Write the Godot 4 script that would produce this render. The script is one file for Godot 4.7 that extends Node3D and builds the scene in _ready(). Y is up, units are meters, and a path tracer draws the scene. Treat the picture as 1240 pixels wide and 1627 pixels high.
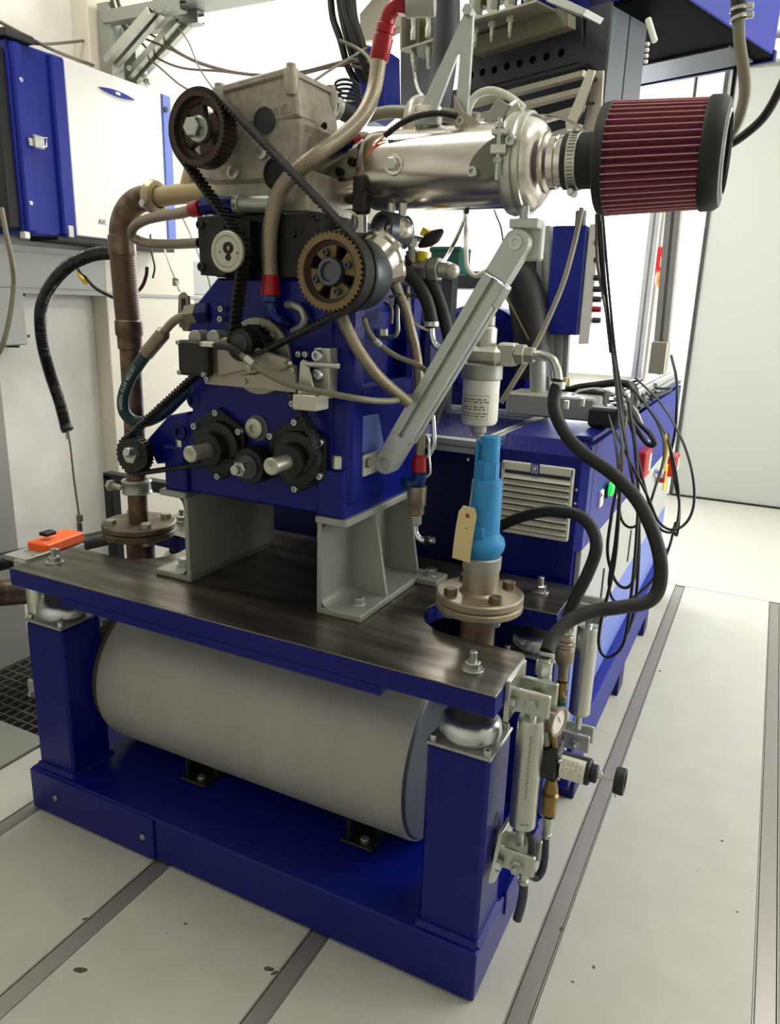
extends Node3D

var M := {}
var org := {}
var rng := RandomNumberGenerator.new()


# Collects triangles with normals and texture coordinates; mesh() commits them as one surface.
class Geo:
	var v := PackedVector3Array()
	var n := PackedVector3Array()
	var t := PackedVector2Array()

	func tri(a: Vector3, b: Vector3, c: Vector3, na: Vector3, nb: Vector3, nc: Vector3, ta := Vector2.ZERO, tb := Vector2.ZERO, tc := Vector2.ZERO) -> void:
		if (b - a).cross(c - a).dot(na + nb + nc) > 0.0:
			v.append_array([a, c, b]); n.append_array([na, nc, nb]); t.append_array([ta, tc, tb])
		else:
			v.append_array([a, b, c]); n.append_array([na, nb, nc]); t.append_array([ta, tb, tc])

	func quad(a: Vector3, b: Vector3, c: Vector3, d: Vector3, outward: Vector3) -> void:
		var k := (b - a).cross(c - a)
		if k.length_squared() < 1e-18:
			k = (c - a).cross(d - a)
		k = k.normalized()
		if k.dot(outward) < 0.0:
			k = -k
		var w := (b - a).length()
		var h := (d - a).length()
		tri(a, b, c, k, k, k, Vector2.ZERO, Vector2(w, 0), Vector2(w, h))
		tri(a, c, d, k, k, k, Vector2.ZERO, Vector2(w, h), Vector2(0, h))

	func box(c: Vector3, s: Vector3, bev := 0.003, bs := Basis()) -> Geo:
		var h := s * 0.5
		var e := minf(bev, minf(h.x, minf(h.y, h.z)) * 0.9)
		var p := func(x: float, y: float, z: float) -> Vector3: return c + bs * Vector3(x, y, z)
		for ax in 3:
			var b := (ax + 1) % 3
			var d := (ax + 2) % 3
			for sg in [-1.0, 1.0]:
				var q := []
				for k in [[-1.0, -1.0], [1.0, -1.0], [1.0, 1.0], [-1.0, 1.0]]:
					var u := Vector3()
					u[ax] = sg * h[ax]; u[b] = k[0] * (h[b] - e); u[d] = k[1] * (h[d] - e)
					q.append(p.call(u.x, u.y, u.z))
				var o := Vector3(); o[ax] = sg
				quad(q[0], q[1], q[2], q[3], bs * o)
				if e > 0.0:
					for s2 in [-1.0, 1.0]:
						var r := []
						for k in [[0, -1.0], [0, 1.0], [1, 1.0], [1, -1.0]]:
							var u := Vector3()
							u[ax] = sg * (h[ax] - (e if k[0] == 1 else 0.0)); u[b] = s2 * (h[b] - (0.0 if k[0] == 1 else e)); u[d] = k[1] * (h[d] - e)
							r.append(p.call(u.x, u.y, u.z))
						var o2 := Vector3(); o2[ax] = sg; o2[b] = s2
						quad(r[0], r[1], r[2], r[3], bs * o2)
		if e > 0.0:
			for sx in [-1.0, 1.0]:
				for sy in [-1.0, 1.0]:
					for sz in [-1.0, 1.0]:
						var k := bs * Vector3(sx, sy, sz).normalized()
						tri(p.call(sx * h.x, sy * (h.y - e), sz * (h.z - e)), p.call(sx * (h.x - e), sy * h.y, sz * (h.z - e)), p.call(sx * (h.x - e), sy * (h.y - e), sz * h.z), k, k, k)
		return self

	# profile: Vector2(distance along dir, radius); edges under 40 degrees are smooth
	func lathe(at: Vector3, dir: Vector3, prof: Array, seg := 24, a0 := 0.0, a1 := TAU, up := Vector3.UP) -> Geo:
		var w := dir.normalized()
		var x := w.cross(up if absf(w.dot(up)) < 0.95 else Vector3.RIGHT).normalized()
		var y := x.cross(w)
		var m := prof.size()
		var sn := []
		for i in m - 1:
			var dd: Vector2 = prof[i + 1] - prof[i]
			sn.append(Vector2(-dd.y, dd.x).normalized())
		for i in m - 1:
			var p0: Vector2 = prof[i]
			var p1: Vector2 = prof[i + 1]
			if p0.is_equal_approx(p1):
				continue
			var n0: Vector2 = sn[i]
			var n1: Vector2 = sn[i]
			if i > 0 and sn[i - 1].dot(sn[i]) > 0.77:
				n0 = (sn[i - 1] + sn[i]).normalized()
			if i < m - 2 and sn[i + 1].dot(sn[i]) > 0.77:
				n1 = (sn[i + 1] + sn[i]).normalized()
			for k in seg:
				var c0 := a0 + (a1 - a0) * k / seg
				var c1 := a0 + (a1 - a0) * (k + 1) / seg
				var r0 := x * cos(c0) + y * sin(c0)
				var r1 := x * cos(c1) + y * sin(c1)
				var a := at + w * p0.x + r0 * p0.y
				var b := at + w * p0.x + r1 * p0.y
				var c := at + w * p1.x + r1 * p1.y
				var d := at + w * p1.x + r0 * p1.y
				var na := w * n0.x + r0 * n0.y
				var nb := w * n0.x + r1 * n0.y
				var nc := w * n1.x + r1 * n1.y
				var nd := w * n1.x + r0 * n1.y
				var ua := Vector2(float(k) / seg, p0.x)
				var ub := Vector2(float(k + 1) / seg, p0.x)
				var uc := Vector2(float(k + 1) / seg, p1.x)
				var ud := Vector2(float(k) / seg, p1.x)
				if p0.y > 1e-6:
					tri(a, b, c, na, nb, nc, ua, ub, uc)
				if p1.y > 1e-6:
					tri(a, c, d, na, nc, nd, ua, uc, ud)
		return self

	func cyl(a: Vector3, b: Vector3, r: float, seg := 20, bev := 0.0015) -> Geo:
		var l := (b - a).length()
		var e := minf(bev, minf(l * 0.4, r * 0.5))
		return lathe(a, b - a, [Vector2(0, 0), Vector2(0, r - e), Vector2(e, r), Vector2(l - e, r), Vector2(l, r - e), Vector2(l, 0)], seg)

	func ring(a: Vector3, b: Vector3, ro: float, ri: float, seg := 28, bev := 0.001) -> Geo:
		var l := (b - a).length()
		var e := minf(bev, l * 0.4)
		return lathe(a, b - a, [Vector2(0, ri), Vector2(0, ro - e), Vector2(e, ro), Vector2(l - e, ro), Vector2(l, ro - e), Vector2(l, ri), Vector2(0, ri)], seg)

	# hexagon head or nut: af is the width across flats
	func hexa(a: Vector3, dir: Vector3, af: float, h: float) -> Geo:
		var r := af / sqrt(3.0)
		var w := dir.normalized()
		var x := w.cross(Vector3.UP if absf(w.y) < 0.9 else Vector3.RIGHT).normalized()
		var y := x.cross(w)
		var e := h * 0.12
		for k in 6:
			var d0 := x * cos(TAU * k / 6) + y * sin(TAU * k / 6)
			var d1 := x * cos(TAU * (k + 1) / 6) + y * sin(TAU * (k + 1) / 6)
			var o := d0 + d1
			quad(a + d0 * r, a + d1 * r, a + d1 * r + w * (h - e), a + d0 * r + w * (h - e), o)
			quad(a + d0 * r + w * (h - e), a + d1 * r + w * (h - e), a + d1 * r * 0.88 + w * h, a + d0 * r * 0.88 + w * h, o + w)
			tri(a + w * h, a + d0 * r * 0.88 + w * h, a + d1 * r * 0.88 + w * h, w, w, w)
			tri(a, a + d0 * r, a + d1 * r, -w, -w, -w)
		return self

	# socket head screw whose recess is a real hole
	func cap_screw(a: Vector3, dir: Vector3, r: float, h: float) -> Geo:
		return lathe(a, dir, [Vector2(0, 0), Vector2(0, r), Vector2(h * 0.85, r), Vector2(h, r * 0.88), Vector2(h, r * 0.5), Vector2(h * 0.45, r * 0.5), Vector2(h * 0.45, 0)], 12)

	func sph(c: Vector3, r: Vector3, seg := 16) -> Geo:
		for i in seg / 2:
			for k in seg:
				var q := []
				for m in [[i, k], [i, k + 1], [i + 1, k + 1], [i + 1, k]]:
					var th: float = PI * m[0] / (seg / 2)
					var ph: float = TAU * m[1] / seg
					q.append(Vector3(sin(th) * cos(ph), cos(th), sin(th) * sin(ph)))
				var f := func(u: Vector3) -> Vector3: return (u / r).normalized()
				tri(c + q[0] * r, c + q[1] * r, c + q[2] * r, f.call(q[0]), f.call(q[1]), f.call(q[2]))
				tri(c + q[0] * r, c + q[2] * r, c + q[3] * r, f.call(q[0]), f.call(q[2]), f.call(q[3]))
		return self

	# round tube along a line of points; rad(distance) may vary the radius
	func tube(pts: Array, r: float, seg := 10, rad = null, cap := true) -> Geo:
		var m := pts.size()
		var d: Vector3 = (pts[1] - pts[0]).normalized()
		var x := d.cross(Vector3.UP if absf(d.y) < 0.9 else Vector3.RIGHT).normalized()
		var s := 0.0
		var rows := []
		for i in m:
			var p: Vector3 = pts[i]
			var dn: Vector3 = (pts[mini(i + 1, m - 1)] - pts[maxi(i - 1, 0)]).normalized()
			x = (x - dn * x.dot(dn)).normalized()
			var y := dn.cross(x)
			if i > 0:
				s += (p - pts[i - 1]).length()
			rows.append([p, x, y, (rad.call(s) if rad != null else r), s, dn])
		for i in m - 1:
			var A = rows[i]
			var B = rows[i + 1]
			var sl: float = (A[3] - B[3]) / maxf(B[4] - A[4], 1e-6)
			for k in seg:
				var c0 := TAU * k / seg
				var c1 := TAU * (k + 1) / seg
				var a0: Vector3 = A[1] * cos(c0) + A[2] * sin(c0)
				var a1: Vector3 = A[1] * cos(c1) + A[2] * sin(c1)
				var b0: Vector3 = B[1] * cos(c0) + B[2] * sin(c0)
				var b1: Vector3 = B[1] * cos(c1) + B[2] * sin(c1)
				var sa: Vector3 = A[5] * sl
				var u0 := Vector2(float(k) / seg, A[4])
				var u1 := Vector2(float(k + 1) / seg, A[4])
				var w1 := Vector2(float(k + 1) / seg, B[4])
				var w0 := Vector2(float(k) / seg, B[4])
				tri(A[0] + a0 * A[3], A[0] + a1 * A[3], B[0] + b1 * B[3], (a0 + sa).normalized(), (a1 + sa).normalized(), (b1 + sa).normalized(), u0, u1, w1)
				tri(A[0] + a0 * A[3], B[0] + b1 * B[3], B[0] + b0 * B[3], (a0 + sa).normalized(), (b1 + sa).normalized(), (b0 + sa).normalized(), u0, w1, w0)
		if cap:
			for e in [rows[0], rows[m - 1]]:
				var w: Vector3 = -rows[0][5] if e == rows[0] else rows[m - 1][5]
				for k in seg:
					var q0: Vector3 = e[1] * cos(TAU * k / seg) + e[2] * sin(TAU * k / seg)
					var q1: Vector3 = e[1] * cos(TAU * (k + 1) / seg) + e[2] * sin(TAU * (k + 1) / seg)
					tri(e[0], e[0] + q0 * e[3], e[0] + q1 * e[3], w, w, w)
		return self

	# flat polygon given depth; xf carries the polygon's plane (x, y) and its depth axis z
	func prism(poly: Array, z0: float, z1: float, xf := Transform3D(), bev := 0.0015) -> Geo:
		var pl := PackedVector2Array(poly)
		if Geometry2D.is_polygon_clockwise(pl):
			pl.reverse()
		var m := pl.size()
		var inn := PackedVector2Array()
		for i in m:
			var d0 := (pl[i] - pl[(i + m - 1) % m]).normalized()
			var d1 := (pl[(i + 1) % m] - pl[i]).normalized()
			var n0 := Vector2(-d0.y, d0.x)
			var n1 := Vector2(-d1.y, d1.x)
			var b := n0 + n1
			b = b / maxf(b.dot(n0), 0.3)
			inn.append(pl[i] + b * bev)
		var ix := Geometry2D.triangulate_polygon(pl)
		var zz := xf.basis.z.normalized()
		var at := func(q: Vector2, z: float) -> Vector3: return xf * Vector3(q.x, q.y, z)
		for f in [[z1, inn, zz], [z0, inn, -zz]]:
			for i in range(0, ix.size(), 3):
				var A: Vector2 = f[1][ix[i]]
				var B: Vector2 = f[1][ix[i + 1]]
				var C: Vector2 = f[1][ix[i + 2]]
				tri(at.call(A, f[0]), at.call(B, f[0]), at.call(C, f[0]), f[2], f[2], f[2], A, B, C)
		for i in m:
			var j := (i + 1) % m
			var d := pl[j] - pl[i]
			var o := xf.basis * Vector3(d.y, -d.x, 0)
			o = o.normalized()
			quad(at.call(pl[i], z0 + bev), at.call(pl[j], z0 + bev), at.call(pl[j], z1 - bev), at.call(pl[i], z1 - bev), o)
			if bev > 0.0:
				quad(at.call(pl[i], z1 - bev), at.call(pl[j], z1 - bev), at.call(inn[j], z1), at.call(inn[i], z1), o + zz)
				quad(at.call(pl[i], z0 + bev), at.call(pl[j], z0 + bev), at.call(inn[j], z0), at.call(inn[i], z0), o - zz)
		return self

	# two outlines with the same number of points joined into a plate with a hole
	func annulus(outer: Array, inner: Array, z0: float, z1: float, xf := Transform3D()) -> Geo:
		var m := outer.size()
		var zz := xf.basis.z
		var at := func(q: Vector2, z: float) -> Vector3: return xf * Vector3(q.x, q.y, z)
		for i in m:
			var j := (i + 1) % m
			quad(at.call(outer[i], z1), at.call(outer[j], z1), at.call(inner[j], z1), at.call(inner[i], z1), zz)
			quad(at.call(outer[i], z0), at.call(outer[j], z0), at.call(inner[j], z0), at.call(inner[i], z0), -zz)
			var d: Vector2 = outer[j] - outer[i]
			var mid: Vector2 = (outer[i] + outer[j]) * 0.5 - (inner[i] + inner[j]) * 0.5
			var o := Vector2(d.y, -d.x)
			if o.dot(mid) < 0.0:
				o = -o
			quad(at.call(outer[i], z0), at.call(outer[j], z0), at.call(outer[j], z1), at.call(outer[i], z1), xf.basis * Vector3(o.x, o.y, 0))
			quad(at.call(inner[i], z0), at.call(inner[j], z0), at.call(inner[j], z1), at.call(inner[i], z1), xf.basis * Vector3(-mid.x, -mid.y, 0))
		return self

	func join(o: Geo, xf := Transform3D()) -> Geo:
		for i in o.v.size():
			v.append(xf * o.v[i])
			n.append((xf.basis * o.n[i]).normalized())
			t.append(o.t[i])
		return self

	func mesh(off := Vector3.ZERO) -> ArrayMesh:
		var w := v.duplicate()
		if off != Vector3.ZERO:
			for i in w.size():
				w[i] -= off
		var a := []
		a.resize(Mesh.ARRAY_MAX)
		a[Mesh.ARRAY_VERTEX] = w
		a[Mesh.ARRAY_NORMAL] = n
		a[Mesh.ARRAY_TEX_UV] = t
		var m := ArrayMesh.new()
		m.add_surface_from_arrays(Mesh.PRIMITIVE_TRIANGLES, a)
		return m


func G() -> Geo:
	return Geo.new()


func tag(o: Node, label: String, category: String, group := "") -> void:
	o.set_meta("label", label)
	o.set_meta("category", category)
	if group:
		o.set_meta("group", group)


# a thing: a Node3D at its base, whose parts are children
func thing(called: String, label: String, category: String, at := Vector3.ZERO, group := "") -> Node3D:
	var o := Node3D.new()
	o.name = called
	o.position = at
	add_child(o, true)
	org[o] = at
	tag(o, label, category, group)
	return o


# a part (or, under a part, a sub-part) built in the scene's own metres
func part(called: String, g: Geo, mat: Material, parent: Node3D, label := "") -> MeshInstance3D:
	var o := MeshInstance3D.new()
	o.name = called
	o.mesh = g.mesh(org[parent])
	o.material_override = mat
	parent.add_child(o, true)
	org[o] = org[parent]
	if label:
		o.set_meta("label", label)
	return o


# a thing that is one mesh
func single(called: String, label: String, category: String, g: Geo, mat: Material, at := Vector3.ZERO, group := "") -> MeshInstance3D:
	var o := MeshInstance3D.new()
	o.name = called
	o.position = at
	o.mesh = g.mesh(at)
	o.material_override = mat
	add_child(o, true)
	org[o] = at
	tag(o, label, category, group)
	return o


func struct(called: String, g: Geo, mat: Material, label := "", category := "") -> MeshInstance3D:
	var o := MeshInstance3D.new()
	o.name = called
	o.mesh = g.mesh()
	o.material_override = mat
	add_child(o, true)
	org[o] = Vector3.ZERO
	o.set_meta("kind", "structure")
	if label:
		tag(o, label, category)
	elif SETTING.has(called):
		tag(o, SETTING[called][0], SETTING[called][1])
	return o


const SETTING := {
	"floor": ["pale grey painted workshop floor of large fields between steel rails", "floor"],
	"wall_left": ["off white wall at the left behind the white cabinet and trunking", "wall"],
	"wall_back": ["off white far wall holding the bright window and the sliding door", "wall"],
	"wall_right": ["off white wall to the right of the walkway, outside the picture", "wall"],
	"wall_front": ["off white wall behind the camera", "wall"],
	"ceiling": ["off white ceiling with fluorescent lamps", "ceiling"],
	"trim_soffit": ["white sloping soffit along the top of the left wall", "soffit"],
	"trim_pilaster": ["cream wall pilaster behind the galvanised strut bracket", "pilaster"],
	"window_1": ["dazzling bright window in the far wall behind the blue wiring box", "window"],
	"window_2": ["unseen window put into the right wall for the light from that side", "window"],
	"door_1": ["large plain grey sliding door at the far right", "door"],
}


# Catmull-Rom line through points
func smooth(p: Array, per := 8) -> Array:
	var out := []
	var m := p.size()
	for i in m - 1:
		var a: Vector3 = p[maxi(i - 1, 0)]
		var b: Vector3 = p[i]
		var c: Vector3 = p[i + 1]
		var d: Vector3 = p[mini(i + 2, m - 1)]
		if i == 0:
			a = b * 2.0 - c
		if i == m - 2:
			d = c * 2.0 - b
		for k in per:
			var f := float(k) / per
			out.append(0.5 * (2.0 * b + (c - a) * f + (2.0 * a - 5.0 * b + 4.0 * c - d) * f * f + (3.0 * b - a - 3.0 * c + d) * f * f * f))
	out.append(p[m - 1])
	return out


func circle(c: Vector2, r: float, m: int, a0 := 0.0) -> Array:
	var out := []
	for i in m:
		out.append(c + Vector2(cos(a0 + TAU * i / m), sin(a0 + TAU * i / m)) * r)
	return out


func rot_y(deg: float) -> Basis:
	return Basis(Vector3.UP, deg_to_rad(deg))


# ---------------------------------------------------------------- materials
func mat(col: Color, rough := 0.5, metal := 0.0) -> StandardMaterial3D:
	var m := StandardMaterial3D.new()
	m.albedo_color = col
	m.roughness = rough
	m.metallic = metal
	m.metallic_specular = 0.5
	return m


func noise_tex(freq: float, lo: Color, hi: Color, kind := FastNoiseLite.TYPE_SIMPLEX_SMOOTH, size := 512, oct := 4, sd := 1, mid := 0.5) -> NoiseTexture2D:
	var f := FastNoiseLite.new()
	f.noise_type = kind
	f.frequency = freq
	f.fractal_octaves = oct
	f.seed = sd
	var r := Gradient.new()
	r.offsets = PackedFloat32Array([maxf(mid - 0.3, 0.0), minf(mid + 0.3, 1.0)])
	r.colors = PackedColorArray([lo, hi])
	var n := NoiseTexture2D.new()
	n.noise = f
	n.width = size
	n.height = size
	n.seamless = true
	n.color_ramp = r
	return n


func bumpy(m: StandardMaterial3D, freq: float, strength: float, scale: float, sd := 3) -> void:
	var f := FastNoiseLite.new()
	f.frequency = freq
	f.seed = sd
	var n := NoiseTexture2D.new()
	n.noise = f
	n.width = 256
	n.height = 256
	n.seamless = true
	n.as_normal_map = true
	n.bump_strength = strength
	m.normal_enabled = true
	m.normal_texture = n
	m.uv1_triplanar = true
	m.uv1_world_triplanar = true
	m.uv1_scale = Vector3.ONE * scale


func textured(m: StandardMaterial3D, t: Texture2D, scale: Vector3) -> void:
	m.albedo_texture = t
	m.uv1_triplanar = true
	m.uv1_world_triplanar = true
	m.uv1_scale = scale


func braid(lo: Color, hi: Color) -> StandardMaterial3D:
	var im := Image.create(64, 64, false, Image.FORMAT_RGB8)
	var hm := Image.create(64, 64, false, Image.FORMAT_RGB8)
	for y in 64:
		for x in 64:
			var a := fposmod(float(x + y), 32.0) / 32.0
			var b := fposmod(float(x - y), 32.0) / 32.0
			var over := (int(floor((x + y) / 32.0)) + int(floor((x - y + 64) / 32.0))) % 2 == 0
			var h := sin(PI * (a if over else b))
			var strand := 0.75 + 0.25 * sin(TAU * 4.0 * (b if over else a))
			im.set_pixel(x, y, lo.lerp(hi, h * strand))
			hm.set_pixel(x, y, Color(h, h, h))
	var m := mat(Color.WHITE, 0.33, 0.72)
	m.albedo_texture = ImageTexture.create_from_image(im)
	hm.bump_map_to_normal_map(3.0)
	m.normal_enabled = true
	m.normal_texture = ImageTexture.create_from_image(hm)
	m.uv1_scale = Vector3(11, 95, 1)
	return m


func make_materials() -> void:
	M.blue = mat(Color(0.03, 0.08, 0.44), 0.28)
	bumpy(M.blue, 0.03, 1.2, 9.0)
	M.blue_dark = mat(Color(0.02, 0.055, 0.31), 0.38)
	M.blue_box = mat(Color(0.10, 0.15, 0.51), 0.4)
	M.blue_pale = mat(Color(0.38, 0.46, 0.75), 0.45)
	for k in [M.blue, M.blue_dark, M.blue_box]:
		k.metallic_specular = 0.35
	M.steel = mat(Color(0.60, 0.58, 0.55), 0.3, 0.85)
	textured(M.steel, noise_tex(0.005, Color(0.62, 0.60, 0.58), Color(0.95, 0.94, 0.92), FastNoiseLite.TYPE_SIMPLEX_SMOOTH, 1024, 5, 11), Vector3(0.35, 0.9, 2.6))
	M.stand = mat(Color(0.6, 0.61, 0.58), 0.45, 0.25)
	bumpy(M.stand, 0.08, 0.8, 14.0)
	M.tank = mat(Color(0.66, 0.66, 0.64), 0.42, 0.2)
	textured(M.tank, noise_tex(0.004, Color(0.95, 0.945, 0.94), Color(1, 1, 1), FastNoiseLite.TYPE_SIMPLEX_SMOOTH, 512, 4, 5), Vector3(3.0, 0.7, 0.7))
	M.tank_end = mat(Color(0.36, 0.38, 0.42), 0.45, 0.6)
	M.zinc = mat(Color(0.75, 0.76, 0.72), 0.3, 0.85)
	M.zinc_dull = mat(Color(0.62, 0.63, 0.6), 0.42, 0.7)
	M.chrome = mat(Color(0.82, 0.84, 0.86), 0.16, 1.0)
	M.bolt = mat(Color(0.72, 0.74, 0.72), 0.28, 0.9)
	M.alu = mat(Color(0.72, 0.71, 0.66), 0.38, 0.75)
	M.alu_plate = mat(Color(0.62, 0.60, 0.54), 0.45, 0.5)
	M.alu_profile = mat(Color(0.72, 0.74, 0.72), 0.36, 0.4)
	M.cast = mat(Color(0.68, 0.66, 0.61), 0.5, 0.4)
	textured(M.cast, noise_tex(0.02, Color(0.9, 0.89, 0.87), Color(1, 1, 1), FastNoiseLite.TYPE_SIMPLEX_SMOOTH, 512, 4, 7), Vector3.ONE * 3.0)
	M.polished = mat(Color(0.92, 0.91, 0.88), 0.22, 0.95)
	textured(M.polished, noise_tex(0.01, Color(0.84, 0.81, 0.78), Color(1, 1, 1), FastNoiseLite.TYPE_SIMPLEX_SMOOTH, 512, 5, 21), Vector3(0.8, 5.0, 5.0))
	M.black = mat(Color(0.045, 0.045, 0.05), 0.55)
	M.black_gloss = mat(Color(0.035, 0.03, 0.035), 0.25)
	M.rubber = mat(Color(0.06, 0.055, 0.055), 0.6)
	bumpy(M.rubber, 0.2, 1.5, 30.0)
	M.plate_dark = mat(Color(0.13, 0.125, 0.12), 0.5, 0.35)
	textured(M.plate_dark, noise_tex(0.02, Color(0.6, 0.6, 0.6), Color(1, 1, 1), FastNoiseLite.TYPE_SIMPLEX_SMOOTH, 256, 4, 9), Vector3.ONE * 4.0)
	M.pulley = mat(Color(0.24, 0.19, 0.16), 0.5, 0.4)
	M.pulley_gold = mat(Color(0.45, 0.38, 0.25), 0.45, 0.5)
	M.hub = mat(Color(0.32, 0.34, 0.37), 0.35, 0.7)
	M.brown_pipe = mat(Color(0.52, 0.45, 0.39), 0.42, 0.55)
	textured(M.brown_pipe, noise_tex(0.012, Color(0.55, 0.5, 0.46), Color(1, 0.97, 0.92), FastNoiseLite.TYPE_SIMPLEX_SMOOTH, 512, 5, 31), Vector3.ONE * 2.5)
	M.tan_pipe = mat(Color(0.68, 0.61, 0.47), 0.4, 0.5)
	M.flange = mat(Color(0.48, 0.44, 0.37), 0.48, 0.45)
	textured(M.flange, noise_tex(0.02, Color(0.68, 0.64, 0.58), Color(1, 1, 1), FastNoiseLite.TYPE_SIMPLEX_SMOOTH, 256, 4, 33), Vector3.ONE * 3.0)
	M.flange_bright = mat(Color(0.62, 0.58, 0.50), 0.38, 0.6)
	M.sky_blue = mat(Color(0.16, 0.54, 0.78), 0.5)
	bumpy(M.sky_blue, 0.1, 0.8, 16.0)
	M.red_anod = mat(Color(0.58, 0.02, 0.09), 0.3, 0.2)
	M.blue_anod = mat(Color(0.05, 0.12, 0.42), 0.28, 0.6)
	M.blue_fit = mat(Color(0.06, 0.22, 0.42), 0.35, 0.5)
	M.brass = mat(Color(0.56, 0.47, 0.27), 0.34, 0.8)
	M.bronze = mat(Color(0.56, 0.52, 0.45), 0.36, 0.75)
	M.cream = mat(Color(0.86, 0.85, 0.78), 0.5)
	M.white = mat(Color(0.88, 0.87, 0.84), 0.5)
	M.paper = mat(Color(0.86, 0.78, 0.58), 0.85)
	M.red = mat(Color(0.66, 0.05, 0.09), 0.4)
	M.yellow = mat(Color(0.88, 0.75, 0.10), 0.5)
	M.orange = mat(Color(0.98, 0.40, 0.15), 0.5)
	M.teal = mat(Color(0.05, 0.22, 0.24), 0.5)
	M.teal_box = mat(Color(0.03, 0.32, 0.28), 0.4)
	M.grey_frame = mat(Color(0.30, 0.33, 0.35), 0.5)
	M.grey_dark = mat(Color(0.19, 0.205, 0.23), 0.5)
	M.cover_grey = mat(Color(0.44, 0.44, 0.40), 0.5, 0.2)
	M.dish = mat(Color(0.78, 0.80, 0.80), 0.3, 0.95)
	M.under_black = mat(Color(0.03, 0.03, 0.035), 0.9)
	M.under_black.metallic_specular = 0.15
	M.grey_box = mat(Color(0.62, 0.62, 0.59), 0.5)
	M.hose_grey = mat(Color(0.46, 0.44, 0.36), 0.5)
	M.cable_grey = mat(Color(0.42, 0.36, 0.31), 0.5)
	M.cable_white = mat(Color(0.85, 0.85, 0.80), 0.45)
	M.cable_black = mat(Color(0.05, 0.05, 0.055), 0.45)
	M.olive = mat(Color(0.36, 0.34, 0.08), 0.45)
	M.wood = mat(Color(0.34, 0.28, 0.23), 0.6)
	M.steel_braid = braid(Color(0.22, 0.19, 0.15), Color(0.88, 0.83, 0.72))
	M.brown_braid = braid(Color(0.16, 0.12, 0.10), Color(0.55, 0.45, 0.38))
	M.brown_braid.uv1_scale = Vector3(14, 60, 1)
	M.filter_red = mat(Color(0.47, 0.21, 0.28), 0.75)
	bumpy(M.filter_red, 0.35, 2.0, 40.0)
	M.crest_sheen = mat(Color(0.80, 0.56, 0.58), 0.6)  # paler red puts the light along the pleat crests into the colour
	M.wall = mat(Color(0.90, 0.89, 0.86), 0.8)
	textured(M.wall, noise_tex(0.008, Color(0.95, 0.95, 0.94), Color(1, 1, 1), FastNoiseLite.TYPE_SIMPLEX_SMOOTH, 512, 4, 41), Vector3.ONE * 0.6)
	M.pilaster = mat(Color(0.83, 0.81, 0.74), 0.8)
	M.ceiling = mat(Color(0.90, 0.89, 0.85), 0.85)
	M.door = mat(Color(0.66, 0.67, 0.65), 0.55)
	M.frame_white = mat(Color(0.85, 0.86, 0.85), 0.4)
	M.floor = mat(Color(0.73, 0.725, 0.69), 0.36)
	textured(M.floor, floor_tex(), Vector3.ONE * 0.5)
	M.rail = mat(Color(0.60, 0.585, 0.57), 0.36, 0.65)
	M.rail_slot = mat(Color(0.10, 0.09, 0.08), 0.6)
	M.grate = mat(Color(0.42, 0.42, 0.38), 0.5, 0.5)
	M.cover = mat(Color(0.52, 0.52, 0.49), 0.5, 0.2)
	M.green_lamp = mat(Color(0.1, 0.9, 0.35), 0.3)
	M.green_lamp.emission_enabled = true
	M.green_lamp.emission = Color(0.05, 0.9, 0.3)
	M.green_lamp.emission_energy_multiplier = 0.7
	M.tube_light = mat(Color(1, 1, 1), 0.5)
	M.tube_light.emission_enabled = true
	M.tube_light.emission = Color(1.0, 0.97, 0.88)
	M.tube_light.emission_energy_multiplier = 3.0
	M.pane = mat(Color(1, 1, 1), 0.5)
	M.pane.emission_enabled = true
	M.pane.emission = Color(0.93, 0.96, 1.0)
	M.pane.emission_energy_multiplier = 3.0
	M.paint_chip = mat(Color(0.30, 0.27, 0.23), 0.8)
	M.ink = mat(Color(0.12, 0.11, 0.11), 0.7)
	M.ink_white = mat(Color(0.85, 0.88, 0.86), 0.6)


# warm grey floor paint with scuffs and a few dark chips
func floor_tex() -> Texture2D:
	var f := FastNoiseLite.new()
	f.frequency = 0.012
	f.seed = 8
	f.fractal_octaves = 5
	var g := FastNoiseLite.new()
	g.frequency = 0.35
	g.seed = 4
	var r := RandomNumberGenerator.new()
	r.seed = 77
	var im := Image.create(1024, 1024, false, Image.FORMAT_RGB8)
	for y in 1024:
		for x in 1024:
			var k := 0.96 + 0.028 * f.get_noise_2d(x, y) + 0.025 * g.get_noise_2d(x, y)
			im.set_pixel(x, y, Color(k, k, k * 0.995))
	for i in 90:
		var cx := r.randi_range(4, 1019)
		var cy := r.randi_range(4, 1019)
		var s := r.randf_range(0.6, 2.2)
		var a := r.randf_range(0.0, 3.0)
		for y in range(-3, 4):
			for x in range(-3, 4):
				var q := Vector2(x, y).rotated(a)
				if absf(q.x) / s + absf(q.y) / (s * 0.5) < 1.0:
					im.set_pixel(cx + x, cy + y, Color(0.45, 0.42, 0.38))
	return ImageTexture.create_from_image(im)


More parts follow.
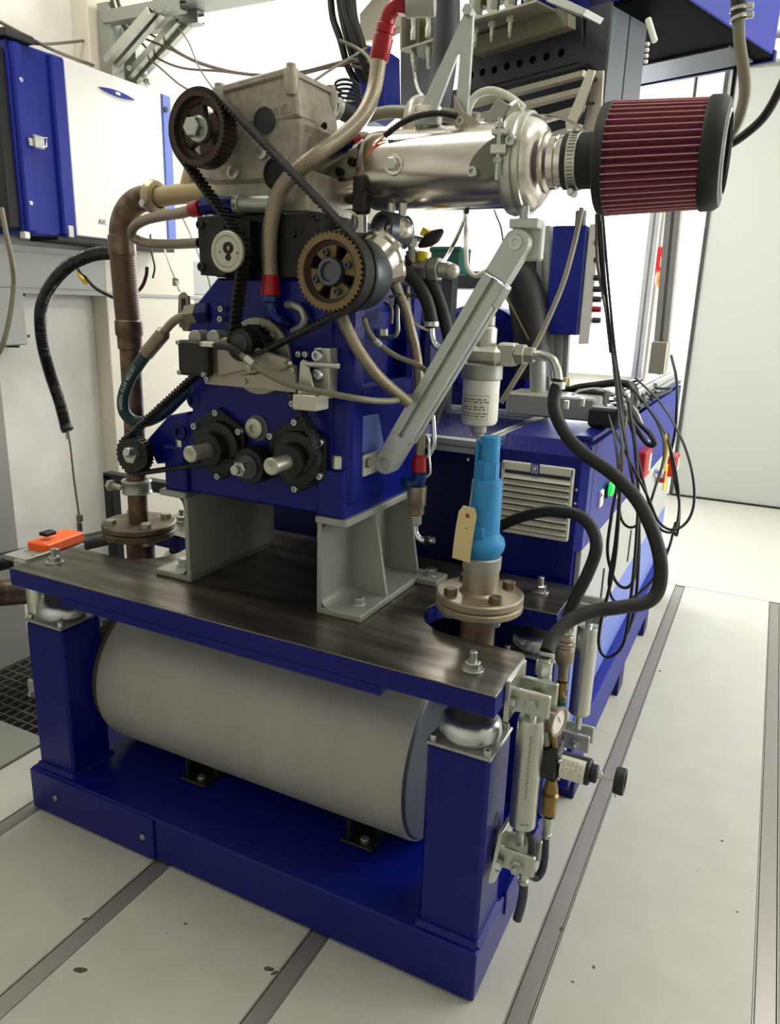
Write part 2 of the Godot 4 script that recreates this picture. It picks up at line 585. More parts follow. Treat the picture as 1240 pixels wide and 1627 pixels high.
func _ready() -> void:
	rng.seed = 5
	# camera, sky, lights, exposure
	var cam := Camera3D.new()
	cam.name = "camera"
	cam.position = Vector3(0.41453, 1.6, 1.36289)
	cam.rotation_degrees = Vector3(-15.5082, 26.3291, 1.8064)
	cam.fov = 68.69
	cam.near = 0.05
	cam.far = 60.0
	add_child(cam)
	cam.current = true
	var we := WorldEnvironment.new()
	we.name = "world"
	var env := Environment.new()
	env.background_mode = Environment.BG_SKY
	var sky := Sky.new()
	var sm := ProceduralSkyMaterial.new()
	sm.sky_top_color = Color(0.45, 0.6, 0.85)
	sm.sky_horizon_color = Color(0.85, 0.9, 0.95)
	sm.ground_horizon_color = Color(0.7, 0.7, 0.68)
	sm.ground_bottom_color = Color(0.4, 0.4, 0.38)
	sky.sky_material = sm
	env.sky = sky
	env.tonemap_mode = Environment.TONE_MAPPER_LINEAR
	env.tonemap_exposure = 1.0
	env.sdfgi_enabled = true
	env.ssao_enabled = true
	env.ssil_enabled = true
	we.environment = env
	add_child(we)
	make_materials()
	area("daylight_back", Vector3(-1.45, 2.15, -5.66), Vector3(0, 180, 0), Vector2(1.6, 2.0), 9.0, Color(0.92, 0.96, 1.0))
	area("daylight_side", Vector3(2.5, 2.0, -2.6), Vector3(0, 90, 0), Vector2(3.0, 1.7), 7.0, Color(1.0, 0.99, 0.95))  # light of the unseen window put into the right wall
	room()
	test_bed()
	engine()
	head_and_intake()
	pipes_and_hoses()
	right_front_fittings()
	dyno_cabinet()
	overhead_boom()
	left_wall_items()


func area(called: String, at: Vector3, turn: Vector3, size: Vector2, energy: float, col: Color) -> void:
	var l := AreaLight3D.new()
	l.name = called
	l.position = at
	l.rotation_degrees = turn
	l.area_size = size
	l.light_energy = energy
	l.light_color = col
	l.area_range = 14.0
	l.area_attenuation = 2.0
	l.shadow_enabled = true
	add_child(l)


func ceiling_lamp(x: float, z: float, energy: float, label: String) -> void:
	var t := thing("ceiling_lamp", label, "ceiling lamp", Vector3(x, 3.92, z))
	part("housing", G().box(Vector3(x, 3.95, z), Vector3(0.34, 0.09, 1.5), 0.006), M.frame_white, t)
	part("glowing_diffuser", G().box(Vector3(x, 3.895, z), Vector3(0.28, 0.02, 1.44), 0.004), M.tube_light, t)
	area("lamp_light", Vector3(x, 3.875, z), Vector3(-90, 0, 0), Vector2(0.28, 1.44), energy, Color(1.0, 0.99, 0.965))


const RAILS := ["", "steel floor rail under the left end of the blue base", "steel floor rail coming out below the seam in the base front", "steel floor rail coming out below the middle of the base front", "steel floor rail running along the right side of the machine base", "steel floor rail at the right edge of the picture", "steel floor rail in the walkway right of the picture, nearer one", "steel floor rail in the walkway right of the picture, further one"]


# ---------------------------------------------------------------- the room
func room() -> void:
	var xl := -2.65
	var fl := struct("floor", G().box(Vector3(0, -0.09, -1.4), Vector3(5.6, 0.12, 9.0), 0), M.rail_slot)
	var rails := [-2.05, -1.51, -0.97, -0.43, 0.108, 0.625, 1.17, 1.71]
	var w := 0.029
	# painted floor fields between the rail channels, each with its own edges
	for i in rails.size() + 1:
		var x0: float = -2.7 if i == 0 else rails[i - 1] + w
		var x1: float = 2.65 if i == rails.size() else rails[i] - w
		for s in [[-3.28, 3.05]]:
			if i < 2:
				if i == 0:
					continue
				part("floor_panel", G().box(Vector3((-1.775 + x1) / 2, -0.016, 1.42), Vector3(x1 + 1.775, 0.032, 3.3), 0.0015), M.floor, fl)
				part("floor_panel", G().box(Vector3((-1.775 + x1) / 2, -0.016, -1.8), Vector3(x1 + 1.775, 0.032, 3.0), 0.0015), M.floor, fl)
				continue
			part("floor_panel", G().box(Vector3((x0 + x1) / 2, -0.016, (s[0] + s[1]) / 2), Vector3(x1 - x0, 0.032, s[1] - s[0]), 0.0015), M.floor, fl)
	part("floor_panel", G().box(Vector3(0, -0.016, -3.69), Vector3(5.4, 0.032, 0.806), 0.0012), M.floor, fl)
	part("floor_panel", G().box(Vector3(0, -0.016, -5.0), Vector3(5.4, 0.032, 1.805), 0.0012), M.floor, fl)
	# chipped spots in the floor paint
	for q in [[Vector3(-0.4814, 0.0003, 0.1477), 0.014, 0.3], [Vector3(-0.4642, 0.0003, 0.1507), 0.01, 1.0], [Vector3(-0.8851, 0.0003, 0.3704), 0.018, 0.4], [Vector3(-1.0025, 0.0003, 0.252), 0.009, 0.9], [Vector3(-0.7581, 0.0003, 0.1379), 0.006, 0.2], [Vector3(0.4918, 0.0003, -0.9177), 0.007, 0.5], [Vector3(0.131, 0.0003, -0.3275), 0.009, 1.2], [Vector3(0.1973, 0.0003, -0.1786), 0.005, 0.1], [Vector3(0.1491, 0.0003, -0.9813), 0.006, 2.0], [Vector3(0.1548, 0.0003, -2.034), 0.01, 1.5], [Vector3(0.2338, 0.0003, -0.246), 0.006, 1.9], [Vector3(0.5492, 0.0003, -0.6222), 0.005, 0.7]]:
		var po := []
		for k in 9:
			po.append(Vector2(cos(TAU * k / 9), 0.55 * sin(TAU * k / 9)).rotated(q[2]) * q[1] * rng.randf_range(0.6, 1.1))
		part("paint_chip", G().prism(po, 0.0, 0.0006, Transform3D(FLAT.basis, q[0]), 0.0), M.paint_chip, fl)
	for x in rails:
		if x < -1.6:
			continue
		var r := struct("trim_%d" % (rails.find(x) + 1), G().box(Vector3(x, -0.016, -0.12), Vector3(0.046, 0.03, 6.28), 0.001), M.rail, RAILS[rails.find(x)], "floor rail")
		r.set_meta("group", "steel rails in the floor")
		part("rail_lip", G().box(Vector3(x - 0.0265, -0.011, -0.12), Vector3(0.003, 0.023, 6.28), 0), M.zinc_dull, r)
		part("rail_lip", G().box(Vector3(x + 0.0265, -0.011, -0.12), Vector3(0.003, 0.023, 6.28), 0), M.zinc_dull, r)
	# cover plate and grating over the trench at the left
	single("cover_plate", "grey steel cover plate on the floor left of the blue base", "cover plate", G().box(Vector3(-2.21, 0.006, 1.36), Vector3(0.87, 0.016, 3.26), 0.003), M.cover, Vector3(-2.21, -0.002, 1.36))
	var gr := thing("floor_grating", "steel bar grating over the trench beside the left post", "grating", Vector3(-2.2, -0.03, -0.9))
	var gf := G()
	for e in [[-1.775, -0.9, 0.006, 1.26], [-2.64, -0.9, 0.006, 1.26]]:
		gf.box(Vector3(e[0], -0.014, e[1]), Vector3(e[2], 0.03, e[3]), 0)
	gf.box(Vector3(-2.207, -0.014, -0.275), Vector3(0.87, 0.03, 0.006), 0)
	gf.box(Vector3(-2.207, -0.014, -1.53), Vector3(0.87, 0.03, 0.006), 0)
	part("grating_frame", gf, M.grate, gr)
	var bz := BoxMesh.new()
	bz.size = Vector3(0.004, 0.028, 1.25)
	for i in 18:
		var b := MeshInstance3D.new()
		b.name = "bearing_bar"
		b.mesh = bz
		b.material_override = M.grate
		b.position = Vector3(-2.64 + 0.046 * (i + 1), -0.014, -0.9) - org[gr]
		gr.add_child(b, true)
	var bx := BoxMesh.new()
	bx.size = Vector3(0.86, 0.012, 0.004)
	for i in 24:
		var b := MeshInstance3D.new()
		b.name = "cross_bar"
		b.mesh = bx
		b.material_override = M.grate
		b.position = Vector3(-2.207, -0.006, -0.32 - 0.05 * i) - org[gr]
		gr.add_child(b, true)
	# walls and ceiling, all with thickness
	struct("wall_left", G().box(Vector3(xl - 0.06, 2.0, -1.4), Vector3(0.12, 4.1, 9.0), 0), M.wall)
	var wb := G()
	wb.box(Vector3(-2.47, 2.0, -5.86), Vector3(0.36, 4.1, 0.12), 0)
	wb.box(Vector3(1.0, 2.0, -5.86), Vector3(3.3, 4.1, 0.12), 0)
	wb.box(Vector3(-1.47, 0.5, -5.86), Vector3(1.64, 1.1, 0.12), 0)
	wb.box(Vector3(-1.47, 3.65, -5.86), Vector3(1.64, 0.8, 0.12), 0)
	struct("wall_back", wb, M.wall)
	struct("wall_right", G().box(Vector3(2.71, 2.0, -1.4), Vector3(0.12, 4.1, 9.0), 0), M.wall)
	struct("wall_front", G().box(Vector3(0, 2.0, 3.1), Vector3(5.5, 4.1, 0.12), 0), M.wall)
	struct("ceiling", G().box(Vector3(0, 4.06, -1.4), Vector3(5.6, 0.12, 9.0), 0), M.ceiling)
	struct("trim_soffit", G().prism([Vector2(xl, 3.15), Vector2(xl + 0.25, 3.32), Vector2(xl + 0.25, 4.0), Vector2(xl, 4.0)], -5.8, -2.06, Transform3D(), 0.0), M.ceiling)
	struct("trim_pilaster", G().box(Vector3(xl + 0.05, 2.0, -1.74), Vector3(0.1, 4.0, 0.64), 0.004), M.pilaster)
	# bright window at the back
	var wn := struct("window_1", G().box(Vector3(-1.47, 2.15, -5.79), Vector3(1.64, 2.2, 0.01), 0), M.pane)
	var wf := G()
	for e in [[-2.27, 2.15, 0.06, 2.26], [-0.66, 2.15, 0.06, 2.26], [-1.47, 3.25, 1.64, 0.06], [-1.47, 1.06, 1.64, 0.06]]:
		wf.box(Vector3(e[0], e[1], -5.77), Vector3(e[2], e[3], 0.08), 0.004)
	part("window_frame", wf, M.frame_white, wn)
	part("mullion", G().box(Vector3(-1.2, 2.15, -5.77), Vector3(0.04, 2.2, 0.06), 0.004), M.frame_white, wn)
	# second window, unseen, put into the right wall for the side light
	var w2 := struct("window_2", G().box(Vector3(2.64, 2.0, -2.6), Vector3(0.01, 1.7, 3.0), 0), M.pane)
	var wf2 := G()
	for e in [[2.0, -1.08, 1.76, 0.06], [2.0, -4.12, 1.76, 0.06], [2.86, -2.6, 0.06, 3.1], [1.13, -2.6, 0.06, 3.1]]:
		wf2.box(Vector3(2.62, e[0], e[1]), Vector3(0.08, e[2], e[3]), 0.004)
	part("window_frame", wf2, M.frame_white, w2)
	# grey sliding door in the back wall and its jambs
	var d := struct("door_1", G().box(Vector3(1.02, 1.735, -5.77), Vector3(2.52, 3.45, 0.06), 0.004), M.door)
	part("door_seam", G().box(Vector3(-0.235, 1.735, -5.735), Vector3(0.008, 3.45, 0.02), 0), M.grey_dark, d)
	part("floor_seal", G().box(Vector3(1.02, 0.008, -5.73), Vector3(2.52, 0.016, 0.02), 0), M.black, d)
	var jb := G()
	jb.box(Vector3(-0.36, 1.76, -5.76), Vector3(0.2, 3.5, 0.1), 0.004)
	jb.box(Vector3(-0.53, 1.76, -5.74), Vector3(0.1, 3.5, 0.14), 0.004)
	part("door_jamb", jb, M.frame_white, d)
	var hd := G()
	hd.box(Vector3(0.9, 3.56, -5.74), Vector3(3.0, 0.14, 0.14), 0.006)
	hd.box(Vector3(0.9, 3.72, -5.72), Vector3(3.0, 0.1, 0.2), 0.006)
	part("door_track", hd, M.frame_white, d)
	ceiling_lamp(1.4, -0.6, 2.2, "white fluorescent ceiling lamp above the walkway nearest the camera")
	ceiling_lamp(1.3, -3.4, 3.2, "white fluorescent ceiling lamp above the walkway near the sliding door")
	ceiling_lamp(-1.7, -0.4, 2.8, "white fluorescent ceiling lamp above the left wall cabinet")
	ceiling_lamp(-1.6, -3.6, 11.0, "white fluorescent ceiling lamp above the back left corner")


# ---------------------------------------------------------------- blue base, steel plate, tank, stands
func test_bed() -> void:
	var b := thing("base_frame", "blue painted steel base frame with four square posts standing on the floor", "machine base", Vector3(-0.755, 0, -0.37))
	part("base_plinth", G().box(Vector3(-0.755, 0.075, -0.375), Vector3(1.51, 0.142, 0.75), 0.005), M.blue, b)
	var cp := part("cover_panel", G().box(Vector3(-1.248, 0.075, 0.003), Vector3(0.515, 0.138, 0.008), 0.002), M.blue, b)
	for x in [-1.395, -1.03]:
		part("panel_screw", G().cap_screw(Vector3(x, 0.075, 0.006), Vector3.BACK, 0.009, 0.007), M.bolt, cp)
	for q in [[-0.085, -0.1], [-1.418, -0.1], [-0.085, -0.635], [-1.418, -0.635]]:
		var p := part("post", G().box(Vector3(q[0], 0.392, q[1]), Vector3(0.152, 0.5, 0.152), 0.008), M.blue, b)
		var wd := G()
		for k in 4:
			var a := PI / 2 * k
			var o := Vector3(sin(a), 0, cos(a))
			wd.prism([Vector2(0, 0), Vector2(0.014, 0), Vector2(0, 0.014)], -0.08, 0.08, Transform3D(Basis(o, Vector3.UP, o.cross(Vector3.UP)), Vector3(q[0], 0.144, q[1]) + o * 0.0745), 0.0)
		part("weld_bead", wd, M.blue, p)
		if q[1] > -0.2:
			for y in ([0.33, 0.43] if q[0] > -1 else []):
				part("slot", G().box(Vector3(q[0] + 0.0745, y, q[1] - 0.01), Vector3(0.005, 0.06, 0.02), 0.001), M.black, p)
	for e in [-0.004, -1.506]:
		var sg: float = 1.0 if e > -1 else -1.0
		part("side_gusset", G().box(Vector3(e + sg * 0.004, 0.12, -0.36), Vector3(0.01, 0.07, 0.3), 0.002), M.blue, b)

	# rubber isolators on the posts
	var where := {"right front": [-0.085, -0.1], "left front": [-1.418, -0.1], "right rear": [-0.085, -0.635], "left rear": [-1.418, -0.635]}
	for k in where:
		var x: float = where[k][0]
		var z: float = where[k][1]
		var t := thing("vibration_mount", "bright zinc vibration mount with rubber core on the %s post" % k, "vibration mount", Vector3(x, 0.642, z), "vibration mounts under the steel plate")
		part("base_flange", G().box(Vector3(x, 0.646, z), Vector3(0.158, 0.008, 0.158), 0.003), M.zinc_dull, t)
		part("dish", G().lathe(Vector3(x, 0.65, z), Vector3.UP, [Vector2(0, 0.02), Vector2(0, 0.064), Vector2(0.008, 0.071), Vector2(0.016, 0.073), Vector2(0.036, 0.071), Vector2(0.05, 0.06), Vector2(0.054, 0.046), Vector2(0.048, 0.042), Vector2(0.044, 0.03)], 36), M.dish, t)
		part("rubber_core", G().lathe(Vector3(x, 0.65, z), Vector3.UP, [Vector2(0.0, 0.0), Vector2(0.03, 0.05), Vector2(0.075, 0.046), Vector2(0.112, 0.04)], 24), M.rubber, t)
		for s in [[-1, -1], [1, -1], [1, 1], [-1, 1]]:
			var c := Vector3(x + s[0] * 0.064, 0.65, z + s[1] * 0.064)
			part("flange_screw", G().cap_screw(c, Vector3.UP, 0.009, 0.014), M.bolt, t)

	# thick plate with a bight in each end for the pipe flanges
	var pl := thing("mounting_plate", "large steel mounting plate with blue painted edges carrying the engine", "steel plate", Vector3(-0.755, 0.765, -0.365))
	var po := [Vector2(-1.505, 0.0), Vector2(0.0, 0.0), Vector2(0.0, 0.21), Vector2(-0.008, 0.228), Vector2(-0.16, 0.235)]
	for i in 9:
		var a := PI / 2 - PI * i / 8.0
		po.append(Vector2(-0.2 - 0.13 * sin(PI * i / 8.0) * 0.9, 0.365 - 0.13 * cos(PI * i / 8.0)))
	po.append_array([Vector2(-0.16, 0.495), Vector2(0.0, 0.5), Vector2(0.0, 0.735), Vector2(-1.505, 0.735), Vector2(-1.505, 0.5), Vector2(-1.34, 0.495)])
	for i in 9:
		po.append(Vector2(-1.305 + 0.13 * sin(PI * i / 8.0) * 0.9, 0.365 + 0.13 * cos(PI * i / 8.0)))
	po.append_array([Vector2(-1.34, 0.235), Vector2(-1.505, 0.235)])
	var flat := Transform3D(Basis(Vector3.RIGHT, Vector3.FORWARD, Vector3.UP), Vector3.ZERO)
	part("plate_body", G().prism(po, 0.765, 0.814, flat, 0.0015), M.blue, pl)
	part("machined_top", G().prism(po, 0.814, 0.8175, flat, 0.002), M.steel, pl, "bare machined steel top face")
	part("front_rib", G().box(Vector3(-0.785, 0.756, -0.03), Vector3(1.03, 0.03, 0.06), 0.003), M.blue, pl)
	for q in [[-0.086, -0.09], [-1.435, -0.1], [-0.088, -0.64], [-1.42, -0.64]]:
		var c := Vector3(q[0], 0.8175, q[1])
		var s := part("stud", G().cyl(c, c + Vector3.UP * 0.045, 0.009, 14), M.bolt, pl)
		part("washer", G().ring(c, c + Vector3.UP * 0.004, 0.026, 0.008), M.bolt, s)
		part("nut", G().hexa(c + Vector3.UP * 0.004, Vector3.UP, 0.032, 0.016), M.bolt, s)

	# pressure tank under the plate
	var tz := -0.36
	var t := thing("surge_tank", "large grey horizontal steel tank lying under the mounting plate", "tank", Vector3(-0.79, 0.146, tz))
	part("shell", G().lathe(Vector3(-1.32, 0.405, tz), Vector3.RIGHT, [Vector2(0, 0.2), Vector2(0, 0.243), Vector2(0.007, 0.25), Vector2(1.05, 0.25), Vector2(1.06, 0.247), Vector2(1.06, 0.2)], 72), M.tank, t)
	part("end_cap", G().lathe(Vector3(-0.264, 0.405, tz), Vector3.RIGHT, [Vector2(0, 0), Vector2(0, 0.242), Vector2(0.006, 0.244), Vector2(0.012, 0.238), Vector2(0.012, 0)], 72), M.tank_end, t, "bare dull end cap")
	for x in [-1.345, -1.375]:
		part("end_flange", G().lathe(Vector3(x, 0.405, tz), Vector3.RIGHT, [Vector2(0, 0), Vector2(0, 0.235), Vector2(0.004, 0.24), Vector2(0.02, 0.24), Vector2(0.024, 0.235), Vector2(0.024, 0)], 60), M.wood, t, "brown end flange")
	for x in [-1.0, -0.42]:
		var f := part("foot_bracket", G().box(Vector3(x, 0.152, -0.235), Vector3(0.1, 0.012, 0.12), 0.003), M.black, t)
		f.mesh = G().box(Vector3(x, 0.152, -0.225), Vector3(0.1, 0.01, 0.1), 0.003).box(Vector3(x - 0.03, 0.185, -0.26), Vector3(0.012, 0.07, 0.15), 0.002).box(Vector3(x + 0.04, 0.17, -0.29), Vector3(0.02, 0.05, 0.1), 0.002).mesh(org[t])
		part("foot_bolt", G().hexa(Vector3(x + 0.015, 0.157, -0.2), Vector3.UP, 0.022, 0.012), M.bolt, f)

	# the two engine stands, channel sections open to the outside
	for sg: float in [1.0, -1.0]:
		var xi: float = -0.765 + sg * 0.211
		var s := thing("engine_stand", "grey painted steel stand under the %s foot of the engine block" % ("right" if sg > 0 else "left"), "engine stand", Vector3(xi + sg * 0.06, 0.8175, -0.385), "grey stands between plate and engine")
		var x0: float = xi
		part("inner_web", G().box(Vector3(x0 + sg * 0.0075, 0.952, -0.385), Vector3(0.015, 0.262, 0.41), 0.002), M.stand, s)
		var pf := G()
		pf.box(Vector3(x0 + sg * 0.066, 0.8265, -0.385), Vector3(0.132, 0.018, 0.41), 0.003)
		pf.box(Vector3(x0 + sg * 0.164, 0.8265, -0.55), Vector3(0.07, 0.018, 0.08), 0.003)
		part("foot_flange", pf, M.stand, s)
		part("top_flange", G().box(Vector3(x0 + sg * 0.046, 1.074, -0.385), Vector3(0.092, 0.018, 0.43), 0.003), M.stand, s)
		var fil := G()
		for e: Array in [[0.8355, 1.0], [1.065, -1.0]]:
			for i in 5:
				var a0 := PI / 2 * i / 5.0
				var a1 := PI / 2 * (i + 1) / 5.0
				var c: Vector3 = Vector3(x0 + sg * 0.04, e[0] + e[1] * 0.025, 0)
				var p0: Vector3 = c - Vector3(sg * 0.025 * cos(a0), e[1] * 0.025 * sin(a0), 0)
				var p1: Vector3 = c - Vector3(sg * 0.025 * cos(a1), e[1] * 0.025 * sin(a1), 0)
				fil.quad(p0 + Vector3(0, 0, -0.18), p1 + Vector3(0, 0, -0.18), p1 + Vector3(0, 0, -0.59), p0 + Vector3(0, 0, -0.59), c - (p0 + p1) * 0.5)
		part("root_fillet", fil, M.stand, s)
		# tapering stiffeners set back from the open front
		for z in [-0.34, -0.545]:
			var xf := Transform3D(Basis(Vector3(sg, 0, 0), Vector3.UP, Vector3(0, 0, sg)), Vector3(x0, 0, z))
			part("gusset", G().prism([Vector2(0.014, 0.835), Vector2(0.125, 0.835), Vector2(0.085, 1.066), Vector2(0.014, 1.066)], -0.006, 0.006, xf, 0.001), M.stand, s)
		for q in [[0.085, -0.25], [0.16, -0.555]]:
			part("foot_bolt", G().hexa(Vector3(x0 + sg * q[0], 0.8355, q[1]), Vector3.UP, 0.03, 0.02).ring(Vector3(x0 + sg * q[0], 0.8355, q[1]), Vector3(x0 + sg * q[0], 0.839, q[1]), 0.022, 0.008), M.bolt, s)
		part("flange_bolt", G().cyl(Vector3(x0 + sg * 0.05, 1.045, -0.235), Vector3(x0 + sg * 0.05, 1.066, -0.235), 0.009, 12), M.bolt, s)


func ccw(a: float, b: float) -> float:
	return fposmod(a - b, TAU)


# Outline of a belt round circles [centre, radius, sense]: sense 1 runs anticlockwise round it, -1 clockwise. Tangents join the arcs.
func belt_line(cs: Array, step := 0.006) -> Array:
	var m := cs.size()
	var leave := []
	var enter := []
	leave.resize(m)
	enter.resize(m)
	for i in m:
		var j := (i + 1) % m
		var d: Vector2 = cs[j][0] - cs[i][0]
		var r0: float = cs[i][1] * cs[i][2]
		var r1: float = cs[j][1] * cs[j][2]
		# unit normal k with k.d = r0 - r1; the contact points are c + k * r
		var L := d.length()
		var u := d / L
		var cosb := clampf((r0 - r1) / L, -1.0, 1.0)
		var sinb := sqrt(1.0 - cosb * cosb)
		var right := Vector2(u.y, -u.x)
		var k := u * cosb + right * sinb
		leave[i] = k * signf(cs[i][2])
		enter[j] = k * signf(cs[j][2])
	var out := []
	for i in m:
		var c: Vector2 = cs[i][0]
		var r: float = cs[i][1]
		var s: float = cs[i][2]
		var a0: float = enter[i].angle()
		var da: float = ccw(leave[i].angle(), a0) if s > 0 else -ccw(a0, leave[i].angle())
		var q := maxi(2, int(absf(da) * r / step))
		for k in q + 1:
			var a := a0 + da * k / q
			out.append(c + Vector2(cos(a), sin(a)) * r)
		var p0: Vector2 = c + leave[i] * r
		var j := (i + 1) % m
		var p1: Vector2 = cs[j][0] + enter[j] * cs[j][1]
		var ql := maxi(1, int((p1 - p0).length() / step))
		for k in range(1, ql):
			out.append(p0.lerp(p1, float(k) / ql))
	return out


# flat belt of a given width along a closed outline, with teeth on its inner (side -1), outer (1) or both (2) faces
func belt(line: Array, z0: float, z1: float, th: float, side: int, pitch := 0.012) -> Geo:
	var g := G()
	var m := line.size()
	var nm := []
	for i in m:
		var d: Vector2 = (line[(i + 1) % m] - line[(i + m - 1) % m]).normalized()
		nm.append(Vector2(d.y, -d.x))
	var sg := -1.0 if Geometry2D.is_polygon_clockwise(PackedVector2Array(line)) else 1.0
	for i in m:
		nm[i] *= sg
	var s := 0.0
	var nxt := 0.0
	for i in m:
		var j := (i + 1) % m
		var a: Vector2 = line[i]
		var b: Vector2 = line[j]
		var q := []
		for e in [[a, nm[i]], [b, nm[j]]]:
			for o in [0.0, th]:
				q.append(e[0] + e[1] * o)
		var f := func(p: Vector2, z: float) -> Vector3: return Vector3(p.x, p.y, z)
		var n3 := Vector3(nm[i].x, nm[i].y, 0)
		g.quad(f.call(q[1], z0), f.call(q[3], z0), f.call(q[3], z1), f.call(q[1], z1), n3)
		g.quad(f.call(q[0], z0), f.call(q[2], z0), f.call(q[2], z1), f.call(q[0], z1), -n3)
		g.quad(f.call(q[0], z1), f.call(q[2], z1), f.call(q[3], z1), f.call(q[1], z1), Vector3.BACK)
		g.quad(f.call(q[0], z0), f.call(q[2], z0), f.call(q[3], z0), f.call(q[1], z0), Vector3.FORWARD)
		s += (b - a).length()
		if s >= nxt:
			nxt += pitch
			var d := (b - a).normalized()
			for sd in ([-1, 1] if side == 2 else [side]):
				var c: Vector2 = b + nm[j] * (th if sd > 0 else 0.0)
				var o: Vector2 = nm[j] * 0.0045 * sd
				var h := pitch * 0.28
				var t := [c - d * h, c + d * h, c + d * h * 0.7 + o, c - d * h * 0.7 + o]
				g.quad(f.call(t[3], z0), f.call(t[2], z0), f.call(t[2], z1), f.call(t[3], z1), Vector3(o.x, o.y, 0))
				g.quad(f.call(t[0], z0), f.call(t[3], z0), f.call(t[3], z1), f.call(t[0], z1), Vector3(-d.x, -d.y, 0))
				g.quad(f.call(t[1], z0), f.call(t[2], z0), f.call(t[2], z1), f.call(t[1], z1), Vector3(d.x, d.y, 0))
				g.quad(f.call(t[0], z1), f.call(t[1], z1), f.call(t[2], z1), f.call(t[3], z1), Vector3.BACK)
	return g


func toothed(c: Vector2, r: float, depth: float, teeth: int) -> Array:
	var out := []
	for i in teeth:
		for k in [[-0.30, 0.0], [-0.18, 1.0], [0.18, 1.0], [0.30, 0.0]]:
			var a: float = TAU * (i + k[0]) / teeth
			out.append(c + Vector2(cos(a), sin(a)) * (r - depth * (1.0 - k[1])))
	return out


func at2(p: Vector2, z: float) -> Vector3:
	return Vector3(p.x, p.y, z)


func bolt_front(p: Vector3, r := 0.009) -> Geo:
	return G().cap_screw(p, Vector3.BACK, r, r * 1.3)


const CAM := Vector2(-0.8221, 1.9677)
const PUMP := Vector2(-0.4708, 1.6631)
const CRANK := Vector2(-0.716, 1.4983)
const IDLER := Vector2(-0.7634, 1.7064)


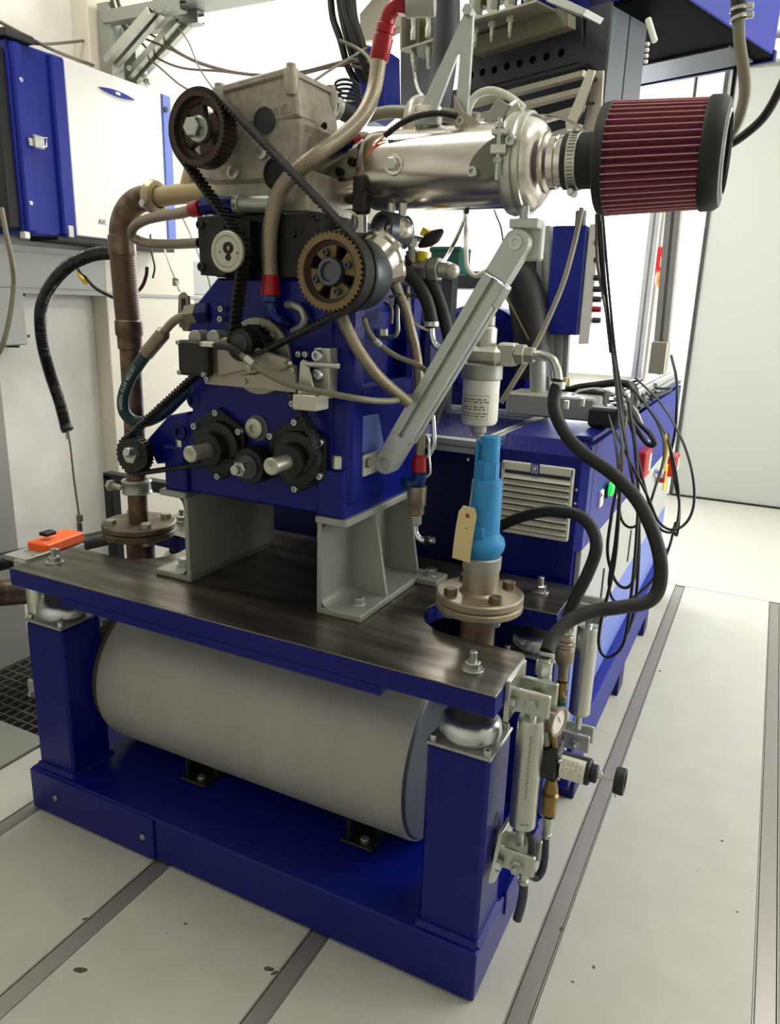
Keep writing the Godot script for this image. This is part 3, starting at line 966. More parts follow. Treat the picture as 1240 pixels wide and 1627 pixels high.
# ---------------------------------------------------------------- engine block, belts and pulleys
func engine() -> void:
	var e := thing("engine_block", "tall blue painted engine crankcase standing on the two grey stands", "engine block", Vector3(-0.76, 1.083, -0.385))
	part("crankcase", G().prism([Vector2(-1.04, 1.083), Vector2(-1.04, 1.16), Vector2(-1.035, 1.285), Vector2(-0.957, 1.302), Vector2(-0.955, 1.56), Vector2(-0.858, 1.65), Vector2(-0.56, 1.65), Vector2(-0.515, 1.58), Vector2(-0.515, 1.083)], -0.58, -0.19, Transform3D(), 0.006), M.blue, e)
	part("bracket_ear", G().prism([Vector2(-0.9658, 1.3055), Vector2(-1.0352, 1.289), Vector2(-1.1232, 1.2101), Vector2(-1.088, 1.1478), Vector2(-1.0367, 1.1576), Vector2(-0.9733, 1.1652)], -0.27, -0.185, Transform3D(), 0.005), M.blue, e)
	part("side_column", G().box(Vector3(-0.495, 1.38, -0.225), Vector3(0.06, 0.54, 0.07), 0.012), M.blue, e)
	part("side_column", G().box(Vector3(-0.495, 1.38, -0.545), Vector3(0.06, 0.54, 0.07), 0.012), M.blue, e)
	part("rear_housing", G().prism([Vector2(-1.0, 1.1), Vector2(-0.52, 1.1), Vector2(-0.50, 1.28), Vector2(-0.44, 1.36), Vector2(-0.44, 1.54), Vector2(-0.48, 1.6), Vector2(-0.95, 1.6), Vector2(-1.0, 1.5)], -0.74, -0.575, Transform3D(), 0.012), M.blue_dark, e)
	part("painted_glare_patch", G().prism([Vector2(0.2262, 1.3243), Vector2(0.2512, 1.3307), Vector2(0.3449, 1.3279), Vector2(0.3912, 1.2135), Vector2(0.2754, 1.2225), Vector2(0.2408, 1.2726)], -0.476, -0.4715, SIDE, 0.001), M.blue_pale, e, "pale blue patch painted as window glare")  # paler blue pad paints the window glare on the glossy block side
	part("side_shelf", G().box(Vector3(-0.495, 1.385, -0.385), Vector3(0.06, 0.05, 0.3), 0.008), M.blue, e)
	part("side_wall", G().box(Vector3(-0.498, 1.24, -0.385), Vector3(0.05, 0.26, 0.36), 0.006), M.blue, e)
	for x in [-0.515, -1.012]:
		var f := part("mounting_foot", G().prism([Vector2(-0.04, 1.083), Vector2(0.04, 1.083), Vector2(0.037, 1.207), Vector2(-0.037, 1.207)], -0.575, -0.175, Transform3D(Basis(), Vector3(x, 0, 0)), 0.006), M.blue, e)
		part("foot_bolt", G().lathe(Vector3(x + 0.01, 1.207, -0.2), Vector3.UP, [Vector2(0, 0), Vector2(0, 0.018), Vector2(0.028, 0.018), Vector2(0.032, 0.015), Vector2(0.032, 0.009), Vector2(0.014, 0.009), Vector2(0.014, 0)], 20), M.zinc, f)
		part("foot_bolt", G().cap_screw(Vector3(x + 0.01, 1.207, -0.53), Vector3.UP, 0.018, 0.032), M.zinc, f)
	for p in [Vector3(-0.993, 1.2479, -0.18), Vector3(-0.9469, 1.3374, -0.19)]:
		part("threaded_boss", G().lathe(p - Vector3(0, 0, 0.004), Vector3.BACK, [Vector2(0, 0.024), Vector2(0.006, 0.022), Vector2(0.006, 0.012), Vector2(-0.01, 0.012), Vector2(-0.01, 0)], 24), M.blue_dark, e)
	var pg := part("sealing_plug", G().lathe(Vector3(-0.7449, 1.2834, -0.19), Vector3.BACK, [Vector2(0, 0.0), Vector2(0, 0.027), Vector2(0.012, 0.026), Vector2(0.014, 0.022), Vector2(0.014, 0.011), Vector2(0.006, 0.011), Vector2(0.006, 0)], 32), M.alu, e)
	part("plug_seal", G().ring(Vector3(-0.7389, 1.2839, -0.19), Vector3(-0.7389, 1.2839, -0.19) + Vector3(0, 0, 0.004), 0.034, 0.02), M.grey_frame, pg)
	for p in [Vector3(-0.8334, 1.5752, -0.18), Vector3(-0.8363, 1.5507, -0.18)]:
		part("screw", bolt_front(p, 0.008), M.bolt, e)
	# perforated light specks of glare are left to the lamps; oil seals with black hexagonal plates
	for q in [[Vector2(-0.8692, 1.227), -0.846, 1.225], [Vector2(-0.6209, 1.216), -0.602, 1.224]]:
		var c := Vector2(q[1], q[2])
		var hx := part("seal_plate", G().prism(circle(c + Vector2(-0.008, 0.006), 0.096, 6, PI / 6), -0.19, -0.172, Transform3D(), 0.002), M.black, e, "black hexagonal seal plate")
		for k in 6:
			var a := PI / 6 + PI / 3 * k
			part("plate_screw", bolt_front(at2(c + Vector2(-0.008, 0.006) + Vector2(cos(a), sin(a)) * 0.084, -0.172), 0.009), M.bolt, hx)
		part("seal_ring", G().lathe(at2(c, -0.172), Vector3.BACK, [Vector2(0, 0), Vector2(0, 0.07), Vector2(0.018, 0.068), Vector2(0.022, 0.06), Vector2(0.022, 0.045), Vector2(0.05, 0.04), Vector2(0.052, 0.02), Vector2(0.052, 0)], 40), M.black, hx)
		part("shaft_end", G().lathe(at2(c, -0.13), Vector3.BACK, [Vector2(0, 0), Vector2(0, 0.018), Vector2(0.064, 0.018), Vector2(0.064, 0.021), Vector2(0.077, 0.021), Vector2(0.08, 0.018), Vector2(0.08, 0.004), Vector2(0.077, 0)], 28), M.alu, e, "bright turned shaft end")
	var cb := Vector2(-0.715, 1.199)
	var sp := part("drive_sprocket", G().annulus(toothed(cb, 0.047, 0.004, 26), circle(cb, 0.02, 104), -0.17, -0.115), M.black, e)
	part("sprocket_washer", G().ring(at2(cb, -0.115), at2(cb, -0.108), 0.03, 0.0), M.hub, sp)
	part("sprocket_bolt", G().hexa(at2(cb, -0.108), Vector3.BACK, 0.034, 0.035).cyl(at2(cb, -0.075), at2(cb, -0.058), 0.012, 16), M.bolt, sp)
	var ap := part("auxiliary_pulley", G().annulus(toothed(Vector2(-1.1232, 1.1769), 0.05, 0.004, 28), circle(Vector2(-1.1232, 1.1769), 0.014, 112), -0.165, -0.125), M.black, e)
	part("pulley_cheek", G().ring(Vector3(-1.0985, 1.184, -0.125), Vector3(-1.0985, 1.184, -0.125) + Vector3(0, 0, 0.004), 0.043, 0.0), M.black, ap)
	part("pulley_bolt", G().hexa(Vector3(-1.1026, 1.1843, -0.12), Vector3.BACK, 0.042, 0.02).cyl(Vector3(-1.0912, 1.1906, -0.1), Vector3(-1.0907, 1.199, -0.08), 0.012, 16), M.bolt, ap)
	part("pulley_axle", G().cyl(Vector3(-1.1488, 1.1699, -0.165), Vector3(-1.1488, 1.1699, -0.165) + Vector3(0, 0, -0.06), 0.02), M.zinc_dull, ap)

	# auxiliary toothed belt
	var bl := single("auxiliary_belt", "black double sided toothed belt from crank to the small pulley at the left pipe", "belt", belt(belt_line([[CRANK + Vector2(0.0, 0.0), 0.036, -1.0], [Vector2(-0.602, 1.26), 0.062, -1.0], [Vector2(-0.78, 1.16), 0.045, 1.0], [Vector2(-1.1232, 1.1769), 0.05, -1.0]]), -0.165, -0.132, 0.004, 2), M.black)
	bl.set_meta("category", "belt")

	# black adapter between crankcase and head, with the tensioner block
	var cy := thing("cylinder_block", "dark grey machined cylinder block between blue crankcase and cast head", "cylinder block", Vector3(-0.7, 1.65, -0.385))
	part("block_body", G().box(Vector3(-0.707, 1.724, -0.385), Vector3(0.305, 0.146, 0.4), 0.004), M.plate_dark, cy)
	for p in [Vector3(-0.5619, 1.7852, -0.185), Vector3(-0.6254, 1.7495, -0.185)]:
		part("recessed_screw", G().cap_screw(p, Vector3.BACK, 0.009, 0.008), M.black, cy)
	var tb := thing("tensioner_block", "black belt tensioner block with a bright aluminium eccentric disc", "belt tensioner", Vector3(-0.83, 1.65, -0.16))
	part("block_plate", G().prism([Vector2(-0.8728, 1.788), Vector2(-0.8677, 1.654), Vector2(-0.7907, 1.6506), Vector2(-0.7894, 1.7905)], -0.185, -0.14, Transform3D(), 0.003), M.plate_dark, tb)
	part("carrier_plate", G().prism([Vector2(-0.7896, 1.7849), Vector2(-0.7905, 1.6549), Vector2(-0.7309, 1.6513), Vector2(-0.724, 1.7782)], -0.185, -0.148, Transform3D(), 0.003), M.black, tb)
	for p in [Vector3(-0.8602, 1.7694, -0.14), Vector3(-0.8609, 1.6731, -0.14)]:
		part("block_screw", G().cap_screw(p, Vector3.BACK, 0.011, 0.006), M.black, tb)
	part("tensioner_roller", G().lathe(at2(IDLER, -0.15), Vector3.BACK, [Vector2(0, 0), Vector2(0, 0.05), Vector2(0.045, 0.05), Vector2(0.045, 0)], 40), M.black, tb)
	var dc := part("eccentric_disc", G().lathe(at2(Vector2(-0.7475, 1.7049), -0.105), Vector3.BACK, [Vector2(0, 0), Vector2(0, 0.044), Vector2(0.004, 0.046), Vector2(0.01, 0.046), Vector2(0.012, 0.044), Vector2(0.012, 0.036), Vector2(0.010, 0.035), Vector2(0.0115, 0.034), Vector2(0.0115, 0)], 48), M.alu, tb, "bright aluminium disc")
	part("disc_screw", G().lathe(Vector3(-0.7425, 1.7127, -0.094), Vector3.BACK, [Vector2(0, 0.014), Vector2(0.004, 0.013), Vector2(0.004, 0.006), Vector2(0, 0.006), Vector2(0, 0)], 20), M.plate_dark, dc)
	part("disc_screw", G().lathe(Vector3(-0.7432, 1.6921, -0.094), Vector3.BACK, [Vector2(0, 0.008), Vector2(0.003, 0.007), Vector2(0.003, 0.004), Vector2(0, 0)], 16), M.plate_dark, dc)
	for p in [Vector3(-0.766, 1.7045, -0.0935), Vector3(-0.7172, 1.7017, -0.0935)]:
		part("pin_hole", G().cyl(p, p + Vector3(0, 0, 0.001), 0.0025, 8), M.black, dc)

	# camshaft pulley
	var cp := thing("camshaft_pulley", "brown toothed camshaft pulley with big washer bolt at the upper left of the engine", "pulley", at2(CAM, -0.12))
	part("toothed_rim", G().annulus(toothed(CAM, 0.080, 0.004, 48), circle(CAM, 0.066, 192), -0.138, -0.092), M.pulley, cp)
	part("web", G().annulus(circle(CAM, 0.068, 48), circle(CAM, 0.052, 48), -0.13, -0.108), M.pulley, cp)
	for k in 4:
		var a := TAU * k / 4 + 1.9
		var d := Vector2(cos(a), sin(a))
		var n := Vector2(-d.y, d.x)
		part("spoke", G().prism([CAM + d * 0.015 + n * 0.017, CAM + d * 0.057 + n * 0.024, CAM + d * 0.057 - n * 0.024, CAM + d * 0.015 - n * 0.017], -0.128, -0.108, Transform3D(), 0.003), M.pulley, cp)
	part("hub", G().lathe(at2(CAM, -0.14), Vector3.BACK, [Vector2(0, 0), Vector2(0, 0.03), Vector2(0.036, 0.03), Vector2(0.038, 0.026), Vector2(0.038, 0)], 32), M.pulley, cp)
	var bo := part("washer", G().lathe(at2(CAM, -0.102), Vector3.BACK, [Vector2(0, 0), Vector2(0, 0.028), Vector2(0.006, 0.028), Vector2(0.008, 0.026), Vector2(0.008, 0)], 32), M.bolt, cp)
	part("hex_bolt", G().hexa(at2(CAM, -0.094), Vector3.BACK, 0.038, 0.024), M.bolt, bo)
	part("camshaft", G().cyl(at2(CAM, -0.24), at2(CAM, -0.138), 0.03), M.black, cp)

	# pump pulley
	var pp := thing("pump_pulley", "gold rimmed toothed pump pulley with four windows at the lower right belt turn", "pulley", at2(PUMP, -0.12))
	part("toothed_rim", G().annulus(toothed(PUMP, 0.083, 0.004, 44), circle(PUMP, 0.066, 176), -0.14, -0.092), M.pulley_gold, pp)
	part("inner_lip", G().annulus(circle(PUMP, 0.067, 48), circle(PUMP, 0.057, 48), -0.13, -0.105), M.pulley, pp)
	for k in 4:
		var a := TAU * k / 4 + 0.35
		var w := 0.52
		var po := []
		for i in 7:
			var b := a - w + 2 * w * i / 6.0
			po.append(PUMP + Vector2(cos(b), sin(b)) * 0.058)
		for i in 7:
			var b := a + w - 2 * w * i / 6.0
			po.append(PUMP + Vector2(cos(b), sin(b)) * 0.026)
		var s := part("spoke", G().prism(po, -0.126, -0.108, Transform3D(), 0.002), M.pulley_gold, pp)
		part("spoke_screw", bolt_front(at2(PUMP + Vector2(cos(a), sin(a)) * 0.043, -0.108), 0.0085), M.hub, s)
	part("hub", G().lathe(at2(PUMP, -0.14), Vector3.BACK, [Vector2(0, 0), Vector2(0, 0.031), Vector2(0.046, 0.031), Vector2(0.05, 0.028), Vector2(0.05, 0.021), Vector2(0.042, 0.019), Vector2(0.042, 0)], 36), M.hub, pp)
	part("back_flange", G().ring(at2(PUMP, -0.15), at2(PUMP, -0.14), 0.091, 0.03, 56), M.black_gloss, pp)
	part("bearing_housing", G().lathe(at2(PUMP, -0.26), Vector3.BACK, [Vector2(0, 0), Vector2(0, 0.07), Vector2(0.03, 0.08), Vector2(0.1, 0.083), Vector2(0.108, 0.08), Vector2(0.108, 0)], 48), M.hub, pp)

	single("timing_belt", "wide black timing belt running round the camshaft pulley, pump pulley and crank", "belt", belt(belt_line([[CAM, 0.081, -1.0], [PUMP, 0.084, -1.0], [CRANK, 0.036, -1.0], [IDLER, 0.05, 1.0]]), -0.136, -0.096, 0.005, -1), M.rubber)

	# crank seal cover and sprocket
	var cr := thing("crank_cover", "pale round crank seal cover plate with a dark sprocket behind the sensor plate", "seal cover", at2(CRANK, -0.17))
	part("cover_disc", G().lathe(Vector3(-0.726, 1.4651, -0.188), Vector3.BACK, [Vector2(0, 0), Vector2(0, 0.094), Vector2(0.01, 0.094), Vector2(0.012, 0.092), Vector2(0.012, 0)], 56), M.alu_plate, cr)
	part("cover_screw", bolt_front(Vector3(-0.6733, 1.5195, -0.176), 0.009), M.bolt, cr)
	part("crank_sprocket", G().annulus(toothed(CRANK, 0.035, 0.003, 22), circle(CRANK, 0.012, 88), -0.174, -0.096), M.black, cr)
	part("sprocket_nose", G().lathe(at2(CRANK, -0.174), Vector3.BACK, [Vector2(0, 0), Vector2(0, 0.022), Vector2(0.082, 0.022), Vector2(0.084, 0.02), Vector2(0.084, 0)], 24), M.grey_dark, cr)

	# encoder plate with its black motor
	var sv := thing("sensor_plate", "flat aluminium plate with black square encoder motor on the front of the engine", "sensor", Vector3(-0.7253, 1.4305, -0.15))
	part("plate", G().prism([Vector2(-0.8532, 1.3924), Vector2(-0.8286, 1.5016), Vector2(-0.7952, 1.5092), Vector2(-0.6112, 1.4658), Vector2(-0.5795, 1.4532), Vector2(-0.5797, 1.3918)], -0.135, -0.125, Transform3D(), 0.001), M.alu_plate, sv)
	part("standoff", G().cyl(Vector3(-0.8934, 1.3959, -0.19), Vector3(-0.8471, 1.4031, -0.135), 0.008), M.zinc, sv)
	part("standoff", G().cyl(Vector3(-0.6379, 1.4001, -0.19), Vector3(-0.6006, 1.4072, -0.135), 0.008), M.zinc, sv)
	part("tension_arm", G().prism([Vector2(-0.8005, 1.5033), Vector2(-0.7754, 1.5105), Vector2(-0.5938, 1.4704), Vector2(-0.5957, 1.4502), Vector2(-0.6224, 1.4397), Vector2(-0.6765, 1.4465), Vector2(-0.8001, 1.4159)], -0.124, -0.112, Transform3D(), 0.002), M.alu_plate, sv)
	part("arm_black_line", G().prism([Vector2(-0.748, 1.4209), Vector2(-0.6952, 1.4305), Vector2(-0.6493, 1.4409), Vector2(-0.6953, 1.426)], -0.1245, -0.1235, Transform3D(), 0.0), M.black, sv)  # thin crack-like black line on the plate beside the arm
	part("arm_tip_screw", G().cyl(Vector3(-0.599, 1.4598, -0.115), Vector3(-0.58, 1.4615, -0.105), 0.006), M.bolt, sv)
	for p in [Vector3(-0.8406, 1.4058, -0.125), Vector3(-0.7002, 1.4419, -0.112), Vector3(-0.6815, 1.4712, -0.11), Vector3(-0.5848, 1.4442, -0.125), Vector3(-0.7259, 1.4078, -0.125)]:
		part("plate_screw", bolt_front(p, 0.007), M.bolt, sv)
	var mo := part("encoder_motor", G().box(Vector3(-0.8567, 1.4571, -0.1), Vector3(0.092, 0.085, 0.03), 0.006).lathe(Vector3(-0.8698, 1.4556, -0.115) + Vector3(0.006, 0, -0.04), Vector3.BACK, [Vector2(0, 0), Vector2(0, 0.04), Vector2(0.05, 0.04)], 36), M.black, sv)
	for s in [[-1, -1], [1, -1], [-1, 1], [1, 1]]:
		part("motor_screw", bolt_front(Vector3(-0.8567, 1.4571, -0.1) + Vector3(s[0] * 0.038, s[1] * 0.036, 0.014), 0.006), M.bolt, mo)
	part("cable_plug", G().box(Vector3(-0.791, 1.4945, -0.075), Vector3(0.04, 0.012, 0.012), 0.002), M.cream, mo)
	for p in [Vector3(-0.8673, 1.5037, -0.15), Vector3(-0.8097, 1.5064, -0.15)]:
		part("guide_roller", G().cyl(p, p + Vector3(0, 0, 0.04), 0.02, 24), M.zinc_dull, sv)
	var ca := smooth([Vector3(-0.7778, 1.4937, -0.075), Vector3(-0.7441, 1.4925, -0.075), Vector3(-0.7116, 1.4795, -0.08), Vector3(-0.6721, 1.4572, -0.08), Vector3(-0.6155, 1.4306, -0.08), Vector3(-0.5649, 1.4133, -0.09), Vector3(-0.4947, 1.4035, -0.1), Vector3(-0.4236, 1.3932, -0.12), Vector3(-0.3905, 1.383, -0.18), Vector3(-0.3762, 1.3789, -0.25), Vector3(-0.3729, 1.3817, -0.32)])
	var cl := single("sensor_cable", "grey sheathed sensor cable sagging from the encoder motor towards the profile strut", "cable", G().tube(ca, 0.0075, 10), M.hose_grey)
	part("cable_sleeve", G().tube(smooth([Vector3(-0.7705, 1.4927, -0.073), Vector3(-0.7351, 1.4916, -0.073), Vector3(-0.7028, 1.4772, -0.078)]), 0.0095, 10), M.black, cl)
	part("cable_ferrule", G().tube([Vector3(-0.6856, 1.468, -0.079), Vector3(-0.6642, 1.4548, -0.079)], 0.0105, 12), M.zinc, cl)

	# bracket with rod
	var br := thing("sensor_bracket", "pale aluminium bracket block with a thin horizontal rod on the engine front", "bracket", Vector3(-0.5346, 1.4284, -0.15))
	part("mounting_bar", G().prism([Vector2(-0.5453, 1.4958), Vector2(-0.5026, 1.4966), Vector2(-0.5032, 1.3824), Vector2(-0.5466, 1.3804)], -0.19, -0.15, Transform3D(), 0.002), M.alu, br)
	for p in [Vector3(-0.5297, 1.4794, -0.15), Vector3(-0.5295, 1.4361, -0.15)]:
		part("bar_screw", G().cap_screw(p, Vector3.BACK, 0.014, 0.016).ring(p, p + Vector3(0, 0, 0.002), 0.018, 0.005), M.bolt, br)
	part("clamp_block", G().box(Vector3(-0.5313, 1.3762, -0.115), Vector3(0.062, 0.036, 0.06), 0.002), M.alu, br)
	part("upright_plate", G().prism([Vector2(-0.573, 1.3574), Vector2(-0.5622, 1.4646), Vector2(-0.5553, 1.4708), Vector2(-0.545, 1.4685), Vector2(-0.5277, 1.4094), Vector2(-0.5241, 1.385), Vector2(-0.5588, 1.3822), Vector2(-0.5589, 1.3571)], -0.125, -0.117, Transform3D(), 0.001), M.alu, br)
	part("rod", G().ring(Vector3(-0.5419, 1.4621, -0.11), Vector3(-0.5419, 1.4621, -0.11) + Vector3(0.088, 0, 0), 0.006, 0.003, 16), M.alu, br)
	for p in [Vector3(-0.5903, 1.4785, -0.16), Vector3(-0.5741, 1.4792, -0.165), Vector3(-0.5885, 1.3654, -0.13)]:
		part("small_screw", bolt_front(p, 0.008), M.bolt, br)


const SIDE := Transform3D(Basis(Vector3(0, 0, -1), Vector3(0, 1, 0), Vector3(1, 0, 0)), Vector3.ZERO)
const FLAT := Transform3D(Basis(Vector3(1, 0, 0), Vector3(0, 0, -1), Vector3(0, 1, 0)), Vector3.ZERO)


# ---------------------------------------------------------------- cylinder head, intake drum, air filter
func head_and_intake() -> void:
	var h := thing("cylinder_head", "cast aluminium cylinder head with angular cam cover at the top of the engine", "cylinder head", Vector3(-0.75, 1.8, -0.36))
	part("deck", G().box(Vector3(-0.735, 1.845, -0.39), Vector3(0.27, 0.094, 0.36), 0.006), M.cast, h)
	part("head_casting", G().prism([Vector2(-0.9519, 1.8823), Vector2(-0.9603, 1.9471), Vector2(-0.9004, 2.0431), Vector2(-0.8401, 2.0332), Vector2(-0.6787, 2.008), Vector2(-0.6206, 2.0064), Vector2(-0.6072, 1.9849), Vector2(-0.6277, 1.9225), Vector2(-0.6486, 1.8903), Vector2(-0.6804, 1.8674), Vector2(-0.7527, 1.8633), Vector2(-0.8561, 1.8657)], -0.53, -0.2, Transform3D(), 0.012), M.cast, h)
	part("cam_cover", G().prism([Vector2(-0.8636, 2.0105), Vector2(-0.8653, 2.062), Vector2(-0.8443, 2.0709), Vector2(-0.6505, 2.0925), Vector2(-0.6287, 2.0855), Vector2(-0.6156, 2.0009), Vector2(-0.7141, 1.9869)], -0.372, -0.196, Transform3D(), 0.006), M.cast, h)
	part("cover_rim", G().prism([Vector2(-0.8714, 2.0517), Vector2(-0.867, 2.0661), Vector2(-0.8478, 2.0765), Vector2(-0.6471, 2.0997), Vector2(-0.6237, 2.0925), Vector2(-0.6221, 2.0811), Vector2(-0.6472, 2.0821), Vector2(-0.8467, 2.0578)], -0.38, -0.188, Transform3D(), 0.004), M.cast, h)
	part("shoulder", G().prism([Vector2(0.1996, 1.9903), Vector2(0.2683, 2.0017), Vector2(0.3931, 2.0059), Vector2(0.5317, 1.9921), Vector2(0.4985, 1.9623), Vector2(0.3696, 1.9705), Vector2(0.2879, 1.9815), Vector2(0.2549, 1.9752), Vector2(0.2309, 1.9521), Vector2(0.2177, 1.9021), Vector2(0.202, 1.8864)], -0.69, -0.612, SIDE, 0.006), M.cast, h)
	for q in [[462, 0], [347, 0]]:
		pass
	for p in [Vector3(-0.6354, 2.0848, -0.195), Vector3(-0.8368, 2.0625, -0.195), Vector3(-0.6325, 2.0796, -0.36)]:
		part("corner_boss", G().lathe(p + Vector3(0, -0.045, 0), Vector3.UP, [Vector2(0, 0), Vector2(0.004, 0.012), Vector2(0.02, 0.017), Vector2(0.052, 0.017), Vector2(0.056, 0.015), Vector2(0.056, 0.011), Vector2(0.066, 0.011), Vector2(0.066, 0)], 20), M.cast, h)
	part("bore_plug", G().lathe(Vector3(-0.71, 1.9966, -0.197), Vector3.BACK, [Vector2(0, 0), Vector2(0, 0.029), Vector2(0.005, 0.029), Vector2(0.006, 0.026), Vector2(0.003, 0.025), Vector2(0.003, 0)], 36), M.grey_dark, h, "dark round plug")
	part("breather_hole", G().lathe(Vector3(-0.597, 1.9934, -0.2719), Vector3.RIGHT, [Vector2(0, 0.008), Vector2(0.004, 0.008), Vector2(0.004, 0.005), Vector2(-0.006, 0.004), Vector2(-0.006, 0)], 16), M.plate_dark, h)
	for p in [Vector3(-0.719, 1.931, -0.198), Vector3(-0.8023, 1.89, -0.198)]:
		part("head_screw", G().lathe(p, Vector3.BACK, [Vector2(0, 0.018), Vector2(0.008, 0.016), Vector2(0.01, 0.012), Vector2(0.01, 0.006), Vector2(0.003, 0.006), Vector2(0.003, 0)], 20), M.alu, h)
	part("lower_pocket", G().lathe(Vector3(-0.6809, 1.8838, -0.201), Vector3.BACK, [Vector2(0, 0), Vector2(0.0, 0.034), Vector2(0.004, 0.036), Vector2(0.005, 0.03), Vector2(0.002, 0.03), Vector2(0.002, 0)], 28), M.plate_dark, h)
	var fnt := SystemFont.new()
	fnt.font_names = PackedStringArray(["Droid Sans"])
	var tm := TextMesh.new()
	tm.text = "AVL"
	tm.font = fnt
	tm.font_size = 24
	tm.pixel_size = 0.0012
	tm.depth = 0.003
	var mi := MeshInstance3D.new()
	mi.name = "cast_lettering"
	mi.mesh = tm
	mi.material_override = M.cast
	mi.transform = Transform3D(Basis(Vector3.BACK, 0.12), Vector3(-0.6648, 2.0163, -0.195) - org[h])
	h.add_child(mi, true)
	# coolant stub under the head
	var st := thing("oil_return_fitting", "blue anodised fitting on a grey stub pipe under the cast head", "hose fitting", Vector3(-0.7678, 1.8183, -0.17))
	part("stub_pipe", G().cyl(Vector3(-0.7642, 1.8155, -0.17), Vector3(-0.674, 1.8168, -0.19), 0.02, 20, 0.003), M.zinc_dull, st)
	part("union_ring", G().ring(Vector3(-0.7753, 1.8158, -0.17), Vector3(-0.7605, 1.8154, -0.17), 0.023, 0.0, 24), M.zinc, st)
	part("blue_body", G().cyl(Vector3(-0.8315, 1.8173, -0.17), Vector3(-0.7734, 1.8157, -0.17), 0.018, 20, 0.003).hexa(Vector3(-0.843, 1.8162, -0.17), Vector3(-0.824, 1.8157, -0.17) - Vector3(-0.843, 1.8162, -0.17), 0.04, 0.02), M.blue_anod, st)

	# intake manifold flange and runners
	var im := thing("intake_manifold", "aluminium intake flange with black socket screws between head and polished drum", "intake manifold", Vector3(-0.6107, 1.9052, -0.4))
	var mf := part("flange", G().prism([Vector2(-0.6819, 1.873), Vector2(-0.669, 1.8958), Vector2(-0.5794, 1.9431), Vector2(-0.5279, 1.9709), Vector2(-0.4984, 1.95), Vector2(-0.4993, 1.8666), Vector2(-0.5688, 1.8518), Vector2(-0.6595, 1.8517)], -0.43, -0.36, Transform3D(), 0.006), M.alu, im)
	for p in [Vector3(-0.6431, 1.8789, -0.36), Vector3(-0.6018, 1.9074, -0.36), Vector3(-0.5668, 1.9285, -0.36), Vector3(-0.5396, 1.9577, -0.36)]:
		part("socket_screw", G().cap_screw(p, Vector3.BACK, 0.011, 0.014), M.black, mf)
	for y in [0, 1]:
		part("runner", G().tube(smooth([Vector3(-0.6845, 1.8685, -0.37), Vector3(-0.6107, 1.8646, -0.37), Vector3(-0.4953, 1.8727, -0.385)]) if y == 0 else smooth([Vector3(-0.6548, 1.9008, -0.46), Vector3(-0.5904, 1.94, -0.46), Vector3(-0.4983, 1.9463, -0.42)]), 0.033, 18), M.polished, im)
	part("casting_rib", G().tube(smooth([Vector3(-0.7139, 1.9169, -0.28), Vector3(-0.6657, 1.9243, -0.34), Vector3(-0.6008, 1.9625, -0.4)]), 0.009, 8), M.cast, im)
	part("casting_rib", G().tube(smooth([Vector3(-0.6813, 1.8762, -0.28), Vector3(-0.6295, 1.9226, -0.34), Vector3(-0.576, 1.9683, -0.4)]), 0.007, 8), M.cast, im)
	var fr := thing("fuel_rail", "fuel rail fitting in blue and red anodised metal with brass nipple beside the head", "fuel rail", Vector3(-0.5884, 1.9565, -0.33))
	part("rail_tube", G().cyl(Vector3(-0.6236, 1.9473, -0.33), Vector3(-0.5957, 1.9706, -0.36), 0.014, 16), M.blue_fit, fr)
	part("blue_nut", G().hexa(Vector3(-0.5968, 1.9661, -0.35), Vector3(-0.584, 1.9802, -0.37) - Vector3(-0.5968, 1.9661, -0.35), 0.034, 0.024), M.blue_anod, fr)
	part("red_sleeve", G().cyl(Vector3(-0.5782, 1.978, -0.36), Vector3(-0.5688, 1.9909, -0.38), 0.014, 16), M.red_anod, fr)
	part("brass_nipple", G().cyl(Vector3(-0.6467, 1.927, -0.31), Vector3(-0.62, 1.943, -0.33), 0.008, 12), M.brass, fr)
	part("braided_line", G().tube(smooth([Vector3(-0.5723, 1.9897, -0.38), Vector3(-0.5554, 1.9939, -0.4), Vector3(-0.543, 1.9799, -0.42), Vector3(-0.5441, 1.9592, -0.44)]), 0.009, 10), M.steel_braid, fr)

	# polished intake drum, its axis level and square to the crank
	var ay := 1.908
	var az := -0.385
	var d := thing("intake_drum", "polished horizontal aluminium intake drum leading to the red air filter", "intake plenum", Vector3(-0.33, 1.81, az))
	part("barrel", G().lathe(Vector3(-0.535, ay, az), Vector3.RIGHT, [Vector2(0, 0), Vector2(0, 0.07), Vector2(0.006, 0.08), Vector2(0.018, 0.087), Vector2(0.035, 0.089), Vector2(0.36, 0.092), Vector2(0.375, 0.097), Vector2(0.385, 0.097)], 64), M.polished, d)
	part("band_clamp", G().lathe(Vector3(-0.172, ay, az), Vector3.RIGHT, [Vector2(0, 0.095), Vector2(0, 0.104), Vector2(0.012, 0.108), Vector2(0.026, 0.104), Vector2(0.034, 0.108), Vector2(0.045, 0.106), Vector2(0.047, 0.097), Vector2(0, 0.095)], 64), M.zinc, d)
	part("end_dome", G().lathe(Vector3(-0.127, ay, az), Vector3.RIGHT, [Vector2(0, 0.1), Vector2(0.006, 0.098), Vector2(0.018, 0.09), Vector2(0.03, 0.075), Vector2(0.034, 0.05)], 56), M.polished, d)
	part("neck", G().lathe(Vector3(-0.1, ay, az), Vector3.RIGHT, [Vector2(0, 0.062), Vector2(0.012, 0.062), Vector2(0.018, 0.055), Vector2(0.032, 0.055), Vector2(0.034, 0.05), Vector2(0.06, 0.05), Vector2(0.062, 0.052), Vector2(0.066, 0.05), Vector2(0.11, 0.05)], 44), M.polished, d)
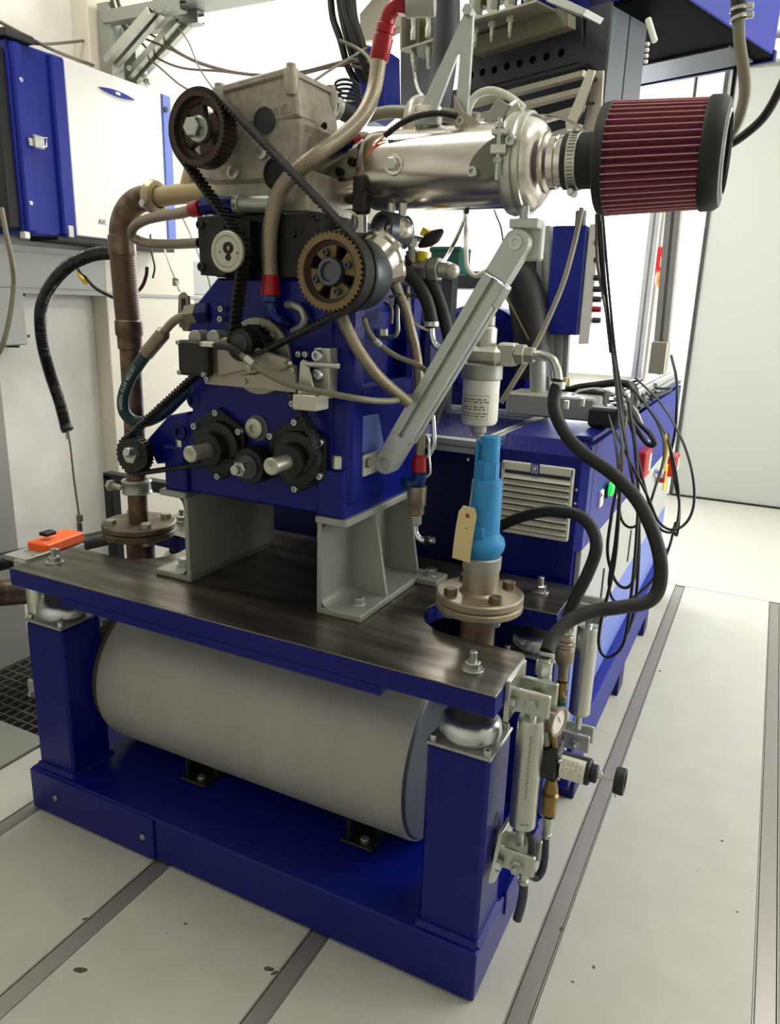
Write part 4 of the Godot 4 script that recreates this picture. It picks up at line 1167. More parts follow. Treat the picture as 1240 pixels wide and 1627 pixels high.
	var lg := part("latch_lug", G().box(Vector3(-0.165, ay + 0.01, az + 0.112), Vector3(0.034, 0.02, 0.03), 0.003).box(Vector3(-0.165, ay + 0.045, az + 0.108), Vector3(0.034, 0.014, 0.03), 0.003), M.zinc, d)
	part("latch_bolt", G().cyl(Vector3(-0.165, ay - 0.05, az + 0.12), Vector3(-0.165, ay + 0.07, az + 0.12), 0.005, 10).hexa(Vector3(-0.165, ay + 0.052, az + 0.12), Vector3.UP, 0.017, 0.01).hexa(Vector3(-0.165, ay - 0.006, az + 0.12), Vector3.DOWN, 0.017, 0.01), M.bolt, lg)
	# blanking plug on the near side
	var rd := (Vector3(-0.4234, 1.9065, -0.3) - Vector3(0, ay, az)) * Vector3(0, 1, 1)
	rd = rd.normalized()
	var pc: Vector3 = Vector3(Vector3(-0.4234, 1.9065, -0.3).x, ay, az) + rd * 0.086
	part("plug_boss", G().lathe(pc, rd, [Vector2(0, 0.024), Vector2(0.008, 0.022), Vector2(0.008, 0)], 24), M.polished, d)
	part("hex_plug", G().hexa(pc + rd * 0.008, rd, 0.026, 0.014), M.bolt, d)
	# two-screw blanking cover
	var rc := Vector3(0, 0.05, 0.95).normalized()
	var cx := Basis(Vector3.RIGHT, rc.cross(Vector3.RIGHT), rc)
	var co := Vector3(-0.1837, 1.9076, -0.285)
	var cf := Transform3D(cx, co)
	var po := []
	for i in 25:
		var a := TAU * i / 25.0
		var rr := 0.036 + 0.024 * pow(absf(cos(a - 0.62)), 3.0)
		po.append(Vector2(cos(a), sin(a)) * rr)
	var bc := part("blanking_cover", G().prism(po, -0.018, 0.0, cf, 0.003), M.cover_grey, d, "grey oval blanking cover")
	for s in [-1.0, 1.0]:
		part("cover_screw", G().cap_screw(co + cx * Vector3(s * 0.04, s * 0.029, 0), rc, 0.012, 0.014), M.bolt, bc)
	part("top_boss", G().cyl(Vector3(-0.385, ay + 0.07, az), Vector3(-0.385, ay + 0.135, az), 0.034, 28, 0.004), M.polished, d)
	part("elbow_stub", G().tube(smooth([Vector3(-0.43, ay + 0.06, az - 0.02), Vector3(-0.43, ay + 0.12, az - 0.03), Vector3(-0.44, ay + 0.15, az - 0.07), Vector3(-0.46, ay + 0.16, az - 0.15)]), 0.03, 18), M.alu, d)
	part("injector_wedge", G().prism([Vector2(-0.2424, 1.9939), Vector2(-0.2089, 2.0421), Vector2(-0.1787, 2.0248), Vector2(-0.1909, 1.9942), Vector2(-0.2122, 1.9868)], -0.42, -0.36, Transform3D(), 0.003), M.stand, d)
	part("injector_body", G().cyl(Vector3(-0.1891, 2.0065, -0.385), Vector3(-0.1588, 2.0243, -0.385), 0.022, 20), M.alu, d)
	part("support_stud", G().cyl(Vector3(-0.125, ay - 0.165, -0.35), Vector3(-0.125, ay - 0.09, -0.35), 0.011, 14), M.alu_profile, d)
	# triangular hanger plate
	var ha := thing("hanger_plate", "pale triangular aluminium hanger plate bolted on top of the polished drum", "bracket", Vector3(-0.33, 2.0, az))
	part("forked_plate", G().prism([Vector2(-0.4038, 2.0166), Vector2(-0.2963, 2.2145), Vector2(-0.276, 2.2144), Vector2(-0.2756, 2.1639), Vector2(-0.2774, 2.0025), Vector2(-0.3078, 2.0046), Vector2(-0.3023, 2.1177), Vector2(-0.302, 2.1374), Vector2(-0.308, 2.138), Vector2(-0.3551, 2.0235), Vector2(-0.3796, 2.0096)], -0.372, -0.36, Transform3D(), 0.001), M.alu_profile, ha)
	part("foot_lug", G().prism([Vector2(-0.3039, 2.0507), Vector2(-0.2794, 2.0162), Vector2(-0.2271, 1.9823), Vector2(-0.2463, 1.938), Vector2(-0.2567, 1.9385), Vector2(-0.2978, 1.9717)], -0.352, -0.34, Transform3D(), 0.001), M.alu_plate, ha)
	for p in [Vector3(-0.2853, 1.9962, -0.339), Vector3(-0.2702, 1.9698, -0.339)]:
		part("lug_hole", G().lathe(p, Vector3.BACK, [Vector2(0, 0.009), Vector2(0.001, 0.009), Vector2(0.001, 0.006), Vector2(-0.002, 0.006), Vector2(-0.002, 0)], 16), M.cream, ha)
	part("foot_pad", G().box(Vector3(-0.3733, 2.0092, -0.36), Vector3(0.06, 0.03, 0.03), 0.003), M.alu_profile, ha)
	part("top_bolt", G().hexa(Vector3(-0.2847, 2.2154, -0.36), Vector3.BACK, 0.022, 0.014).hexa(Vector3(-0.2925, 2.2201, -0.372), Vector3.FORWARD, 0.022, 0.02), M.bolt, ha)
	# vent loop and sensor lead
	single("vent_hose", "white plastic vent hose arching over the polished drum", "hose", G().tube(smooth([Vector3(-0.2858, 2.0123, -0.38), Vector3(-0.2803, 2.04, -0.385), Vector3(-0.2653, 2.059, -0.39), Vector3(-0.2359, 2.0642, -0.39), Vector3(-0.206, 2.0554, -0.39), Vector3(-0.1771, 2.0382, -0.385), Vector3(-0.1541, 2.0204, -0.38)]), 0.0085, 12), M.cable_white)
	var sl := single("conduit_lead", "black corrugated lead curving over the left shoulder of the polished drum", "cable", G().tube(smooth([Vector3(-0.4565, 1.9707, -0.31), Vector3(-0.436, 1.9838, -0.31), Vector3(-0.4072, 1.9997, -0.315), Vector3(-0.3709, 2.0097, -0.32), Vector3(-0.3272, 2.0114, -0.325), Vector3(-0.2897, 2.0047, -0.33)], 14), 0.0075, 10, func(s): return 0.0068 + 0.0012 * sin(s * 900.0)), M.black)
	part("orange_wire", G().tube(smooth([Vector3(-0.4565, 1.9707, -0.31), Vector3(-0.4794, 1.95, -0.305), Vector3(-0.4976, 1.9288, -0.3), Vector3(-0.512, 1.8998, -0.3), Vector3(-0.5149, 1.8809, -0.3)]), 0.0022, 6), M.orange, sl)
	part("white_wire", G().tube(smooth([Vector3(-0.4591, 1.9718, -0.315), Vector3(-0.4871, 1.9513, -0.31), Vector3(-0.5053, 1.9246, -0.305), Vector3(-0.5082, 1.8806, -0.3)]), 0.0022, 6), M.cream, sl)
	var cn := thing("sensor_plug", "black connector plug on a bright sensor below the drum's left end", "sensor plug", Vector3(-0.5129, 1.7895, -0.3))
	part("plug_body", G().box(Vector3(-0.5129, 1.8644, -0.3), Vector3(0.028, 0.045, 0.03), 0.004).box(Vector3(-0.5087, 1.8284, -0.3), Vector3(0.036, 0.05, 0.036), 0.006), M.black, cn)
	part("sensor_barrel", G().cyl(Vector3(-0.5148, 1.8008, -0.3), Vector3(-0.5139, 1.7585, -0.3), 0.019, 20), M.zinc, cn)
	part("clip", G().ring(Vector3(-0.5347, 1.7889, -0.29), Vector3(-0.5283, 1.7839, -0.27), 0.026, 0.02, 20), M.chrome, cn)
	# coolant pump housing behind the pump pulley
	var wp := thing("pump_housing", "shiny cast pump housing with bulbous outlet behind the gold rimmed pulley", "pump", Vector3(-0.4622, 1.7207, -0.33))
	part("volute", G().lathe(Vector3(-0.4718, 1.6813, -0.27), Vector3(-0.4475, 1.7445, -0.36) - Vector3(-0.4718, 1.6813, -0.27), [Vector2(0, 0.03), Vector2(0.0, 0.052), Vector2(0.02, 0.055), Vector2(0.05, 0.056), Vector2(0.055, 0.062), Vector2(0.065, 0.062), Vector2(0.07, 0.05), Vector2(0.1, 0.035), Vector2(0.11, 0.0)], 36), M.polished, wp)
	part("outlet_bulb", G().sph(Vector3(-0.4284, 1.771, -0.34), Vector3(0.036, 0.03, 0.036), 20), M.polished, wp)
	part("throat", G().lathe(Vector3(-0.455, 1.7718, -0.3), Vector3(-0.4328, 1.7667, -0.37) - Vector3(-0.455, 1.7718, -0.3), [Vector2(0, 0.03), Vector2(0, 0.038), Vector2(0.07, 0.042), Vector2(0.08, 0.03)], 28), M.hub, wp)
	part("discharge", G().cyl(Vector3(-0.462, 1.6687, -0.3), Vector3(-0.4151, 1.6855, -0.34), 0.034, 24, 0.008), M.polished, wp)
	for p in [Vector3(-0.4496, 1.8009, -0.34), Vector3(-0.4195, 1.8003, -0.34)]:
		part("stud", G().cyl(p, p + Vector3(0, 0.03, 0), 0.01, 12), M.zinc, wp)
	part("end_cap", G().sph(Vector3(-0.4491, 1.6397, -0.29), Vector3(0.016, 0.028, 0.016), 14), M.cream, wp)

	# cone air filter
	var af := thing("air_filter", "large round air filter with red pleated gauze and black rubber ends", "air filter", Vector3(0.13, 1.79, az))
	part("rubber_neck", G().lathe(Vector3(-0.052, ay, az), Vector3.RIGHT, [Vector2(0, 0.05), Vector2(0, 0.056), Vector2(0.07, 0.056), Vector2(0.074, 0.06), Vector2(0.076, 0.1), Vector2(0.08, 0.108), Vector2(0.098, 0.112), Vector2(0.102, 0.108)], 56), M.rubber, af)
	var ck := part("hose_clamp", G().ring(Vector3(-0.04, ay, az), Vector3(-0.018, ay, az), 0.0585, 0.055, 48), M.zinc, af)
	for i in 24:
		var a := 0.2 + PI * i / 24.0
		part("clamp_slot", G().box(Vector3(-0.029, ay + 0.0586 * cos(a), az + 0.0586 * sin(a)), Vector3(0.014, 0.0012, 0.0012), 0, Basis(Vector3.RIGHT, a)), M.plate_dark, ck)
	part("clamp_screw", G().cyl(Vector3(-0.029, ay - 0.064, az - 0.01), Vector3(-0.029, ay - 0.064, az + 0.03), 0.008, 12), M.bolt, ck)
	# 46 pleats, each fold a ridge with a crest coloured paler as sheen
	var pg := G()
	var cg := G()
	var np := 46
	for i in np:
		var f := func(a: float, x: float, r: float) -> Vector3: return Vector3(x, ay + r * sin(a), az + r * cos(a))
		var dip := [0.0, 0.007, 0.013, 0.007, 0.0]
		for s in 4:
			var a0 := TAU * (i + s / 4.0) / np
			var a1 := TAU * (i + (s + 1) / 4.0) / np
			pg.quad(f.call(a0, 0.042, 0.1105 - dip[s]), f.call(a1, 0.042, 0.1105 - dip[s + 1]), f.call(a1, 0.235, 0.102 - dip[s + 1]), f.call(a0, 0.235, 0.102 - dip[s]), f.call((a0 + a1) / 2, 0.0, 1.0) - Vector3(0, ay, az))
		var ac := TAU * i / np
		cg.tube([f.call(ac, 0.044, 0.1100), f.call(ac, 0.234, 0.1015)], 0.0013, 6)
	var gz := part("pleated_gauze", pg, M.filter_red, af, "dark red pleated gauze")
	part("pleat_crests", cg, M.crest_sheen, gz, "pleat crests coloured paler for the light on them").set_meta("kind", "stuff")
	part("end_cap", G().lathe(Vector3(0.23, ay, az), Vector3.RIGHT, [Vector2(0, 0.09), Vector2(0.0, 0.104), Vector2(0.004, 0.107), Vector2(0.028, 0.106), Vector2(0.038, 0.099), Vector2(0.04, 0.09), Vector2(0.04, 0.078), Vector2(0.03, 0.076), Vector2(0.028, 0.0)], 60), M.rubber, af)
	part("chrome_lip", G().ring(Vector3(0.268, ay, az), Vector3(0.273, ay, az), 0.082, 0.074, 56), M.chrome, af)


func fitting_nut(a: Vector3, b: Vector3, af: float) -> Geo:
	return G().hexa(a, b - a, af, (b - a).length())


# ---------------------------------------------------------------- pipes and hoses
func pipes_and_hoses() -> void:
	# exhaust riser at the left
	var ex := thing("exhaust_riser", "weathered brown steel exhaust riser with flanged foot standing in the left bight of the plate", "exhaust pipe", Vector3(-1.365, 0.8, -0.38))
	var c := Vector3(-1.365, 0, -0.38)
	part("stub_pipe", G().cyl(c + Vector3(0, 0.62, 0), c + Vector3(0, 0.845, 0), 0.045, 28), M.brown_pipe, ex)
	part("lower_flange", G().cyl(c + Vector3(0, 0.845, 0), c + Vector3(0, 0.866, 0), 0.117, 56, 0.003), M.flange, ex)
	part("upper_flange", G().cyl(c + Vector3(0, 0.868, 0), c + Vector3(0, 0.89, 0), 0.117, 56, 0.004), M.flange, ex)
	for k in 4:
		var a := PI / 2 * k + 0.55
		var p := c + Vector3(cos(a) * 0.088, 0.89, sin(a) * 0.088)
		part("flange_bolt", G().hexa(p, Vector3.UP, 0.03, 0.016).hexa(p - Vector3(0, 0.045, 0), Vector3.DOWN, 0.03, 0.014), M.zinc_dull, ex)
	part("lower_pipe", G().cyl(c + Vector3(0, 0.88, 0), c + Vector3(0, 1.12, 0), 0.031, 28), M.brown_pipe, ex)
	var cl := part("pipe_clamp", G().lathe(c + Vector3(0, 0.985, 0), Vector3.UP, [Vector2(0, 0.034), Vector2(0, 0.045), Vector2(0.004, 0.048), Vector2(0.01, 0.044), Vector2(0.034, 0.044), Vector2(0.04, 0.048), Vector2(0.045, 0.045), Vector2(0.045, 0.034)], 36), M.zinc_dull, ex)
	part("clamp_bolt", G().cyl(c + Vector3(-0.02, 1.008, 0.045), c + Vector3(-0.09, 1.008, 0.035), 0.009, 12).hexa(c + Vector3(-0.066, 1.008, 0.04), Vector3(-1, 0, -0.1), 0.032, 0.016), M.zinc, cl)
	part("middle_pipe", G().cyl(c + Vector3(0.004, 1.1, 0), c + Vector3(0.008, 1.5, 0), 0.0315, 28), M.brown_pipe, ex)
	part("collar", G().lathe(c + Vector3(0.008, 1.44, 0), Vector3.UP, [Vector2(0, 0.031), Vector2(0.004, 0.0365), Vector2(0.04, 0.0365), Vector2(0.046, 0.041), Vector2(0.085, 0.041), Vector2(0.09, 0.036)], 32), M.brown_pipe, ex)
	part("flexible_braid", G().tube(smooth([c + Vector3(0.008, 1.52, 0), c + Vector3(0.004, 1.6, 0), c + Vector3(0.0, 1.73, 0)], 12), 0.0375, 28), M.brown_braid, ex, "dark braided flexible section")
	part("sleeve", G().lathe(c + Vector3(0.0, 1.715, 0), Vector3.UP, [Vector2(0, 0.037), Vector2(0.002, 0.04), Vector2(0.055, 0.039), Vector2(0.058, 0.035)], 32), M.brown_pipe, ex)
	var el := []
	for i in 13:
		var a := PI / 2 * i / 12.0
		el.append(c + Vector3(0.105 - 0.105 * cos(a), 1.765 + 0.105 * sin(a), 0))
	el.append(c + Vector3(0.135, 1.872, 0))
	part("elbow", G().tube(el, 0.0355, 28), M.brown_pipe, ex)
	part("coupling_ring", G().lathe(c + Vector3(0.125, 1.872, 0), Vector3.RIGHT, [Vector2(0, 0.03), Vector2(0, 0.043), Vector2(0.012, 0.048), Vector2(0.026, 0.043), Vector2(0.03, 0.03)], 32), M.tan_pipe, ex)
	part("coupling_bolt", G().hexa(c + Vector3(0.14, 1.85, 0.044), Vector3.BACK, 0.02, 0.012), M.bolt, ex)
	part("header_pipe", G().tube(smooth([c + Vector3(0.15, 1.872, 0), c + Vector3(0.24, 1.878, 0), c + Vector3(0.34, 1.88, 0.0), c + Vector3(0.46, 1.885, 0.0)]), 0.027, 22), M.tan_pipe, ex)
	part("header_pipe", G().tube(smooth([c + Vector3(0.25, 1.88, -0.01), c + Vector3(0.265, 1.92, -0.01), c + Vector3(0.29, 1.97, -0.01), c + Vector3(0.34, 2.0, 0.0), c + Vector3(0.45, 2.01, 0.02)]), 0.025, 22), M.tan_pipe, ex)

	# big braided oil hose across the front of the engine
	var h := single("braided_hose", "thick braided steel hose sweeping down the engine front behind the timing belt", "hose", G().tube(smooth([Vector3(-0.6764, 1.6516, -0.165), Vector3(-0.6792, 1.7094, -0.165), Vector3(-0.6729, 1.7716, -0.165), Vector3(-0.651, 1.8347, -0.165), Vector3(-0.6133, 1.8747, -0.168), Vector3(-0.5656, 1.9149, -0.19), Vector3(-0.539, 1.965, -0.26), Vector3(-0.528, 2.0205, -0.33), Vector3(-0.5264, 2.0849, -0.38), Vector3(-0.5239, 2.1603, -0.4)], 12), 0.0185, 18), M.steel_braid)
	part("red_end", G().lathe(Vector3(-0.6764, 1.6573, -0.165), Vector3.DOWN, [Vector2(0, 0.018), Vector2(0.002, 0.0205), Vector2(0.02, 0.021), Vector2(0.028, 0.0235), Vector2(0.046, 0.0235), Vector2(0.048, 0.018), Vector2(0.048, 0)], 24), M.red_anod, h, "red anodised lower end")
	part("blue_adapter", fitting_nut(Vector3(-0.6752, 1.6116, -0.165), Vector3(-0.6755, 1.5957, -0.165), 0.034).cyl(Vector3(-0.6755, 1.5957, -0.165), Vector3(-0.674, 1.5725, -0.165), 0.014, 18), M.blue_fit, h)
	part("blue_elbow", G().tube(smooth([Vector3(-0.6739, 1.5755, -0.165), Vector3(-0.665, 1.5626, -0.165), Vector3(-0.6504, 1.5529, -0.17), Vector3(-0.6408, 1.5473, -0.185)]), 0.014, 14), M.blue_anod, h)
	var u0 := Vector3(-0.5254, 2.1538, -0.4)
	var u1 := Vector3(-0.5091, 2.2202, -0.4)
	part("red_union", G().lathe(u0, u1 - u0, [Vector2(0, 0.0), Vector2(0, 0.019), Vector2(0.006, 0.023), Vector2(0.05, 0.0235), Vector2(0.052, 0.02), Vector2(0.056, 0.02), Vector2(0.058, 0.0225), Vector2(0.074, 0.0225), Vector2(0.078, 0.018), Vector2(0.078, 0)], 24), M.red_anod, h)
	part("red_elbow", G().tube(smooth([Vector3(-0.5105, 2.2113, -0.4), Vector3(-0.5048, 2.2391, -0.4), Vector3(-0.4907, 2.2579, -0.4), Vector3(-0.4668, 2.2676, -0.4), Vector3(-0.4474, 2.2627, -0.4)]), 0.0175, 18), M.red_anod, h)
	part("elbow_nut", fitting_nut(Vector3(-0.4716, 2.2669, -0.4), Vector3(-0.4506, 2.2631, -0.4), 0.046), M.red_anod, h)
	part("feed_pipe", G().cyl(Vector3(-0.4569, 2.2613, -0.4), Vector3(-0.3933, 2.2622, -0.42), 0.026, 24), M.grey_box, h)
	# bracket clip next to the blue elbow
	single("hose_clip", "bent silver clip tube beside the blue elbow on the upper engine front", "pipe clip", G().tube(smooth([Vector3(-0.6407, 1.5911, -0.18), Vector3(-0.6125, 1.5889, -0.17), Vector3(-0.5914, 1.578, -0.17), Vector3(-0.5844, 1.5582, -0.17), Vector3(-0.5983, 1.5404, -0.175), Vector3(-0.6265, 1.5303, -0.185)]), 0.009, 12), M.zinc_dull)

	# smaller braided hose looping round the exhaust elbow
	var l := single("braided_loop_hose", "braided steel hose looping left round the exhaust elbow with a red end", "hose", G().tube(smooth([Vector3(-0.9136, 1.8065, -0.17), Vector3(-0.9698, 1.8028, -0.19), Vector3(-1.0724, 1.8044, -0.24), Vector3(-1.1829, 1.8008, -0.29), Vector3(-1.2658, 1.7863, -0.33), Vector3(-1.2876, 1.7647, -0.35), Vector3(-1.2503, 1.7481, -0.36), Vector3(-1.1515, 1.7433, -0.35), Vector3(-1.0003, 1.7417, -0.3)], 10), 0.0135, 16), M.steel_braid)
	part("red_end", G().lathe(Vector3(-0.9175, 1.8066, -0.17), Vector3(-0.8721, 1.8127, -0.17) - Vector3(-0.9175, 1.8066, -0.17), [Vector2(0, 0), Vector2(0, 0.014), Vector2(0.006, 0.0185), Vector2(0.032, 0.02), Vector2(0.036, 0.017), Vector2(0.036, 0)], 24), M.red_anod, l, "red anodised end")
	part("blue_nut", fitting_nut(Vector3(-0.8721, 1.8127, -0.17), Vector3(-0.8412, 1.8147, -0.17), 0.04).lathe(Vector3(-0.878, 1.8114, -0.17), Vector3(-0.8335, 1.8159, -0.17) - Vector3(-0.878, 1.8114, -0.17), [Vector2(0, 0.016), Vector2(0.008, 0.021), Vector2(0.018, 0.016)], 20), M.blue_anod, l)

	# teal hydraulic hose with printed lettering
	var hp := smooth([Vector3(-1.115, 1.4492, -0.2), Vector3(-1.1473, 1.4168, -0.2), Vector3(-1.1862, 1.371, -0.2), Vector3(-1.212, 1.3216, -0.2), Vector3(-1.2159, 1.2797, -0.205), Vector3(-1.1992, 1.256, -0.22), Vector3(-1.166, 1.255, -0.24), Vector3(-1.1354, 1.2786, -0.28), Vector3(-1.1115, 1.3249, -0.33), Vector3(-1.069, 1.3767, -0.36)], 10)
	var th := single("hydraulic_hose", "teal hydraulic hose with white lettering hanging at the left of the block", "hose", G().tube(hp, 0.0165, 18), M.teal)
	part("ferrule", G().cyl(Vector3(-1.0457, 1.5106, -0.2), Vector3(-1.1174, 1.4474, -0.2), 0.0195, 20, 0.004), M.bronze, th)
	part("bent_tube", G().tube(smooth([Vector3(-1.0574, 1.5003, -0.2), Vector3(-1.0317, 1.5242, -0.2), Vector3(-1.0046, 1.543, -0.2), Vector3(-0.9697, 1.5554, -0.2), Vector3(-0.9401, 1.5595, -0.2)]), 0.0115, 16), M.bronze, th)
	part("swivel_nut", fitting_nut(Vector3(-0.9612, 1.5573, -0.2), Vector3(-0.9234, 1.5617, -0.2), 0.046), M.bronze, th)
	part("port_adapter", fitting_nut(Vector3(-0.9234, 1.5617, -0.2), Vector3(-0.8822, 1.5661, -0.2), 0.05), M.blue_dark, th)
	hose_lettering(th, hp, "HANSA-FLEX HD216T", 0.0167)
	var lb := thing("lifting_eye", "small steel eye lug with hook wire above the teal hose elbow", "lug", Vector3(-1.036, 1.5549, -0.26))
	part("eye_lug", G().prism([Vector2(-1.0538, 1.5543), Vector2(-1.0487, 1.6039), Vector2(-1.0371, 1.6139), Vector2(-1.0239, 1.6142), Vector2(-1.0136, 1.6047), Vector2(-1.014, 1.5556), Vector2(-1.0114, 1.5227), Vector2(-1.0513, 1.5211)], -0.27, -0.26, Transform3D(), 0.002), M.bronze, lb)
	part("eye_slot", G().prism([Vector2(-1.0381, 1.5647), Vector2(-1.0362, 1.5976), Vector2(-1.0231, 1.5979), Vector2(-1.0249, 1.5651)], -0.26, -0.2585, Transform3D(), 0.0), M.plate_dark, lb)
	part("lug_nut", G().hexa(Vector3(-0.9979, 1.5284, -0.24), Vector3.BACK, 0.03, 0.015), M.bronze, lb)
	var wc := single("lead_wire", "white lead with amber connector hanging above the steel eye lug", "cable", G().tube(smooth([Vector3(-1.3186, 1.7615, -0.5), Vector3(-1.2553, 1.7125, -0.45), Vector3(-1.1924, 1.671, -0.4), Vector3(-1.1343, 1.6452, -0.35), Vector3(-1.0614, 1.6172, -0.28)]), 0.003, 6), M.cable_white)
	part("amber_connector", G().box(Vector3(-1.1369, 1.6418, -0.35), Vector3(0.016, 0.022, 0.012), 0.002), M.tan_pipe, wc)
	single("white_loop_lead", "white lead looping below the tensioner block towards the crankcase", "cable", G().tube(smooth([Vector3(-1.2525, 1.8593, -0.5), Vector3(-1.2121, 1.7965, -0.5), Vector3(-1.1299, 1.7127, -0.45), Vector3(-1.0747, 1.6506, -0.42), Vector3(-1.0575, 1.6103, -0.4), Vector3(-1.0762, 1.5834, -0.38), Vector3(-1.1181, 1.5806, -0.38)]), 0.0035, 8), M.cable_white)

	# braided hoses on the right flank
	single("braided_drain_hose", "braided steel hose falling from the pump pulley across the right side of the block", "hose", G().tube(smooth([Vector3(-0.4823, 1.5731, -0.165), Vector3(-0.4635, 1.5389, -0.165), Vector3(-0.4396, 1.4903, -0.18), Vector3(-0.4113, 1.4401, -0.21), Vector3(-0.3855, 1.4021, -0.25), Vector3(-0.3569, 1.3715, -0.28)]), 0.0145, 16), M.steel_braid)
	var b4 := single("braided_riser_hose", "braided steel hose dropping behind the aluminium strut to a red and blue fitting", "hose", G().tube(smooth([Vector3(-0.4568, 1.6637, -0.35), Vector3(-0.4365, 1.6319, -0.36), Vector3(-0.419, 1.5906, -0.37), Vector3(-0.4037, 1.5381, -0.375), Vector3(-0.3878, 1.4772, -0.38), Vector3(-0.3775, 1.3913, -0.385), Vector3(-0.3736, 1.2944, -0.39), Vector3(-0.3743, 1.2175, -0.395)]), 0.0135, 16), M.steel_braid)
	part("red_end", G().lathe(Vector3(-0.3746, 1.2242, -0.395), Vector3.DOWN, [Vector2(0, 0.014), Vector2(0.004, 0.0185), Vector2(0.045, 0.0205), Vector2(0.047, 0.016), Vector2(0.047, 0)], 24), M.red_anod, b4, "red anodised lower end")
	part("blue_elbow", G().tube(smooth([Vector3(-0.3706, 1.1776, -0.395), Vector3(-0.375, 1.1533, -0.395), Vector3(-0.3948, 1.1438, -0.395), Vector3(-0.4169, 1.1408, -0.395)]), 0.019, 16).sph(Vector3(-0.3985, 1.1433, -0.395), Vector3(0.024, 0.02, 0.024), 16), M.blue_fit, b4)
	var ck := single("check_valve", "stubby steel check valve with a bent outlet pipe below the red and blue fitting", "valve", G().lathe(Vector3(-0.3781, 1.1392, -0.395), Vector3.DOWN, [Vector2(0, 0), Vector2(0, 0.026), Vector2(0.05, 0.026), Vector2(0.056, 0.022), Vector2(0.075, 0.022), Vector2(0.078, 0.012), Vector2(0.078, 0)], 24), M.bronze)
	part("union_nut", fitting_nut(Vector3(-0.3801, 1.0594, -0.395), Vector3(-0.3789, 1.0315, -0.395), 0.03), M.zinc_dull, ck)
	part("outlet_bend", G().tube(smooth([Vector3(-0.379, 1.035, -0.395), Vector3(-0.3761, 1.0108, -0.395), Vector3(-0.3624, 0.9954, -0.395), Vector3(-0.3401, 0.9939, -0.395), Vector3(-0.322, 0.9987, -0.395)]), 0.0085, 14), M.chrome, ck)
	part("outlet_nut", fitting_nut(Vector3(-0.3456, 0.9929, -0.395), Vector3(-0.3329, 0.9969, -0.395), 0.022), M.black, ck)
	var sens := single("bleed_tube", "thin bent steel bleed tube beside the red fitting", "tube", G().tube(smooth([Vector3(-0.3508, 1.2817, -0.38), Vector3(-0.343, 1.2663, -0.38), Vector3(-0.3414, 1.2337, -0.38), Vector3(-0.3355, 1.1848, -0.38), Vector3(-0.3455, 1.1702, -0.38)]), 0.0035, 8), M.chrome)
	part("tube_elbow", G().tube(smooth([Vector3(-0.3443, 1.3285, -0.4), Vector3(-0.3384, 1.2803, -0.4), Vector3(-0.3371, 1.2542, -0.4), Vector3(-0.3465, 1.2299, -0.4), Vector3(-0.3532, 1.2192, -0.4)]), 0.0065, 12), M.chrome, sens)
	# rubber coolant hoses behind the strut
	var k1 := single("coolant_hose", "black coolant hose with silver clamp dropping from the pump housing", "hose", G().tube(smooth([Vector3(-0.4657, 1.6828, -0.38), Vector3(-0.4303, 1.6762, -0.39), Vector3(-0.4011, 1.6487, -0.4), Vector3(-0.3798, 1.6103, -0.41), Vector3(-0.3703, 1.5696, -0.42), Vector3(-0.3672, 1.5436, -0.42)]), 0.0165, 16), M.rubber)
	part("hose_clamp", G().ring(Vector3(-0.3681, 1.5605, -0.42), Vector3(-0.3675, 1.5482, -0.42), 0.019, 0.016, 24), M.zinc, k1)
	part("bent_pipe", G().tube(smooth([Vector3(-0.3674, 1.5466, -0.42), Vector3(-0.3645, 1.5236, -0.42), Vector3(-0.3549, 1.5039, -0.42), Vector3(-0.3371, 1.4954, -0.42), Vector3(-0.3149, 1.4966, -0.42)]), 0.0085, 14), M.chrome, k1)
	single("coolant_hose", "longer black coolant hose running down behind the aluminium strut, right of the clamped one", "hose", G().tube(smooth([Vector3(-0.4644, 1.7057, -0.44), Vector3(-0.4241, 1.6867, -0.45), Vector3(-0.3864, 1.6449, -0.46), Vector3(-0.3636, 1.5931, -0.47), Vector3(-0.3491, 1.5388, -0.48), Vector3(-0.3372, 1.4837, -0.48), Vector3(-0.3413, 1.3877, -0.46), Vector3(-0.3579, 1.3226, -0.44), Vector3(-0.3605, 1.3025, -0.44)]), 0.0165, 16), M.rubber)
	var tf := thing("tee_fitting", "silver tee fitting with hexagon nuts and rounded elbow behind the pump housing", "pipe fitting", Vector3(-0.4156, 1.6914, -0.45))
	part("tee_body", G().cyl(Vector3(-0.4419, 1.7321, -0.45), Vector3(-0.4362, 1.6805, -0.45), 0.018, 20).cyl(Vector3(-0.4385, 1.6927, -0.45), Vector3(-0.3981, 1.69, -0.45), 0.02, 20), M.alu, tf)
	part("hex_nut", fitting_nut(Vector3(-0.412, 1.6899, -0.45), Vector3(-0.3945, 1.6885, -0.45), 0.05), M.alu, tf)
	part("union_nut", fitting_nut(Vector3(-0.3893, 1.6885, -0.45), Vector3(-0.3635, 1.6872, -0.45), 0.054), M.zinc_dull, tf)
	part("elbow_cap", G().cyl(Vector3(-0.3635, 1.6872, -0.45), Vector3(-0.3361, 1.6845, -0.45), 0.02, 20).sph(Vector3(-0.3343, 1.683, -0.45), Vector3(0.022, 0.02, 0.022), 16), M.alu, tf)
	part("vertical_stem", G().cyl(Vector3(-0.4458, 1.7816, -0.45), Vector3(-0.4418, 1.7291, -0.45), 0.012, 14).hexa(Vector3(-0.4423, 1.7412, -0.45), Vector3.UP, 0.03, 0.02), M.zinc, tf)
	part("lever_stub", G().cyl(Vector3(-0.4504, 1.7652, -0.45), Vector3(-0.4082, 1.7574, -0.45), 0.007, 12), M.chrome, tf)
